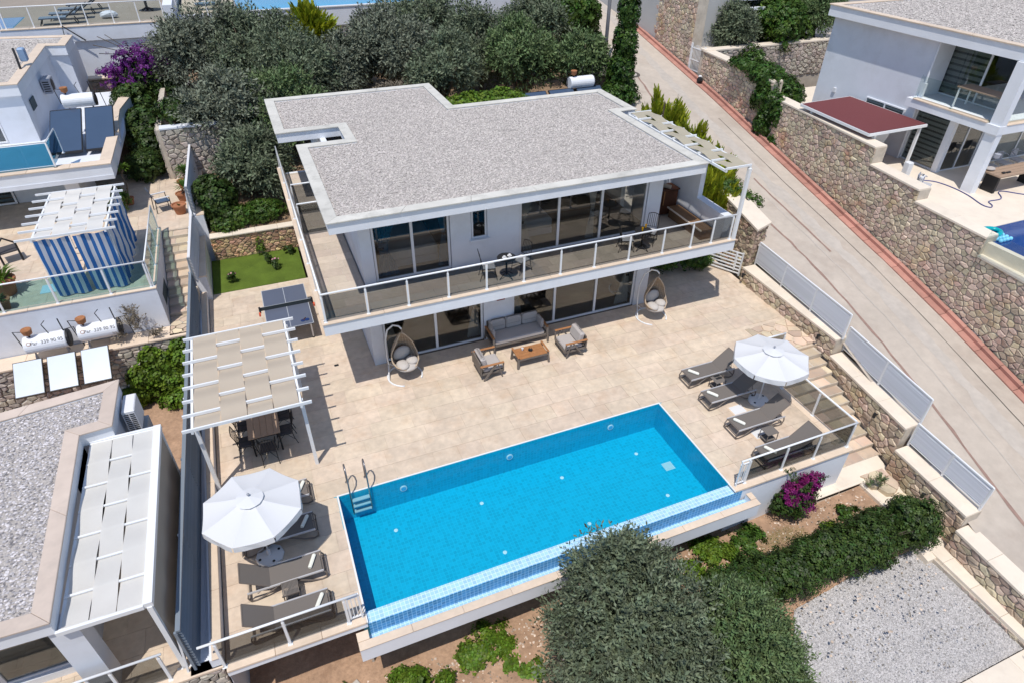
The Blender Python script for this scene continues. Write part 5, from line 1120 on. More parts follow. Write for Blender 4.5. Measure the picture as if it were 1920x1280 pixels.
# ================================================================ RIGHT HAND HOUSE
rh = thing('right_house', 'white flat roofed house with a wide overhang and tall front pillar above the roadside wall', 'house', (30, 9, 3.2))
roof_set(rh, [(25.74, 3.2), (46, 3.2), (46, 12.75), (25.74, 12.75)], 8.52, .34, COPE, .44, 8.45, (24000, (.026, .055)), 2)
b = B(); b.box(26.18, 7.06, 3.2, 26.45, 12.6, 8.02).box(26.45, 12.4, 3.2, 46, 12.59, 8.02).box(26.45, 7.1, 3.2, 27.26, 7.3, 8.02); obj('side_wall', b, WALLW, rh, W=True)
obj('pillar', B().box(25.70, 3.10, 3.2, 26.0, 3.56, 8.02), WHITE, rh, W=True); obj('corner_column', B().box(26.3, 5.18, 3.2, 26.5, 5.42, 5.5), WALLW, rh, W=True)
obj('balcony_slab', B().box(25.62, 3.08, 5.52, 46, 7.2, 5.84), WHITE, rh, W=True); coping_run(rh, (25.58, 3.6), (25.58, 6.9), 5.89, .3, .045, (1, 0), COPE, 2, 'parapet_coping', 0); coping_run(rh, (26.0, 3.06), (40, 3.06), 5.89, .3, .045, (0, 1), COPE, 5, 'parapet_coping', 0)
obj('wall', B().box(28.4, 5.2, 3.2, 29.2, 5.5, 5.52).box(27.3, 7.3, 5.84, 27.4, 12, 8.02).box(33, 5.2, 3.2, 46, 5.5, 5.52).box(28.4, 5.35, 3.2, 46, 5.5, 5.52), WALLW, rh, W=True)
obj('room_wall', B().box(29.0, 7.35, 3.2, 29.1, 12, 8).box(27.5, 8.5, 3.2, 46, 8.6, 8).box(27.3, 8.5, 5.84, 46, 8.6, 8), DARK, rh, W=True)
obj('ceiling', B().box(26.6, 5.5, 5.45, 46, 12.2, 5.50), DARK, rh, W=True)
window(rh, 'y', 26.42, 5.44, 7.08, 3.2, 5.5, [], fw=.06); window(rh, 'x', 5.26, 26.52, 28.38, 3.2, 5.5, [27.4], fw=.06); window(rh, 'y', 27.3, 3.9, 7.25, 5.86, 8.04, [5.5], fw=.06); window(rh, 'x', 5.26, 29.2, 33, 3.2, 5.5, [31], fw=.06)
def blind(par, y0, y1, x, z0, z1, n):
    for k in range(n):
        h = (z1-z0)/n; obj('blind_band', B().box(x, y0, z0+k*h, x+.01, y1, z0+(k+.62)*h), ZEBA, par, W=True); obj('blind_gap', B().box(x+.012, y0, z0+(k+.55)*h, x+.016, y1, z0+(k+1.02)*h), ZEBB, par, W=True)
blind(rh, 5.5, 7.05, 26.52, 3.3, 5.45, 11); blind(rh, 5.6, 7.2, 27.42, 5.95, 8.0, 9)
fr = window(rh, 'y', 26.16, 7.45, 9.55, 4.25, 5.2, [8.5], 'window', .06); obj('window_hole', B().box(26.165, 7.5, 4.3, 26.178, 9.5, 5.15), ZEBB, rh, W=True)
for k in range(5): obj('blind_band', B().box(26.156, 7.52, 4.34+k*.17, 26.162, 9.5, 4.42+k*.17), ZEBA, rh, W=True)
b = B(); b.tube([(26.12, 6.98, 8.0), (26.12, 6.98, 3.25)], .045, 8); b.box(26.06, 6.9, 5.6, 26.18, 7.05, 6.4); obj('downpipe', b, WALLW, rh, W=True)
obj('junction_box', B().box(26.11, 11.35, 4.9, 26.178, 11.5, 5.1), WPLAST, rh, W=True)
railing('clear glass balcony rail of the right hand house', [(25.72, 6.9, 5.89), (25.72, 3.62, 5.89)], .9, GLASSC, spacing=1.7, toprail=False, post_m=GLASSC); railing('clear glass front balcony rail of the right hand house', [(26.05, 3.2, 5.89), (34, 3.2, 5.89)], .9, GLASSC, spacing=2.2, toprail=False, post_m=GLASSC)
wl = thing('wall_lamp', 'grey wall lamp on the front pillar of the right hand house', 'wall lamp', (25.95, 3.04, 4.75)); obj('lamp_body', B().lathe([(.03, -.09), (.10, -.06), (.12, .09), (.05, .11)], 8, (.05, -.10, 0)), GREYP, wl); obj('bracket', B().box(0, -.06, -.02, .1, .035, .02), GREYP, wl)
ut = thing('balcony_table', 'long table with chairs behind the upper glass of the right hand house', 'table', (26.5, 4.6, 5.9)); obj('table_top', B().box(-.4, -1.0, .70, .4, 1.0, .75), TABLEW, ut)
for x in (-.35, .35):
    for y in (-.9, .9): obj('leg', B().box(x-.025, y-.025, 0, x+.025, y+.025, .7), WMETAL, ut)
# maroon lean-to roof
cn = thing('maroon_canopy', 'maroon lean-to canopy on white posts between the right hand house and the roadside wall', 'canopy', (24.6, 8, 3.2))
obj('roof_sheet', B().prism([(23.10, 6.35), (25.72, 6.0), (25.75, 10.1), (23.4, 10.5)], [4.86, 5.06, 5.06, 4.86], [4.89, 5.09, 5.09, 4.89]), MAROON, cn, W=True)
b = B(); pts = [(23.08, 6.32, 4.82), (25.76, 5.96, 5.02), (25.80, 10.14, 5.02), (23.38, 10.54, 4.82)]
for i in range(4): b.beam(pts[i], pts[(i+1) % 4], .05, .11)
obj('roof_frame', b, WMETAL, cn, W=True)
for x, y, z in ((23.5, 6.4, 4.8), (25.6, 6.1, 4.95), (23.5, 9.9, 4.8)): obj('post', B().box(x-.05, y-.05, 3.2, x+.05, y+.05, z), WMETAL, cn, W=True)
ow = thing('white_cabinet', 'slim white outdoor post unit on the terrace behind the roadside wall', 'post unit', (24.15, 4.95, 3.2)); obj('unit_body', B().rbox(-.13, -.12, 0, .13, .12, .85, .02), WPLAST, ow); obj('tap', B().tube([(.13, 0, .6), (.2, 0, .6), (.2, 0, .54)], .015, 6), GREYP, ow)
# terrace furniture of the right hand house
rt = thing('low_table', 'long tan topped table with dark legs under the right hand house', 'table', (27.4, 3.0, 3.2)); obj('table_top', B().box(-1.0, -.33, .70, 1.6, .45, .76), TABLEW, rt)
for x in (-.8, 1.4): obj('leg', B().box(x-.06, -.2, 0, x+.06, .35, .7), BLACK, rt)
for k in range(4): obj('plank_gap', B().box(-1.0, -.33+.19*(k+.9), .7605, 1.6, -.33+.19*(k+.9)+.008, .762), BLACK, rt)
tag(obj('binoculars', B().rbox(26.75, 2.85, 3.962, 26.9, 2.95, 4.02, .02).rbox(26.97, 2.84, 3.962, 27.2, 2.93, 4.01, .02), BLACKP), 'small dark objects lying on the tan table of the right hand house', 'gadgets')
tag(obj('cushion', B().blob((26.65, 3.33, 4.03), (.2, .16, .07), 10, 6), CUSH), 'round grey cushion on the end of the tan table', 'cushion')
def patio_chair(lab, loc, rz, group):
    t = thing('patio_chair', lab, 'chair', loc, rz, group); obj('seat', B().rbox(-.24, -.24, .40, .24, .24, .47, .03), SEATW, t); obj('shell', B().tube([(-.02, -.27, .66), (-.2, -.26, .72), (-.28, 0, .78), (-.2, .26, .72), (-.02, .27, .66)], .02, 6).add([(-.26, -.2, .47), (-.26, .2, .47), (-.30, .2, .82), (-.30, -.2, .82), (-.24, -.2, .47), (-.24, .2, .47), (-.28, .2, .82), (-.28, -.2, .82)], [(0, 1, 2, 3), (7, 6, 5, 4), (0, 4, 5, 1), (3, 2, 6, 7), (1, 5, 6, 2), (0, 3, 7, 4)]), GREYP, t)
    for sx in (-1, 1):
        for sy in (-1, 1): obj('leg', B().tube([(sx*.2, sy*.2, .42), (sx*.24, sy*.25, 0)], .018, 6), WMETAL, t)
    return t
c1 = patio_chair('left grey and white chair behind the tan table of the right hand house', (28.0, 4.2, 3.2), -1.4, 'grey chairs at the tan table'); dup(c1, (28.9, 4.25, 3.2), -1.6, 'second grey and white chair behind the tan table of the right hand house'); dup(c1, (29.8, 4.25, 3.2), -1.6, 'third grey and white chair behind the tan table of the right hand house')
wc = patio_chair('lone white chair with a blue patterned cushion behind the roadside wall coping', (23.75, 3.75, 3.2), -1.1, None)

obj('patterned_cushion', B().rbox(-.20, -.18, .47, -.08, .18, .78, .04), WPLAST, wc)
b = B()
for i in range(5):
    for j in range(5):
        if (i+j) % 2: b.box(-.079, -.15+.06*i, .50+.05*j, -.076, -.10+.06*i, .54+.05*j)
obj('cushion_pattern', b, HOSE, wc)
hp = [(25.1, 4.75), (25.46, 4.43), (25.58, 3.74), (25.48, 3.0), (25.19, 2.22), (25.26, 1.91), (25.5, 2.01), (25.71, 2.31), (26.27, 2.29), (26.57, 2.43), (26.87, 2.77), (27.17, 2.78), (27.65, 2.27), (28.5, 1.6), (29.5, 1.9)]
def smooth(pts, k=4):
    out = []
    for i in range(len(pts)-1):
        p0, p1, p2, p3 = [Vector(pts[max(0, min(len(pts)-1, i+j))]) for j in (-1, 0, 1, 2)]
        for s in range(k): t = s/k; out.append(.5*((2*p1)+(p2-p0)*t+(2*p0-5*p1+4*p2-p3)*t*t+(3*p1-p0-3*p2+p3)*t**3))
    return out+[Vector(pts[-1])]
tag(obj('hose', B().tube(smooth([(x, y, 3.222) for x, y in hp]), .018, 6), HOSE, smooth=True), 'dark blue garden hose snaking across the cream terrace of the right hand house', 'hose')
rp = thing('right_pool', 'small dark blue pool behind clear glass at the right edge', 'swimming pool', (25, -1, 3.0))
obj('pool_floor', B().box(22.75, -8, 2.2, 30, .72, 2.3), POOLD, rp, W=True); obj('pool_rim', B().prism([(22.5, -8), (22.72, -8), (22.72, .9), (22.5, .9)], 2.5, 3.23).prism([(22.72, .72), (30, .72), (30, .95), (22.72, .95)], 2.5, 3.225), CREAM, rp, W=True)
struct('water', B().add([(22.72, -8, 3.202), (30, -8, 3.202), (30, .72, 3.202), (22.72, .72, 3.202)], [(0, 1, 2, 3)]), mat('dark_pool_water', (.004, .05, .22), .06, spec=.6))
t = thing('pool_float', 'turquoise and white inflatable float in the corner of the small dark pool', 'pool float', (23.25, .25, 3.2)); b = B(); b.tube([(.33*math.cos(a*PI/8), .15+.25*math.sin(a*PI/8), .08) for a in range(16)], .09, 8, closed=True); obj('float_ring', b, mat('turquoise_vinyl', (.0, .36, .40), .3), t, smooth=True)
for i in range(4):
    for j in range(3): obj('float_bubble', B().blob((-.28+.16*i, -.42+.15*j, .06), (.08, .075, .08), 8, 6), mat('sky_blue_vinyl', (.22, .62, .85), .3), t, smooth=True)
railing('frameless clear glass fence on the metal topped wall by the small dark pool', [(22.15, -.2, 2.82), (21.75, -7.5, 2.82)], 1.0, GLASSC, spacing=2.0, toprail=False, name='pool_fence', post_m=GLASSC)
# street poles and manhole
pl = thing('utility_pole', 'slanting grey steel pole rising behind the olive trees at the street', 'pole', (19.75, 22.3, 4.0)); obj('pole_shaft', B().tube([(0, 0, -.5), (.05, .1, 3.5), (.1, .2, 7.0)], [.11, .10, .085], 10), POLE, pl, smooth=True); obj('pole_foot', B().lathe([(.25, -.3), (.25, .08), (.14, .10)], 10), CONC2, pl)
ml = thing('manhole_cover', 'round pale manhole cover with a dark ring on the street', 'manhole cover', (20.87, 20.91, road_z(20.91)+.01)); sl = math.atan(.158); ml.rotation_euler = (sl, 0, 0)
obj('cover_lid', B().lathe([(0, .006), (.24, .006), (.24, 0)], 20), CONC2, ml); obj('cover_ring', B().lathe([(.26, 0), (.26, .008), (.42, .008), (.42, 0)], 20), mat('iron_ring', (.10, .085, .075), .8), ml)
mb = thing('refuse_sacks', 'black and white sacks lying at the foot of the roadside wall by the iron gate', 'sacks', (24.05, 18.9, road_z(18.9))); obj('sack', B().blob((0, 0, .22), (.16, .2, .18), 9, 6, .12), BLACKP, mb); obj('sack', B().blob((.03, .05, .38), (.11, .11, .09), 8, 6, .1), WPLAST, mb)
cab = thing('overhead_cable', 'thin grey cable looping from the steel pole over the street', 'cable', (19.8, 22.4, 9)); obj('cable_line', B().tube([(0, 0, .0), (1.2, 3, -.5), (3.0, 8, -.2), (4.5, 14, .8)], .015, 5), POLE, cab)
# garden low wall and lower path at the street side
lg = thing('low_garden_wall', 'wide low cream topped wall edging the pale gravel terrace', 'low wall', (15.4, -8, -2))
obj('wall_core', B().box(15.02, -9.3, -2.6, 15.6, -5.95, -1.97).box(8.0, -10.1, -2.6, 15.0, -9.32, -2.0), MORTAR, lg, W=True)
coping_run(lg, (15.06, -9.35), (15.14, -5.95), -1.88, .58, .09, (1, 0), CREAM, 4, over=.03); coping_run(lg, (7.5, -9.32), (15.7, -9.32), -1.96, 1.0, .06, (0, -1), CREAM, 6, over=.03)
lay_stones(lg, stone_pieces((15.02, -9.3), (15.10, -5.95), (-2.12, -2.12), (-1.97, -1.97), (-1, 0), .22, .15, 81)+stone_pieces((8.6, -9.33), (15.0, -9.33), (-2.12, -2.12), (-2.02, -2.02), (0, 1), .25, .15, 82), STONE)
# ================================================================ LEFT BOUNDARY: LOW WALL AND LOUVRED FENCE
bwall = thing('boundary_wall', 'low peach topped boundary wall between the pool deck and the left neighbour', 'wall', (-3.1, 4, 0))
obj('wall_core', B().box(-3.62, -3.62, -2.8, -2.97, 11.4, .06).box(-3.20, -3.6, .06, -2.97, 11.5, .32).box(-3.30, 11.4, -2.0, -2.80, 14.9, .98).box(-3.15, 14.9, -2.0, -2.60, 20.6, 1.9), WALLW, bwall, W=True)
coping_run(bwall, (-2.96, -3.62), (-2.96, 11.5), .355, .20, .035, (-1, 0), COPE, 9, over=.01); coping_run(bwall, (-2.78, 11.4), (-2.78, 14.9), 1.03, .30, .05, (-1, 0), COPE, 3, over=.01); coping_run(bwall, (-2.58, 14.9), (-2.58, 20.6), 1.95, .30, .05, (-1, 0), COPE, 4, over=.01)
obj('wall_end', B().box(-3.95, -3.66, .0, -2.98, -3.40, .06), COPE, bwall, W=True)
lay_stones(bwall, stone_pieces((-3.95, -3.63), (-3.0, -3.63), (-2.3, -2.3), (-.02, -.02), (0, -1), .26, .17, 91), STONEG)
obj('stone_core', B().box(-3.95, -3.62, -2.6, -2.98, -3.3, -.02), MORTAR, bwall, W=True)
def lfence(lab, p, q, z0, z1, bays, n, m, back=-.03):
    t = thing('louvre_fence', lab, 'fence', (*p, z0), 0, 'blue grey louvred fences on the left boundary'); p = Vector((*p, 0)); q = Vector((*q, 0)); L = (q-p).length; d = (q-p)/L; sd = Vector((-d.y, d.x, 0)); up = Vector((0, 0, 1))
    for i in range(bays+1):
        a = p+d*(L*i/bays); obj('post', B().beam(a+sd*.05+up*(z0-.1), a+sd*.05+up*(z1+.02), .05, .05, up=sd), WMETAL if i not in (0, bays) else FENCEG, t, W=True)
        obj('brace', B().beam(a+sd*.04+up*(z1-.02), a+sd*.20+up*(z0-.1), .04, .04), WMETAL, t, W=True)
    for i in range(bays):
        a = p+d*(L*i/bays+.01); c = p+d*(L*(i+1)/bays-.01)
        for k in range(n):
            zz = z0+(z1-z0)*(k+.5)/n; hh = (z1-z0)/n; o1 = up*hh*.56+sd*.045; e = (o1.cross(d)).normalized()*.006; b = B(); b.rv = random.random(); v = [a+up*zz-o1, c+up*zz-o1, c+up*zz+o1, a+up*zz+o1]
            b.add([x-e for x in v]+[x+e for x in v], [(0,3,2,1),(4,5,6,7),(0,1,5,4),(1,2,6,5),(2,3,7,6),(3,0,4,7)]); obj('louvre', b, m, t, W=True)
    obj('cap_rail', B().beam(p+up*(z1+.025), q+up*(z1+.025), .09, .05), m, t, W=True)
lfence('long blue grey louvred fence along the left side of the pool deck', (-3.47, -3.5), (-3.22, 11.0), .12, 1.47, 6, 13, FENCEG)
lfence('pale louvred fence above the lawn beside the stone steps', (-3.10, 10.9), (-3.02, 14.8), 1.05, 2.10, 3, 8, FENCEW); lfence('pale louvred fence highest on the left boundary beside the patio', (-2.92, 14.9), (-2.76, 20.4), 1.98, 3.15, 3, 8, FENCEW)

# ================================================================ NEAR LEFT HOUSE
nl = thing('near_left_house', 'flat gravel roofed house with beige coping at the lower left corner', 'house', (-8, 0, 0))
roof_set(nl, [(-5.30, 1.65), (-4.62, 1.72), (-4.60, 3.55), (-12.5, 2.45), (-12.5, -3.2), (-5.20, -3.36)][::1], 2.72, .33, mat('pinkish_coping', (.58, .475, .40), .75, var=(1.5, .1), dirt=(1.6, (.42, .36, .31), .5), rnd=.07), .36, 2.64, (17000, (.018, .038)), 3, mg=mat('blue_grey_pebbles', (.44, .415, .42), .9, rnd=.6, hue=.02))
b = B(); b.prism([(-4.72, 1.80), (-4.70, 3.40), (-12.4, 2.30), (-12.4, .5), (-5.4, .5), (-5.4, 1.80)], -2.6, 2.32).box(-12, -2.6, -.1, -5.5, -2.4, .2).box(-5.42, -3.25, 0, -4.95, -2.85, 2.25).box(-5.5, -2.6, 0, -5.4, 1.8, 2.32); obj('wall', b, WALLW, nl, W=True)
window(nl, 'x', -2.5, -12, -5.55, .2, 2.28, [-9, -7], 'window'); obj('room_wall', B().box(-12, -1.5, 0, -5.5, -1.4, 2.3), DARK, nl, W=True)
obj('terrace_slab', B().box(-12.5, -3.60, -.3, -3.62, 2.2, -.014), WHITE, nl, W=True)
for q in slabs(-9, -3.3, -3.66, 1.8, .6, (.5, 1.1), 44): bb = B(); bb.rv = random.random(); bb.box(q[0], q[1], -.014, q[2], q[3], 0); obj('paving_slab', bb, TRAV, nl, W=True)
coping_run(nl, (-9.5, -3.64), (-3.9, -3.64), .012, .34, .06, (0, 1), COPE, 4, 'edge_slab', 0)
railing('smoked glass railing along the terrace edge of the lower left house', [(-9.2, -3.50, .012), (-3.92, -3.50, .012)], .95, GLASSR, [[.0, 1.3, 2.6, 3.95, 4.35, 5.2]])
pgl = thing('curtain_pergola', 'white pergola with ivory cloth roof and a beige side screen on the lower left house', 'pergola', (-4.5, -.8, 0))
pergola(pgl, -5.22, -3.78, -3.28, 1.68, 2.30, 8, (-5.20, -3.80), 3, SHADE2, bh=.035, cloth_x=(-5.18, -3.83))
obj('side_beam', B().box(-3.82, -3.34, 2.27, -3.66, 1.74, 2.40), WMETAL, pgl, W=True); obj('front_beam', B().box(-5.25, -3.36, 2.27, -3.82, -3.30, 2.37), WMETAL, pgl, W=True); obj('rear_beam', B().box(-5.25, 1.70, 2.27, -3.82, 1.76, 2.37), WMETAL, pgl, W=True)
for y in (-3.32, 1.70): obj('post', B().box(-3.78, y-.04, 0, -3.69, y+.04, 2.28), WMETAL, pgl, W=True)
b = B(); n = 40; vs = []
for i in range(n+1):
    y = -3.24+4.88*i/n
    for z in (.06, .8, 1.6, 2.27): vs.append((-3.72+.014*math.sin(i*.8+z), y, z))
obj('side_screen', b.add(vs, [(4*i+k, 4*i+k+1, 4*i+5+k, 4*i+4+k) for i in range(n) for k in range(3)]), mat('beige_screen_cloth', (.47, .40, .325), .9, var=(1, .03), trans=.15), pgl, W=True, smooth=True)
ac = thing('air_conditioner', 'white outdoor air conditioner with black grille on the wall of the lower left house', 'air conditioner', (-4.46, 2.9, 2.05))
obj('casing', B().rbox(-.14, -.36, -.34, .16, .36, .34, .02), WPLAST, ac)
for i in range(9):
    for j in range(2): obj('grille_slot', B().box(-.11+.135*j, -.366, -.28+.062*i, .0+.135*j, -.361, -.25+.062*i), BLACKP, ac)
obj('bracket', B().box(-.2, -.3, -.42, .14, -.26, -.345).box(-.2, .26, -.42, .14, .3, -.345), GREYP, ac)
vb = thing('vent_box', 'white vent box with dark slots below the outdoor air conditioner', 'vent box', (-4.42, 2.15, 1.2)); obj('casing', B().rbox(-.3, -.2, -.3, .12, .25, .3, .02), WPLAST, vb)
for i in range(4): obj('slot', B().box(-.2, -.206, -.2+.1*i, .08, -.201, -.15+.1*i), BLACKP, vb)
obj('wall_box', B().box(-4.9, 1.8, -2.4, -4.25, 3.3, 1.55), GREYR, nl, W=True)

# ================================================================ BACK YARD BEHIND IT: IVY WALL, LEDGE, SOLAR HEATERS
struct('yard', B().box(-16, 1.5, -2.6, -3.6, 9.0, -2.2), SOIL)
iw = thing('ledge_wall', 'grey rubble wall under a beige ledge, half covered by climbing ivy', 'stone wall', (-7, 9, -2))
obj('wall_core', B().box(-14, 8.92, -2.6, -3.62, 9.6, .22), MORTAR, iw, W=True); lay_stones(iw, stone_pieces((-9.8, 8.9), (-3.64, 8.9), (-2.2, -2.2), (.22, .22), (0, -1), .27, .18, 95), STONEG)
coping_run(iw, (-11, 8.86), (-3.64, 8.86), .30, .74, .07, (0, 1), COPE, 6, over=.02)
def solar(lab, x0, x1, y, z, panels, pm, ztank, lettering=True, tilt=None):
    t = thing('solar_heater', lab, 'solar water heater', ((x0+x1)/2, y, z), 0, 'solar water heaters'); r = .29; yy = y+.12; b = B()
    b.tube([(x0, yy, ztank), (x0+.03, yy, ztank), (x1-.03, yy, ztank), (x1, yy, ztank)], [r*.93, r, r, r*.93], 22); tk = obj('tank', b, TANKW, t, W=True, smooth=False)
    obj('tank_cap', B().tube([(x1+.001, yy, ztank), (x1+.06, yy, ztank), (x1+.08, yy, ztank)], [r*.98, r*.96, r*.6], 20), BLACKP, tk, W=True)
    b = B(); b.lathe([(.04, 0), (.13, .06), (.16, .22), (.15, .24), (0, .20)], 12, (x0+.22, yy-.02, ztank+r+.06)); obj('expansion_pot', b, RUST, t, W=True); obj('pot_neck', B().cyl((x0+.22, yy-.02, ztank+r-.03), (x0+.22, yy-.02, ztank+r+.08), .03, 8), BLACKP, t, W=True)
    b = B(); b.tube([(x0-.08, yy, ztank-.1), (x0-.16, yy, ztank+.55), (x0+.16, yy, ztank+.48)], .016, 6); b.tube([(x0+.75, yy, ztank+r-.02), (x0+.65, yy+.05, ztank+.62), (x0+.78, yy+.05, ztank+.74)], .014, 6); b.tube([(x1-.02, yy, ztank), (x1-.05, yy+.02, ztank+.75)], .018, 6); b.tube([(x1-.02, yy, ztank+.32), (x1+.28, yy, ztank+.36), (x1+.36, yy-.03, ztank-.4)], .016, 6); obj('pipe', b, BLACKP, t, W=True)
    b = B(); b.beam((x0+.15, yy, z), (x0+.15, yy, ztank), .04); b.beam((x1-.15, yy, z), (x1-.15, yy, ztank), .04); b.beam((x0+.15, yy-.2, z), (x0+.15, yy+.2, ztank-.1), .03); b.beam((x1-.15, yy+.2, z), (x1-.15, yy-.2, ztank-.1), .03); obj('stand', b, GREYP, t, W=True)
    for (xa, xb, (ya, za), (yb, zb)) in panels:
        v = [Vector(p) for p in ((xa, yb, zb), (xb, yb, zb), (xb, ya, za), (xa, ya, za))]; nn = (v[1]-v[0]).cross(v[3]-v[0]).normalized(); b = B(); b.add([p-nn*.08 for p in v]+v, [(0,3,2,1),(4,5,6,7),(0,1,5,4),(1,2,6,5),(2,3,7,6),(3,0,4,7)]); fr = obj('collector', b, BLACKP, t, W=True)
        c = sum(v, Vector())/4; w = [c+(p-c)*.955+nn*.006 for p in v]; obj('collector_glass', B().add(w, [(0, 1, 2, 3)]), pm, fr, W=True)
    if lettering:
        cu = bpy.data.curves.new('lettering', 'FONT'); cu.body = 'Par  339 90 95'; cu.size = .155; cu.extrude = .001; cu.align_x = 'CENTER'; tmp = bpy.data.objects.new('tmp', cu); C.objects.link(tmp)
        dg = bpy.context.evaluated_depsgraph_get(); me = bpy.data.meshes.new_from_object(tmp.evaluated_get(dg)); bpy.data.objects.remove(tmp)
        for v in me.vertices:   # wrap the flat letters round the tank
            a = math.radians(24)+v.co.y/r; rr = r+.004+v.co.z; v.co = (v.co.x+.08, -rr*math.cos(a), rr*math.sin(a))
        me.materials.clear(); o = obj('lettering', me, mat('faded_print', (.16, .15, .15), .8), tk); o.location = Vector(((x0+x1)/2, yy, ztank))
        for k in range(1): obj('logo_ring', B().tube([(x0+.17+.055*math.cos(i*PI/7), yy-(r+.004)*math.cos(.62+.19*math.sin(i*PI/7)), ztank+(r+.004)*math.sin(.62+.19*math.sin(i*PI/7))) for i in range(14)], .007, 4, closed=True), mat('faded_orange_print', (.45, .22, .10), .8), tk, W=True)
    return t
solar('left white tank solar heater with printed numbers and two collectors pale with sun glare on the ledge', -8.32, -7.12, 9.05, .30, [(-8.75, -7.93, (8.77, .55), (7.75, -.12)), (-7.80, -6.98, (8.77, .55), (7.75, -.12))], PANEL, .86)
solar('right white tank solar heater with printed numbers and one collector pale with sun glare on the ledge', -6.80, -5.62, 9.15, .30, [(-6.83, -6.02, (8.77, .55), (7.75, -.12))], PANEL, .86)

# ================================================================ FAR LEFT HOUSE, TERRACE, STEPS
fl = thing('far_left_house', 'white stepped house with gravel roof, corner balcony and blue tinted windows at the upper left', 'house', (-9, 20, 1.7))
roof_set(fl, [(-14, 21.4), (-8.63, 21.4), (-8.70, 28.9), (-7.80, 28.7), (-7.77, 31.2), (-14, 32.4)], 6.0, .42, COPE, .45, 5.9, (9000, (.03, .06)), 4)
b = B(); b.box(-14, 29.0, 3.4, -7.9, 31.9, 5.5).box(-9.9, 21.6, 3.4, -8.75, 29.0, 5.5).box(-9.9, 19.4, 1.7, -7.0, 19.6, 3.5).box(-14, 21.6, 5.0, -9.9, 21.8, 5.5).box(-7.4, 16.9, 1.7, -6.9, 19.6, 3.5); obj('wall', b, WALLW, fl, W=True)
obj('balcony_slab', B().prism([(-14, 16.3), (-5.45, 16.3), (-5.45, 22.0), (-5.62, 24.0), (-5.30, 25.9), (-5.30, 29), (-14, 29)], 3.35, 3.52), WALLW, fl, W=True)
obj('balcony_parapet', B().prism([(-14, 16.32), (-5.44, 16.32), (-5.44, 16.75), (-14, 16.75)], 3.45, 3.96).prism([(-5.44, 16.75), (-5.44, 19.6), (-5.80, 19.6), (-5.80, 16.75)], 3.45, 3.96).prism([(-5.44, 20.2), (-5.60, 22), (-5.66, 23.6), (-5.34, 25.9), (-5.78, 25.9), (-6.0, 22.5), (-5.80, 20.2)], 3.45, 3.96).box(-5.80, 19.6, 3.45, -5.5, 20.2, 3.7), WHITE, fl, W=True)
coping_run(fl, (-14, 16.27), (-5.40, 16.27), 4.0, .46, .05, (0, 1), COPE, 6, over=0); obj('coping_slab', B().prism([(-5.40, 16.74), (-5.40, 19.6), (-5.84, 19.6), (-5.84, 16.74)], 3.955, 4.0), COPE, fl, W=True); obj('coping_slab', B().prism([(-5.40, 20.2), (-5.56, 22), (-5.62, 23.6), (-5.30, 25.9), (-5.82, 25.9), (-6.04, 22.5), (-5.84, 20.2)], 3.955, 4.0), COPE, fl, W=True)
window(fl, 'x', 21.75, -14, -9.95, 3.55, 5.0, [-12], 'balcony_door'); window(fl, 'x', 19.35, -14, -9.92, 1.72, 3.4, [-12.0], 'sliding_door'); obj('room_wall', B().box(-14, 24, 3.5, -9.9, 24.1, 5.5).box(-14, 20.4, 1.7, -9.9, 20.5, 3.4), ZEBB, fl, W=True)
for k in range(9): obj('blind_band', B().box(-13.9, 19.55, 1.8+k*.18, -9.95, 19.56, 1.9+k*.18), mat('blue_grey_band', (.22, .32, .40), .9), fl, W=True)
fw = obj('small_window', B().box(-8.74, 22.4, 4.6, -8.70, 23.2, 5.05), ZEBB, fl, W=True)
railing('blue glass balcony rail of the far left house', [(-14, 16.5, 4.0), (-7.3, 16.5, 4.0), (-7.25, 18.1, 4.0)], .98, glass_mat('blue_railing_glass', (.22, .48, .60), .9, 1.5), spacing=2.2)
au = thing('air_conditioner', 'grey outdoor air conditioner under the roof edge of the far left house', 'air conditioner', (-8.52, 25.6, 4.9)); obj('casing', B().rbox(-.18, -.45, -.32, .18, .45, .32, .03), GREYP, au); obj('fan_grille', B().tube([(.185, 0, 0), (.20, 0, 0)], .24, 14), BLACKP, au)
for i in range(5): obj('grille_slot', B().box(-.12, -.456, -.22+.1*i, .14, -.451, -.17+.1*i), BLACKP, au)
solar('dark collector solar heater with a plain white tank on the corner balcony', -7.45, -6.2, 22.0, 3.55, [(-7.95, -6.75, (21.6, 4.75), (18.9, 3.75)), (-6.62, -5.52, (21.6, 4.75), (18.9, 3.75))], PANELD, 4.95, False)
ant = thing('roof_fitting', 'small bent black pipe and pale blue box on the far left roof', 'roof fitting', (-8.95, 24.0, 5.98)); obj('pipe', B().tube([(0, 0, 0), (-.05, .3, .5), (-.12, .6, .75)], .05, 8), BLACKP, ant); obj('blue_box', B().rbox(.0, .5, .2, .28, .85, .75, .04), mat('pale_blue_box', (.22, .33, .5), .4), ant)
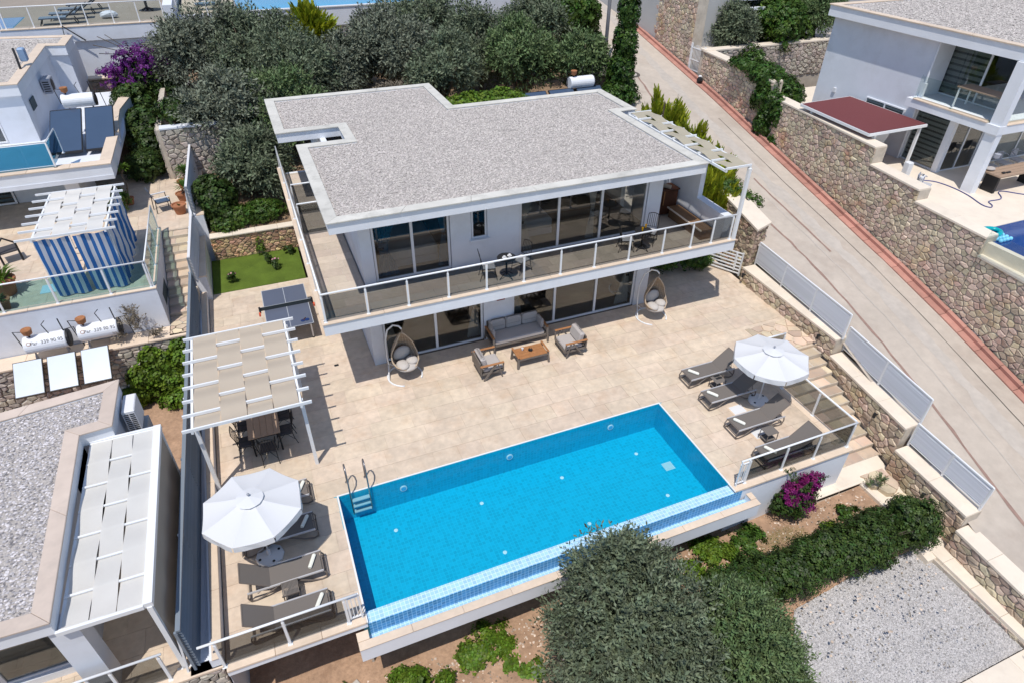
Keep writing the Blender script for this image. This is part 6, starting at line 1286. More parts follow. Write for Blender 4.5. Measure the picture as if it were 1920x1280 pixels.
# terrace of the far left house
ft = thing('left_terrace', 'pale terrace on a white rendered wall with the striped curtain pergola', 'terrace', (-9, 9.6, .3))
obj('terrace_wall', B().box(-14.5, 9.62, .22, -4.2, 9.8, 1.82).box(-4.38, 9.8, .22, -4.2, 14.4, 1.82), WALLW, ft, W=True); obj('terrace_slab', B().box(-14.5, 9.8, .2, -4.38, 21.4, 1.686).box(-4.38, 14.4, .2, -3.16, 21.4, 1.686), MORTAR, ft, W=True)
for q in slabs(-10.5, 9.9, -4.45, 16.8, .9, (.9, 1.6), 45)+slabs(-4.4, 14.45, -3.2, 20.0, .9, (.7, 1.2), 46)+slabs(-7.0, 16.8, -4.42, 20.5, .9, (.9, 1.6), 47): bb = B(); bb.rv = random.random(); bb.box(q[0], q[1], 1.686, q[2], q[3], 1.70); obj('paving_slab', bb, TRAV, ft, W=True)
coping_run(ft, (-13, 9.60), (-4.18, 9.60), 1.87, .26, .05, (0, 1), COPE, 7, over=0); coping_run(ft, (-4.18, 9.86), (-4.18, 14.4), 1.87, .22, .05, (-1, 0), COPE, 4, over=0); obj('wall_vent', B().box(-4.215, 10.3, .7, -4.195, 11.5, 1.2), ZEBB, ft, W=True)
railing('teal glass railing with white posts round the far left terrace', [(-12.6, 9.70, 1.87), (-4.27, 9.70, 1.87)], .98, GLASST, [[1.0, 2.5, 4.0, 5.5, 7.05, 8.27]]); railing('teal glass side railing of the far left terrace beside the steps', [(-4.27, 9.74, 1.87), (-4.27, 14.3, 1.87)], .98, GLASST, spacing=1.5)
tent = thing('striped_cabana', 'white pergola with ivory roof and blue striped curtains on the far left terrace', 'cabana', (-6.2, 12.2, 1.7))
pergola(tent, -7.66, -4.82, 10.35, 14.1, 3.86, 7, (-7.22, -5.14), 4, SHADE2, bh=.07, cloth_x=(-7.16, -5.2))
for x in (-7.2, -5.12):
    for y in (10.5, 14.0): obj('post', B().box(x-.04, y-.04, 1.7, x+.04, y+.04, 3.8), WMETAL, tent, W=True)
def striped(axis, a0, a1, c, z0, z1, n):
    for i in range(n):
        s0, s1 = lerp(a0, a1, i/n), lerp(a0, a1, (i+1)/n); vs = []
        for j in range(7):
            z = lerp(z0, z1, j/6)
            for k in range(4):
                u = lerp(s0, s1, k/3); off = .05*math.sin(u*11+.3*j)+.02*math.sin(j*2.1+u*5); vs.append((u, c+off, z) if axis == 'x' else (c+off, u, z))
        o = obj('curtain_stripe', B().add(vs, [(j*4+k, j*4+k+1, j*4+5+k, j*4+4+k) for j in range(6) for k in range(3)]), STRB if i % 2 == 0 else STRW, tent, W=True, smooth=True)
striped('x', -7.18, -6.22, 10.38, 1.74, 3.80, 9); striped('x', -6.10, -5.12, 10.38, 1.74, 3.80, 9); striped('y', 10.45, 14.0, -5.08, 1.74, 3.80, 22)
# patio chair, rubber plant pots, mats
def deck_chair(lab, x, y, z, rz):
    t = thing('patio_armchair', lab, 'chair', (x, y, z), rz); obj('seat', B().box(-.25, -.26, .40, .27, .26, .43), PANELD, t); obj('backrest', B().add([(-.25, -.26, .43), (-.25, .26, .43), (-.42, .26, 1.0), (-.42, -.26, 1.0), (-.23, -.26, .43), (-.23, .26, .43), (-.40, .26, 1.0), (-.40, -.26, 1.0)], [(0, 1, 2, 3), (7, 6, 5, 4), (0, 4, 5, 1), (3, 2, 6, 7), (1, 5, 6, 2), (0, 3, 7, 4)]), PANELD, t)
    for s in (-1, 1): obj('armrest', B().box(-.3, s*.30-.03, .62, .28, s*.30+.03, .65), WPLAST, t); b = B(); b.tube([(.26, s*.3, .62), (.26, s*.28, 0)], .018, 6); b.tube([(-.28, s*.3, .62), (-.34, s*.28, 0)], .018, 6); obj('leg', b, BLACK, t)
deck_chair('dark blue patio armchair facing right on the sunny patio above the steps', -4.15, 16.5, 1.7, .3)
for k, (x, y, lab) in enumerate(((-9.2, 13.9, 'bent black tube chair frame beside the far left sliding door'),)): t = thing('tube_chair', lab, 'chair', (x, y, 1.7), .4); obj('frame', B().tube([(-.3, -.3, 0), (-.3, -.25, .7), (0, -.2, .95), (.3, -.25, .7), (.3, -.3, 0)], .04, 6), BLACK, t); obj('seat', B().box(-.3, -.3, .40, .3, .3, .45), DGREY, t)
tag(obj('white_mat', B().box(-7.85, 10.85, 1.702, -7.34, 11.42, 1.72), mat('pale_blue_mat', (.45, .62, .70), .8)), 'pale blue white mat on the far left terrace beside the striped curtain', 'mat')
# steps up to the patio
sp = thing('stone_steps', 'rough stone steps climbing between the far left terrace and the louvred fence', 'stairs', (-3.65, 12, .3)); NN = 10
for k in range(NN):
    z = 1.66-.135*k; y1 = 14.38-.42*k; y0 = y1-.45; obj('step_core', B().box(-4.18, y0, .0, -3.18, y1, z-.02), MORTAR, sp, W=True); x = -4.18; R = random.Random(400+k)
    while x < -3.3:
        w = min(R.uniform(.3, .6), -3.18-x); b = B(); b.rv = R.random(); b.prism([(x+.012, y0+.02+R.uniform(-.02, .02)), (x+w-.012, y0+.02+R.uniform(-.02, .02)), (x+w-.012, y1), (x+.012, y1)], z-.14, z); obj('tread_stone', b, STEPS, sp, W=True, bevel=.02); x += w
struct('path', B().box(-4.2, 8.95, -.2, -3.2, 10.3, .30), CONC2)
for poly in cells(1.0, (0, 0), (1.25, 1.25), .3, .25, 43):
    n = len(poly); cx = sum(p[0] for p in poly)/n; cy = sum(p[1] for p in poly)/n; pl_ = [(-4.18+cx+(p[0]-cx)*.9, 9.0+cy+(p[1]-cy)*.9) for p in poly]
    if (pl_[1][0]-pl_[0][0])*(pl_[2][1]-pl_[1][1])-(pl_[1][1]-pl_[0][1])*(pl_[2][0]-pl_[1][0]) < 0: pl_ = pl_[::-1]
    b = B(); b.rv = random.random(); b.prism(pl_, .28, .315); obj('path_stone', b, STEPS, bpy.data.objects['path.001'])
# rubble walls behind the patio
w2 = thing('stone_wall', 'grey rubble wall with a white ledge behind the patio below the olive trees', 'stone wall', (-2.8, 20, 1.7)); obj('wall_core', B().box(-3.75, 19.9, .5, -1.0, 20.5, 3.95).box(-3.95, 19.9, .5, -3.75, 27, 3.95), MORTAR, w2, W=True)
lay_stones(w2, stone_pieces((-3.8, 19.88), (-1.0, 19.88), (1.5, 1.5), (3.95, 3.95), (0, -1), .32, .22, 97)+stone_pieces((-3.97, 27), (-3.97, 19.9), (1.5, 1.5), (3.95, 3.95), (-1, 0), .32, .22, 98), STONEG); coping_run(w2, (-3.8, 19.84), (-1.0, 19.84), 4.03, .5, .08, (0, 1), WALLW, 2)
w3 = thing('stone_wall', 'sunlit rubble wall below the white terrace wall beside the purple bougainvillea', 'stone wall', (-6.5, 32, 3)); obj('wall_core', B().box(-8, 31.6, .5, -3.2, 32.2, 3.6), MORTAR, w3, W=True); lay_stones(w3, stone_pieces((-7.8, 31.58), (-3.2, 31.58), (1.2, 1.2), (3.55, 3.55), (0, -1), .4, .26, 99), STONE); coping_run(w3, (-8, 31.5), (-3.0, 31.5), 3.68, .7, .09, (0, 1), COPE, 3)
struct('side_garden', B().prism([(-9, 20.6), (-4.0, 20.6), (-4.0, 32), (-9, 32)], 0, [1.6, 1.6, 2.6, 2.6]), HILL)

# ================================================================ UPPER TERRACES AT THE TOP LEFT
ut1 = thing('upper_left_terrace', 'white walled pool terrace with dark loungers at the top left corner', 'terrace', (-15, 36, 3))
obj('terrace_wall', B().box(-40, 33.6, 2.5, -3.2, 50, 5.98).box(-40, 33.45, 5.25, -3.15, 33.6, 5.98), WALLW, ut1, W=True); obj('side_wall', B().box(-3.2, 33.0, 2.5, -2.7, 50, 6.9), WALLW, ut1, W=True)
obj('terrace_floor', B().box(-11.0, 33.9, 5.98, -3.3, 49, 6.0).box(-40, 37.6, 5.98, -11.0, 49, 6.0), mat('grey_beige_stone', (.30, .255, .21), .8, var=(.7, .08), var2=(4, .06)), ut1, W=True); coping_run(ut1, (-11.5, 33.42), (-3.2, 33.42), 6.05, .45, .06, (0, 1), COPE, 6, over=0)
obj('pool_basin', B().box(-40, 33.7, 5.9, -11.0, 37.6, 5.985), POOLT, ut1, W=True); struct('water', B().add([(-40, 33.75, 6.0), (-11.05, 33.75, 6.0), (-11.05, 37.55, 6.0), (-40, 37.55, 6.0)], [(0, 1, 2, 3)]), mat('upper_pool_water', (.01, .17, .42), .06, spec=.6))
railing('white post railing with clear glass on the top left terrace', [(-11.2, 33.6, 6.05), (-3.3, 33.6, 6.05)], 1.05, GLASSC, spacing=1.32); railing('white post railing with clear glass beside the top left pool', [(-20, 33.6, 6.0), (-11.4, 33.6, 6.0)], .9, GLASSC, spacing=2.2)
railing('rear railing of the top left terrace', [(-12, 48, 6.0), (-3.3, 48, 6.0)], 1.0, GLASSC, spacing=2.0)
def plain_lounger(lab, x, y, z, rz, group):
    t = thing('dark_lounger', lab, 'sun lounger', (x, y, z), rz, group); obj('seat', B().box(0, -.33, .32, 1.35, .33, .38), PANELD, t); obj('backrest', B().add([(1.35, -.33, .34), (1.35, .33, .34), (2.0, .33, .78), (2.0, -.33, .78), (1.35, -.33, .40), (1.35, .33, .40), (2.0, .33, .84), (2.0, -.33, .84)], [(0, 3, 2, 1), (4, 5, 6, 7), (0, 1, 5, 4), (2, 3, 7, 6), (1, 2, 6, 5), (3, 0, 4, 7)]), BLACK, t)
    for x_ in (.15, 1.7):
        for s in (-1, 1): obj('leg', B().tube([(x_, s*.3, .32), (x_+(.15 if x_ > 1 else -.15), s*.3, 0)], .03, 6), BLACK, t)
    return t
GU = 'dark loungers on the top left terrace'
p0 = plain_lounger('dark lounger nearest the railing on the top left terrace', -9.7, 34.5, 6.0, .05, GU)
for k, lab in enumerate(('dark lounger second from the railing on the top left terrace', 'dark lounger third from the railing on the top left terrace', 'dark lounger farthest from the railing on the top left terrace')): dup(p0, (-9.4+.25*k, 35.9+1.5*k, 6.0), .05, lab)
tag(obj('towel_bundle', B().blob((-6.35, 35.6, 6.2), (.5, .35, .2), 9, 6, .1), BED), 'pale bundle of cloth beside the dark loungers of the top left terrace', 'bundle')
tb = thing('garden_table', 'dark round garden table with chairs at the right end of the top left terrace', 'table', (-4.4, 37.5, 6.0)); obj('table_top', B().lathe([(0, .70), (.7, .70), (.7, .75), (0, .75)], 16), BLACK, tb); obj('column', B().cyl((0, 0, 0), (0, 0, .7), .08, 8), BLACK, tb)
for k in range(4): a = PI/4+PI/2*k; obj('leg', B().beam((0, 0, .2), (.45*math.cos(a), .45*math.sin(a), .02), .05), BLACK, tb)
pb = thing('small_gate', 'thin black handrail on the white wall at the top left', 'handrail', (-8.6, 33.2, 5.2)); obj('rail_bar', B().tube([(0, .1, 0), (0.1, .1, .9), (1.0, .1, .1)], .04, 6), BLACK, pb)
# middle pool
um = thing('upper_pool', 'bright blue pool with a white front wall behind the olive trees at the top', 'swimming pool', (6, 36, 4))
obj('pool_wall', B().box(.8, 35.2, 4.9, 19.5, 35.5, 5.97).box(.8, 36.0, 2.5, 19.5, 36.3, 4.9), WALLW, um, W=True); obj('pool_floor', B().box(.8, 35.5, 5.0, 12.2, 46, 5.1), POOLT, um, W=True); obj('pool_rim', B().box(.75, 35.15, 5.97, 12.3, 35.45, 6.03), WPLAST, um, W=True)
obj('side_wall', B().box(12.2, 33.4, 2.5, 19.6, 46, 6.6), WALLW, um, W=True); obj('ledge', B().box(2.5, 34.6, 2.5, 12, 36.0, 3.3), COPE, um, W=True)
struct('water', B().add([(.82, 35.47, 5.99), (12.2, 35.47, 5.99), (12.2, 46, 5.99), (.82, 46, 5.99)], [(0, 1, 2, 3)]), mat('bright_pool_water', (.012, .30, .55), .08, spec=.5))
m2 = thing('upper_middle_terrace', 'beige pool terrace with a white edge behind the left olive trees', 'terrace', (-1, 35.5, 3)); obj('terrace_floor', B().box(-2.5, 35.3, 3, .78, 50, 5.99), TRAV, m2, W=True); obj('terrace_wall', B().box(-2.7, 35.05, 5.2, .8, 35.3, 6.0).box(-2.7, 35.6, 2.5, .8, 35.8, 5.2), WALLW, m2, W=True)
railing('white post railing of the beige terrace behind the left olive trees', [(-2.6, 35.2, 6.0), (.7, 35.2, 6.0)], 1.0, GLASSC, spacing=1.65)
p1 = plain_lounger('dark lounger in front of the bright upper pool', -1.6, 36.6, 6.0, .1, 'dark loungers by the upper pool'); dup(p1, (-1.4, 38.2, 6.0), .1, 'dark lounger behind the first one beside the bright upper pool')
bk = thing('back_house', 'pale blocks of houses beyond the top terraces', 'house', (0, 60, 5)); obj('wall', B().box(-60, 52, 4, -2, 60, 9).box(-2, 50, 4, 22, 60, 8), WALLW, bk, W=True)
solar('dark collector solar heater half hidden by olive branches right behind the villa roof', 15.2, 16.5, 17.6, 1.2, [(14.0, 15.35, (17.6, 4.55), (15.9, 3.55)), (15.5, 16.9, (17.6, 4.55), (15.9, 3.55)), (12.4, 13.85, (17.6, 4.55), (15.9, 3.55))], PANELD, 4.75, False)
# ================================================================ TREES AND PLANTS
GO = 'olive trees behind the villa'
def lobes_round(c, r, n=4, flat=.85, seed=1, top=True):
    R = random.Random(seed); L = [(c[0], c[1], c[2], r*.72, r*.72, r*.66*flat)]
    for i in range(n):
        a = 2*PI*i/n+R.uniform(-.4, .4); k = r*R.uniform(.42, .6); L.append((c[0]+k*math.cos(a), c[1]+k*math.sin(a), c[2]+r*R.uniform(-.45, .30), r*R.uniform(.42, .58), r*R.uniform(.42, .58), r*R.uniform(.38, .52)))
    if top: L.append((c[0]+R.uniform(-.25, .25)*r, c[1]+R.uniform(-.25, .25)*r, c[2]+r*.5, r*.48, r*.48, r*.45))
    return L
olives = [(-1.5, 28, 5.2, 2.5, OLIVED, 'greyish thin olive tree at the left edge of the grove beside the bougainvillea'), (.78, 27, 4.9, 2.7, OLIVE, 'broad olive tree in front of the beige upper terrace'), (2.87, 24, 4.7, 2.4, OLIVE, 'olive tree close behind the rear left corner of the gravel roof'),
          (-.74, 21, 3.7, 2.2, OLIVED, 'olive tree leaning over the grey rubble wall behind the patio'), (1.39, 21, 3.7, 2.1, OLIVEG, 'olive tree touching the left rear wing of the villa'), (-.2, 17.6, 2.5, 1.75, OLIVE, 'lower olive tree beside the upper left walkway above the lawn wall'), (5.05, 24.5, 4.7, 1.6, OLIVED, 'small olive tree at the gap before the white pool wall'),
          (7.88, 25, 5.2, 2.15, OLIVED, 'left olive tree of the group behind the notch in the gravel roof'), (11.1, 29, 5.4, 2.7, OLIVE, 'tall rear olive tree in front of the upper pool wall'), (9.65, 21, 4.9, 1.75, OLIVE, 'dark olive tree directly behind the notch in the gravel roof'),
          (13.1, 25, 4.9, 2.4, OLIVE, 'wide olive tree in the middle of the right grove'), (14.26, 21.5, 4.9, 2.1, OLIVEG, 'dense olive tree behind the right part of the gravel roof'), (16.8, 26, 5.3, 2.15, OLIVE, 'olive tree below the broad green tree by the street'), (17.0, 20, 5.0, 1.5, OLIVEG, 'small blue green olive tree beside the slanting steel pole')]
for i, (x, y, z, r, m, lab) in enumerate(olives):
    tree('olive_tree', lab, 'olive tree', (x, y, zh(x, y)-.1), lobes_round((x, y, z), r, 5, .9, 10+i), int(1850*r), OL_F, m, (.7, 1.3), GO, .13, 15, .24, shell=(.35, 1.12))
tree('green_tree', 'broad leafy green tree beside the street behind the olive grove', 'tree', (19.3, 27, 4.2), lobes_round((19.43, 27, 5.8), 2.0, 5, .95, 40), 5200, LF_M, GREEN, (1.0, 1.7), None, .14, 24, .28)
tree('cypress_tree', 'yellow green conifer rising behind the left olive grove', 'conifer', (4.72, 32, 3.4), [(4.72, 32, 4.6, 1.2, 1.2, 1.4), (4.3, 32, 5.4, .6, .6, .9), (5.1, 31.8, 5.3, .6, .6, 1.0)], 1500, SPRL, CYPR, (.8, 1.3), None, .10, 14, .3, False)
tree('dark_shrub', 'dark green rounded shrub in the gap between the two olive groves', 'shrub', (6.48, 27, 2.8), lobes_round((6.48, 27, 4.6), 1.3, 4, 1.1, 41), 2600, LF_M, GREEND, (.8, 1.3), None, .06, 20, .3, False)
tree('vine_bush', 'bright green vine foliage spilling behind the notch of the gravel roof', 'vine', (9.9, 16.6, 1.3), [(9.9, 16.6, 4.2, 1.7, .9, .7), (11.2, 16.8, 4.3, 1.2, .8, .6), (8.7, 16.9, 4.1, .9, .7, .6)], 4200, LF_M, LIME, (.8, 1.3), None, .05, 24, .28, False, 'foliage')
tree('low_shrub', 'low dark shrub between the left olive trees and the gravel roof', 'shrub', (6.2, 19.5, 1.6), [(5.5, 19.2, 3.4, 1.6, .9, 1.0), (7.2, 19.6, 3.5, 1.2, .8, .8)], 2600, LF_M, GREEND, (.8, 1.3), None, .05, 20, .3, False, 'foliage')
tree('rough_shrub', 'dry looking brownish shrub left of the roof notch', 'shrub', (7.5, 21.5, 1.9), [(7.2, 21.2, 3.7, 1.2, .8, .7)], 900, OL_F, DRYL, (.6, 1.0), None, .04, 14, .35, False, 'foliage')
# ivy clad pole
ip = thing('ivy_pole', 'wooden pole wrapped in dark ivy at the near edge of the street', 'ivy clad pole', (18.2, 18.0, 3.2)); obj('pole_shaft', B().tube([(0, 0, -.5), (.02, 0, 4), (.05, .1, 8.5)], [.14, .13, .11], 9), WOODP, ip, smooth=True)
P, D = crown_points([(.1, 0, .4, 1.0, .8, .9), (.15, 0, 1.6, .62, .6, 1.1), (.2, 0, 3.0, .50, .5, 1.2), (.2, 0, 4.6, .42, .42, 1.2), (.22, .05, 6.2, .36, .36, 1.2)], 6500, 18, .3); obj('ivy', scatter('ivy', LF_M, P, D, rng.uniform(.6, 1.1, len(P))), IVYL, ip)
# golden cypresses between villa and street
def cyp(lab, x, y, z0, h, r, n, seed):
    R = np.random.default_rng(seed); t = thing('golden_cypress', lab, 'cypress', (x, y, z0), 0, 'golden cypresses beside the villa'); obj('trunk', B().tube([(0, 0, -.2), (0, 0, h*.8)], [.09, .03], 7), BARK, t)
    k = 34; st_ = []; V = []; Dn = []
    for i in range(k):
        a = R.uniform(0, 2*PI); rr = r*math.sqrt(R.uniform(.05, 1)); bx, by = rr*math.cos(a)*.75, rr*math.sin(a)*.75; top = h*(1-.38*(rr/r))*R.uniform(.85, 1.05); m_ = n//k
        u = R.uniform(.12, 1, m_)**.8; sp = .27*(1-u*.75)*R.uniform(.2, 1, m_); aa = R.uniform(0, 2*PI, m_); V.append(np.stack([bx*(1+.28*u)+sp*np.cos(aa), by*(1+.28*u)+sp*np.sin(aa), top*u-.15], 1)); Dn.append(np.stack([.55*np.cos(aa)*(1-u*.5)+bx*.4, .55*np.sin(aa)*(1-u*.5)+by*.4, np.full(m_, 1.0)], 1))
    V = np.concatenate(V); Dn = np.concatenate(Dn); obj('crown', scatter('crown', SPR, V, Dn, R.uniform(.7, 1.2, len(V)), R=R), CYPR, t)
cyp('big golden cypress behind the rear end of the roof side pergola', 17.3, 12.4, 1.3, 4.7, 1.45, 4200, 1); cyp('golden cypress beside the middle of the roof side pergola', 17.7, 10.6, 1.2, 3.9, 1.1, 2800, 2); cyp('golden cypress nearest the stone pier below the tall pergola post', 17.3, 8.4, .4, 3.6, 1.15, 3000, 3); cyp('slim golden cypress between pergola and street', 18.1, 9.2, .8, 3.6, .85, 2400, 4)
tree('clipped_hedge', 'green clipped hedge in the shade beside the white gate', 'hedge', (15.4, 6.9, 0), [(14.6, 6.9, .55, .7, .45, .55), (15.5, 6.75, .55, .7, .45, .55), (16.1, 6.6, .5, .45, .4, .45)], 2600, LF_S, GREEN, (.8, 1.2), None, .04, 26, .25, False, 'foliage')
tree('wall_shrub', 'loose shrub with reaching twigs behind the stone pier at the street edge', 'shrub', (18.3, 8.6, 1.6), [(18.2, 8.2, 2.3, .6, .7, .6), (18.5, 7.2, 2.4, .3, .6, .25)], 900, LF_S, GREEN, (.8, 1.3), None, .04, 16, .3, False, 'foliage')
# bougainvilleas
t = tree('bougainvillea', 'purple flowering bougainvillea against the white terrace wall at the upper left', 'bougainvillea', (-4.7, 29, 2.0), [(-4.6, 28.8, 3.6, 1.5, 1.2, 1.2), (-5.2, 28.5, 2.9, 1.2, 1.0, 1.0), (-3.8, 28.6, 3.4, 1.1, 1.0, 1.1)], 3600, LF_M, GREEND, (.8, 1.3), None, .07, 22, .3, True, 'foliage')
P, D = crown_points([(-4.6, 28.5, 4.9, 1.5, 1.0, .9), (-5.6, 28.4, 4.3, 1.3, .7, .6), (-3.5, 28.5, 4.5, 1.1, .8, .8), (-5.2, 28.1, 3.9, .7, .6, .5)], 1300, 20, .22); obj('blossom', scatter('blossom', LF_M, P, D, rng.uniform(.6, 1.1, len(P))), PURP, t, W=True)
b = B()
for k in range(9):
    a = -.2+.45*k; p = Vector((-4.7, 28.6, 4.6)); e = p+Vector((1.9*math.cos(a*1.1+2), .2*math.sin(k), 1.3+.5*math.sin(k*2.1))); b.tube([p, (p+e)/2+Vector((0, 0, .35)), e], .018, 4)
obj('twig', b, BARK, t, W=True)
t = tree('bougainvillea', 'magenta flowering bougainvillea bush against the white wall below the right deck rail', 'bougainvillea', (12.1, -4.05, -1.7), [(12.1, -4.0, -1.05, .50, .36, .48), (12.45, -3.95, -.85, .34, .28, .36), (11.8, -4.0, -1.2, .34, .3, .32)], 1000, LF_S, GREEND, (.7, 1.15), None, .04, 18, .3, True, 'foliage')
P, D = crown_points([(12.1, -4.02, -.62, .42, .30, .26), (12.5, -3.98, -.42, .30, .24, .22), (11.75, -4.05, -.85, .22, .2, .18), (12.3, -4.30, -1.1, .25, .15, .16)], 620, 12, .30); obj('blossom', scatter('blossom', LF_S, P, D, rng.uniform(.6, 1.0, len(P))), MAGE, t, W=True)
R = np.random.default_rng(8); pts = []; dd = []
for k in range(11):
    a = R.uniform(0, 2*PI); e = np.array([.75*math.cos(a), .35*math.sin(a), .55+R.uniform(0, .35)]); q = R.random((26, 1)); pts.append(np.array([12.15, -4.02, -.75])+e*q*1.0); dd.append(R.normal(size=(26, 3))+e*2)
obj('sprigs', scatter('sprigs', LF_S, np.concatenate(pts), np.concatenate(dd), R.uniform(.35, .7, 286)), GREEND, t, W=True)
# front olive trees
fo = tree('olive_tree', 'large grey green olive tree in front of the overflow edge of the pool', 'olive tree', (5.6, -5.4, -2.1),
     [(5.35, -6.0, .0, 1.30, 1.25, 1.15), (4.55, -6.3, -.35, 1.0, 1.0, .95), (6.25, -6.0, -.1, 1.05, 1.0, 1.0), (5.45, -5.2, .35, 1.0, .85, .95), (5.3, -6.9, -.3, 1.2, 1.0, 1.05), (6.1, -6.9, -.7, 1.0, .9, .9), (5.45, -5.15, 1.0, .42, .40, .50), (4.75, -5.3, .45, .5, .45, .5), (4.25, -5.0, -.65, .45, .4, .32), (6.3, -5.1, .1, .5, .45, .5)], 9000, OL_N, OLIVE, (.7, 1.6), 'olive trees in the front garden', .15, 17, .22, shell=(.35, 1.14))
tree('olive_tree', 'smaller fresh green olive tree between the large olive and the gravel terrace', 'olive tree', (7.9, -6.7, -2.2), [(7.85, -6.9, -.75, 1.05, 1.0, .95), (7.3, -7.3, -.8, .8, .75, .75), (8.35, -6.8, -1.0, .75, .75, .7), (7.7, -6.4, -.35, .6, .5, .5), (8.2, -7.5, -1.1, .8, .7, .7)], 6000, OL_N, OLIVEG, (.7, 1.3), 'olive trees in the front garden', .11, 17, .22, shell=(.35, 1.14))
# hedge row
lob = []
R = random.Random(5)
for i in range(13):
    f = i/12; x = lerp(8.8, 14.75, f); y = lerp(-5.55, -5.75, f)+R.uniform(-.10, .10); lob.append((x, y, zg(x, y)+.42, .52*R.uniform(.9, 1.15), .62*R.uniform(.85, 1.1), .50*R.uniform(.85, 1.2)))
lob += [(14.7, -5.85, -1.0, .55, .5, .62), (14.4, -5.6, -.9, .4, .4, .5), (9.2, -6.3, -1.6, .5, .6, .4)]
tree('hedge', 'long dark green hedge row between the soil bed and the pale gravel terrace', 'hedge', (11.8, -5.6, -1.75), lob, 16500, LF_S, GREEND, (.62, 1.0), None, .03, 26, .24, True, 'foliage')
# low plants of the garden, all on soil level
def plant(name, lab, cat, x, y, z, r, h, n, T, m, size, group=None, seed=1, spread=1.0):
    R = np.random.default_rng(seed); t = thing(name, lab, cat, (x, y, z), 0, group); k = max(5, int(n/45)); c = R.normal(size=(k, 2))*.45*r; c[:, 0] *= spread; idx = R.integers(0, k, n); q = c[idx]+R.normal(size=(n, 2))*.16*r; hh = h*np.clip(1-(np.hypot(q[:, 0]/spread, q[:, 1])/(1.3*r))**2, .15, 1)*R.uniform(.35, 1, n)
    P = np.stack([q[:, 0], q[:, 1], hh], 1); D = np.stack([q[:, 0]/r+R.normal(0, .5, n), q[:, 1]/r+R.normal(0, .5, n), np.ones(n)], 1); obj('foliage', scatter('foliage', T, P, D, R.uniform(*size, n), R=R), m, t); return t
GP = 'low plants in the front garden'
pls = [(.55, -4.35, .42, .45, 420, 'leafy lime green shrub at the bottom left below the pool corner'), (1.35, -4.75, .38, .30, 320, 'lime green shrub at the bottom edge right of the leafy corner shrub'), (2.45, -4.05, .55, .26, 620, 'bright green ground cover in the shade line under the pool channel'), (2.95, -4.45, .35, .18, 260, 'straggling green ground cover on the bare soil below the pool'),
       (3.4, -5.1, .30, .12, 140, 'small green weeds on bare soil left of the large olive tree'), (9.3, -4.3, .65, .35, 760, 'bright green ground cover under the right half of the pool channel'), (10.4, -4.25, .45, .32, 420, 'dark leafed ground cover at the right end of the pool channel'), (8.3, -4.5, .4, .3, 320, 'lime ground cover just right of the large olive tree crown'),
       (-.95, -4.0, .30, .16, 200, 'small green shrub near the square concrete slab'), (-1.6, -4.35, .35, .14, 200, 'patchy weeds at the bottom left under the deck edge'), (13.7, -4.75, .28, .25, 160, 'dry green weed clump in the soil bed near its corner'), (9.6, -5.2, .35, .2, 220, 'lime green clump at the left end of the hedge'), (12.7, -4.9, .35, .12, 120, 'thin weeds in the soil bed below the bougainvillea')]
for i, (x, y, r, h, n, lab) in enumerate(pls): plant('ground_plant', lab, 'plant', x, y, zg(x, y)-.03, r, h, n, LF_S, LIME if i not in (6, 10) else GREEN, (.7, 1.2), GP, 20+i, 1.25)
R = np.random.default_rng(12); n = 9000; a = R.uniform(0, 2*PI, n); rr = np.sqrt(R.uniform(0, 1, n)); px = 11.35+.80*rr*np.cos(a)+R.normal(0, .06, n); py = -4.72+.42*rr*np.sin(a)+R.normal(0, .05, n); pz = np.array([zg(u, v) for u, v in zip(px, py)])
go2 = obj('grass', scatter('grass', (Vt*np.array([1.6, 1, 1]), Ft), np.stack([px, py, pz], 1), np.stack([R.normal(0, .4, n), R.normal(0, .4, n), np.ones(n)], 1), R.uniform(.04, .11, n), R=R), GRASS); go2['kind'] = 'stuff'
n = 2600; px = R.uniform(-2, 14.5, n); py = R.uniform(-9, -4.0, n); pz = np.array([zg(u, v) for u, v in zip(px, py)]); ws = obj('scattered_weeds', scatter('weeds', LF_S, np.stack([px, py, pz], 1), np.stack([R.normal(0, .5, n), R.normal(0, .5, n), np.ones(n)], 1), R.uniform(.12, .42, n), R=R), DRYL); ws['kind'] = 'stuff'
pebbles('soil_stones', [(-2.5, -9), (14.4, -5.2), (14.4, -4.1), (10, -3.8), (-2.5, -4)], -2.0, 1, (.02, .05), STONE)
bpy.data.objects.remove(bpy.data.objects['soil_stones'])
n = 1500; px = R.uniform(-2.5, 14.5, n); py = np.where(R.random(n) < .6, R.normal(-4.35, .25, n), R.uniform(-8, -4, n)); b = B(); P = []
V0 = np.array([(1, 0, 0), (0, 1, 0), (-1, 0, 0), (0, -1, 0), (0, 0, .8)]); F0 = np.array([(0, 1, 4), (1, 2, 4), (2, 3, 4), (3, 0, 4)]); pz = np.array([zg(u, v) for u, v in zip(px, py)])
so = obj('soil_stones', scatter('soil_stones', (V0, F0), np.stack([px, py, pz], 1), np.stack([R.normal(0, .3, n), R.normal(0, .3, n), np.ones(n)], 1), R.uniform(.012, .045, n), R=R), mat('pale_soil_stone', (.55, .44, .35), .9, rnd=.4)); so['kind'] = 'stuff'
cs = thing('concrete_slab', 'square grey concrete slab lying on the soil left of the pool corner', 'slab', (-.62, -3.98, zg(-.6, -4)+.03), .45); obj('slab_plate', B().rbox(-.17, -.2, -.08, .17, .2, .03, .01), CONC2, cs)
plant('olive_sapling', 'small olive sapling in the path kerb beside the flower bed', 'sapling', 14.95, -4.35, -1.47, .16, .55, 60, OL_N, OLIVEG, (.5, .8), None, 33)
plant('corner_plant', 'leggy green plant at the lower right corner beside the cream path', 'plant', 14.6, -9.95, -1.95, .30, .6, 90, OL_N, OLIVEG, (.7, 1.1), None, 34)
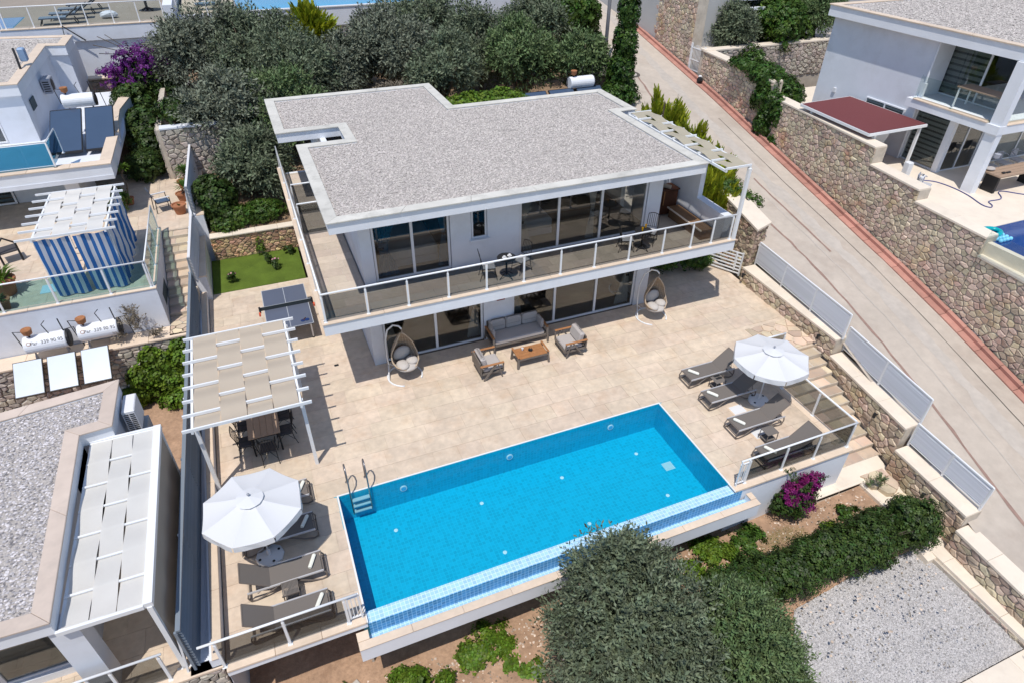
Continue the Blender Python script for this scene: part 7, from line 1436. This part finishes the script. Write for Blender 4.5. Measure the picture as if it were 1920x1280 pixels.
# lawn roses and greenery along the lawn wall
for i, (x, y, lab) in enumerate(((-.65, 13.55, 'leafy bush at the back of the lawn below the orange stone wall'), (-.28, 12.95, 'pink flowering rose bush in the middle of the lawn'), (-2.0, 12.35, 'low rose bush at the left front of the lawn'), (.32, 14.0, 'small bush at the right rear corner of the lawn'))):
    t = plant('rose_bush', lab, 'rose bush', x, y, 0, .22, .42, 150, LF_S, GREEND, (.5, .9), 'bushes on the lawn', 50+i)
    if i in (1, 2): obj('blossom', B().blob((.0, -.02, .45), (.05, .05, .04), 8, 5).blob((-.10, .05, .38), (.05, .05, .04), 8, 5).blob((.12, .1, .35), (.04, .04, .035), 8, 5), ROSE, t)
plant('sapling', 'thin pale sapling against the orange stone wall of the lawn', 'sapling', -.75, 14.3, .0, .18, .85, 60, LF_S, LIME, (.6, 1.0), None, 60)
tree('shrub', 'dark green leafy shrub beside the louvred fence above the lawn wall', 'shrub', (-2.1, 15.6, 1.0), [(-2.1, 15.9, 1.95, .75, .7, .95), (-1.9, 15.5, 1.4, .6, .5, .5)], 2300, LF_M, GREEND, (.7, 1.1), None, .05, 20, .3, False, 'foliage')
tree('creeper_mound', 'bright green creeper spilling over the lawn wall ledge', 'creeper', (-.9, 15.2, 1.1), [(-1.3, 15.4, 1.35, .8, .5, .40), (-.3, 15.5, 1.4, .8, .5, .38), (-1.8, 15.1, 1.2, .5, .35, .25)], 2600, LF_S, GREEN, (.8, 1.2), None, .03, 26, .27, False, 'foliage')
# ivy and climbers
def wall_ivy(lab, pts, n, m, cat='ivy', seed=3, T=LF_M, size=(.6, 1.1), loc=None):
    """pts: (x,y,z,rx,ry,rz) lobes hugging a wall"""
    t = thing('ivy' if cat == 'ivy' else 'climber', lab, cat, pts[0][:3]); P, D = crown_points(pts, n, 20, .33, shell=(.3, 1.0)); obj('foliage', scatter('foliage', T, P, D, rng.uniform(*size, len(P))), m, t, W=True)
    b = B(); z0 = min(p[2]-p[5] for p in pts)
    for p in pts: b.tube([(p[0], p[1], p[2]-p[5]), (p[0]+.05, p[1]-.02, p[2]), (p[0]-.05, p[1], p[2]+p[5]*.8)], .02, 4)
    obj('stem', b, BARK, t, W=True)
wall_ivy('bright green climber covering the grey ledge wall behind the lower left house', [(-4.6, 8.75, -1.6, .85, .22, .65), (-3.95, 8.72, -1.0, .35, .2, .8), (-5.3, 8.75, -1.2, .5, .2, .6), (-4.7, 8.8, -.7, .45, .15, .45), (-5.0, 8.82, -.35, .25, .12, .35), (-4.0, 8.8, -.2, .22, .12, .3), (-4.2, 8.3, -1.95, .8, .35, .3), (-5.9, 8.7, -1.9, .5, .25, .4)], 3600, LIME, 'climber')
wall_ivy('dark ivy hanging over the roadside wall coping in front of the right hand house', [(24.0, 14.0, 5.1, .45, .9, .45), (23.85, 13.3, 4.2, .35, .7, .7), (23.75, 12.9, 3.1, .28, .5, .8), (23.7, 12.2, 3.7, .25, .4, .9), (24.1, 15.6, 5.35, .4, .9, .18), (23.72, 11.9, 2.4, .2, .3, .5)], 4200, IVYL)
wall_ivy('ivy bank growing between the rubble garden wall and the side of the right hand house', [(25.4, 13.8, 4.1, .9, .9, .7), (26.2, 14.8, 4.0, .9, .9, .7), (26.7, 16.6, 4.2, .5, 1.2, .7), (26.9, 18.3, 4.6, .4, .8, .8)], 4200, IVYL)
for k, (x, r, m, T, n, lab) in enumerate(((27.2, 1.35, OLIVE, OL_F, 2300, 'bushy olive tree left of the white edged overhang of the grey house'), (30.4, 1.75, GREEN, LF_M, 4200, 'dark leafy tree in front of the overhang of the grey house'), (33.2, 1.3, OLIVEG, OL_F, 2000, 'slender tree between the grey house and the right hand roof'))):
    tree('garden_tree', lab, 'tree', (x, 20.4, 5.0), lobes_round((x, 20.5, 5.9+.25*k), r, 4, .95, 70+k), n, T, m, (.7, 1.2), 'trees in the upper right garden', .09, 22, .3)
# pots and small plants at the far left house
def spiky(lab, x, y, z, h, r, n, m, stem=0.0, pot=None, group=None, cat='potted plant'):
    t = thing('potted_plant', lab, cat, (x, y, z), 0, group); b = B(); R = random.Random(int(x*100+y)); z0 = 0
    if pot: obj('pot', B().lathe([(pot*.7, 0), (pot, pot*1.3), (pot*1.1, pot*1.3), (pot*1.1, pot*1.5), (pot*.9, pot*1.5), (pot*.85, pot*1.35), (0, pot*1.3)], 14), TERRA, t); z0 = pot*1.3
    if stem: obj('stem', B().tube([(0, 0, z0), (.12, .05, z0+stem*.5), (.05, .02, z0+stem*.8), (.18, 0, z0+stem)], .03, 6), BARK, t)
    V = []; F = []
    for i in range(n):
        a = R.uniform(0, 2*PI); e = R.uniform(.15, 1.2); d = Vector((math.cos(a)*math.cos(e), math.sin(a)*math.cos(e), math.sin(e))); sd = Vector((-d.y, d.x, 0)).normalized()*.03; p = Vector((.18 if stem else 0, 0, z0+stem)); q = p+d*r; mid = p+d*r*.55+Vector((0, 0, .08*r)); k = len(V); V += [p, mid+sd, q-Vector((0, 0, .15*r)), mid-sd]; F.append((k, k+1, k+2, k+3))
    bb = B(); bb.add(V, F); obj('foliage', bb, m, t)
GPOT = 'potted plants of the far left house'
spiky('spiky palm in a dark pot behind the teal railing at the left edge', -8.85, 11.3, 1.7, .8, .75, 70, LIME, 0, .38, GPOT); spiky('small dark pot with thin leaves at the left edge of the terrace', -8.75, 10.2, 1.7, .5, .35, 30, GREEND, 0, .26, GPOT); spiky('tall bare stemmed dracaena behind the striped cabana', -5.5, 17.6, 1.7, 1.5, .38, 40, LIME, 1.25, .2, GPOT)
spiky('leafy palm in a pot beside the upper louvred fence', -3.35, 18.6, 1.7, .8, .6, 60, GREEN, .3, .25, GPOT); spiky('potted palm beside the fence above the stone steps', -3.4, 17.2, 1.7, .8, .55, 60, GREEN, .2, .24, GPOT); spiky('empty looking terracotta pot on the sunny patio by the fence', -3.5, 15.9, 1.7, .2, .12, 6, GREEND, 0, .27, GPOT)
tree('shrub', 'green shrub behind the striped cabana at the patio edge', 'shrub', (-5.9, 16.9, 1.7), [(-5.9, 17.0, 2.2, .45, .4, .5)], 380, LF_S, GREEN, (.9, 1.4), None, .03, 14, .3, False, 'foliage')
plant('dry_weed', 'dry grey weed clump growing on the beige ledge under the white terrace wall', 'weed', -5.2, 9.35, .28, .40, 1.1, 120, OL_N, DRYL, (.7, 1.3), None, 77)
tree('side_bush', 'dark shrubs with red flowers along the shady path of the far left house', 'shrub', (-5.0, 24, 1.9), [(-4.9, 24.5, 2.6, .9, 1.6, .9), (-4.6, 22.2, 2.4, .7, .9, .7), (-5.3, 26.6, 3.0, 1.0, 1.2, 1.1)], 3800, LF_M, GREEND, (.8, 1.3), None, .05, 20, .3, False, 'foliage')
tree('ledge_bush', 'green and red flowered bush on the white ledge above the patio wall', 'shrub', (-3.2, 20.8, 3.6), [(-3.1, 20.9, 4.3, .9, .6, .5), (-2.3, 21.0, 4.2, .6, .5, .4)], 1500, LF_M, GREEND, (.6, 1.0), None, .04, 18, .3, False, 'foliage')
tree('round_bush', 'round clipped dark bush in deep shade at the end of the left patio', 'bush', (-4.9, 20.2, 1.6), [(-4.9, 20.4, 2.2, .75, .7, .75)], 1700, LF_S, GREEND, (.9, 1.3), None, .04, 60, .16, False, 'foliage')
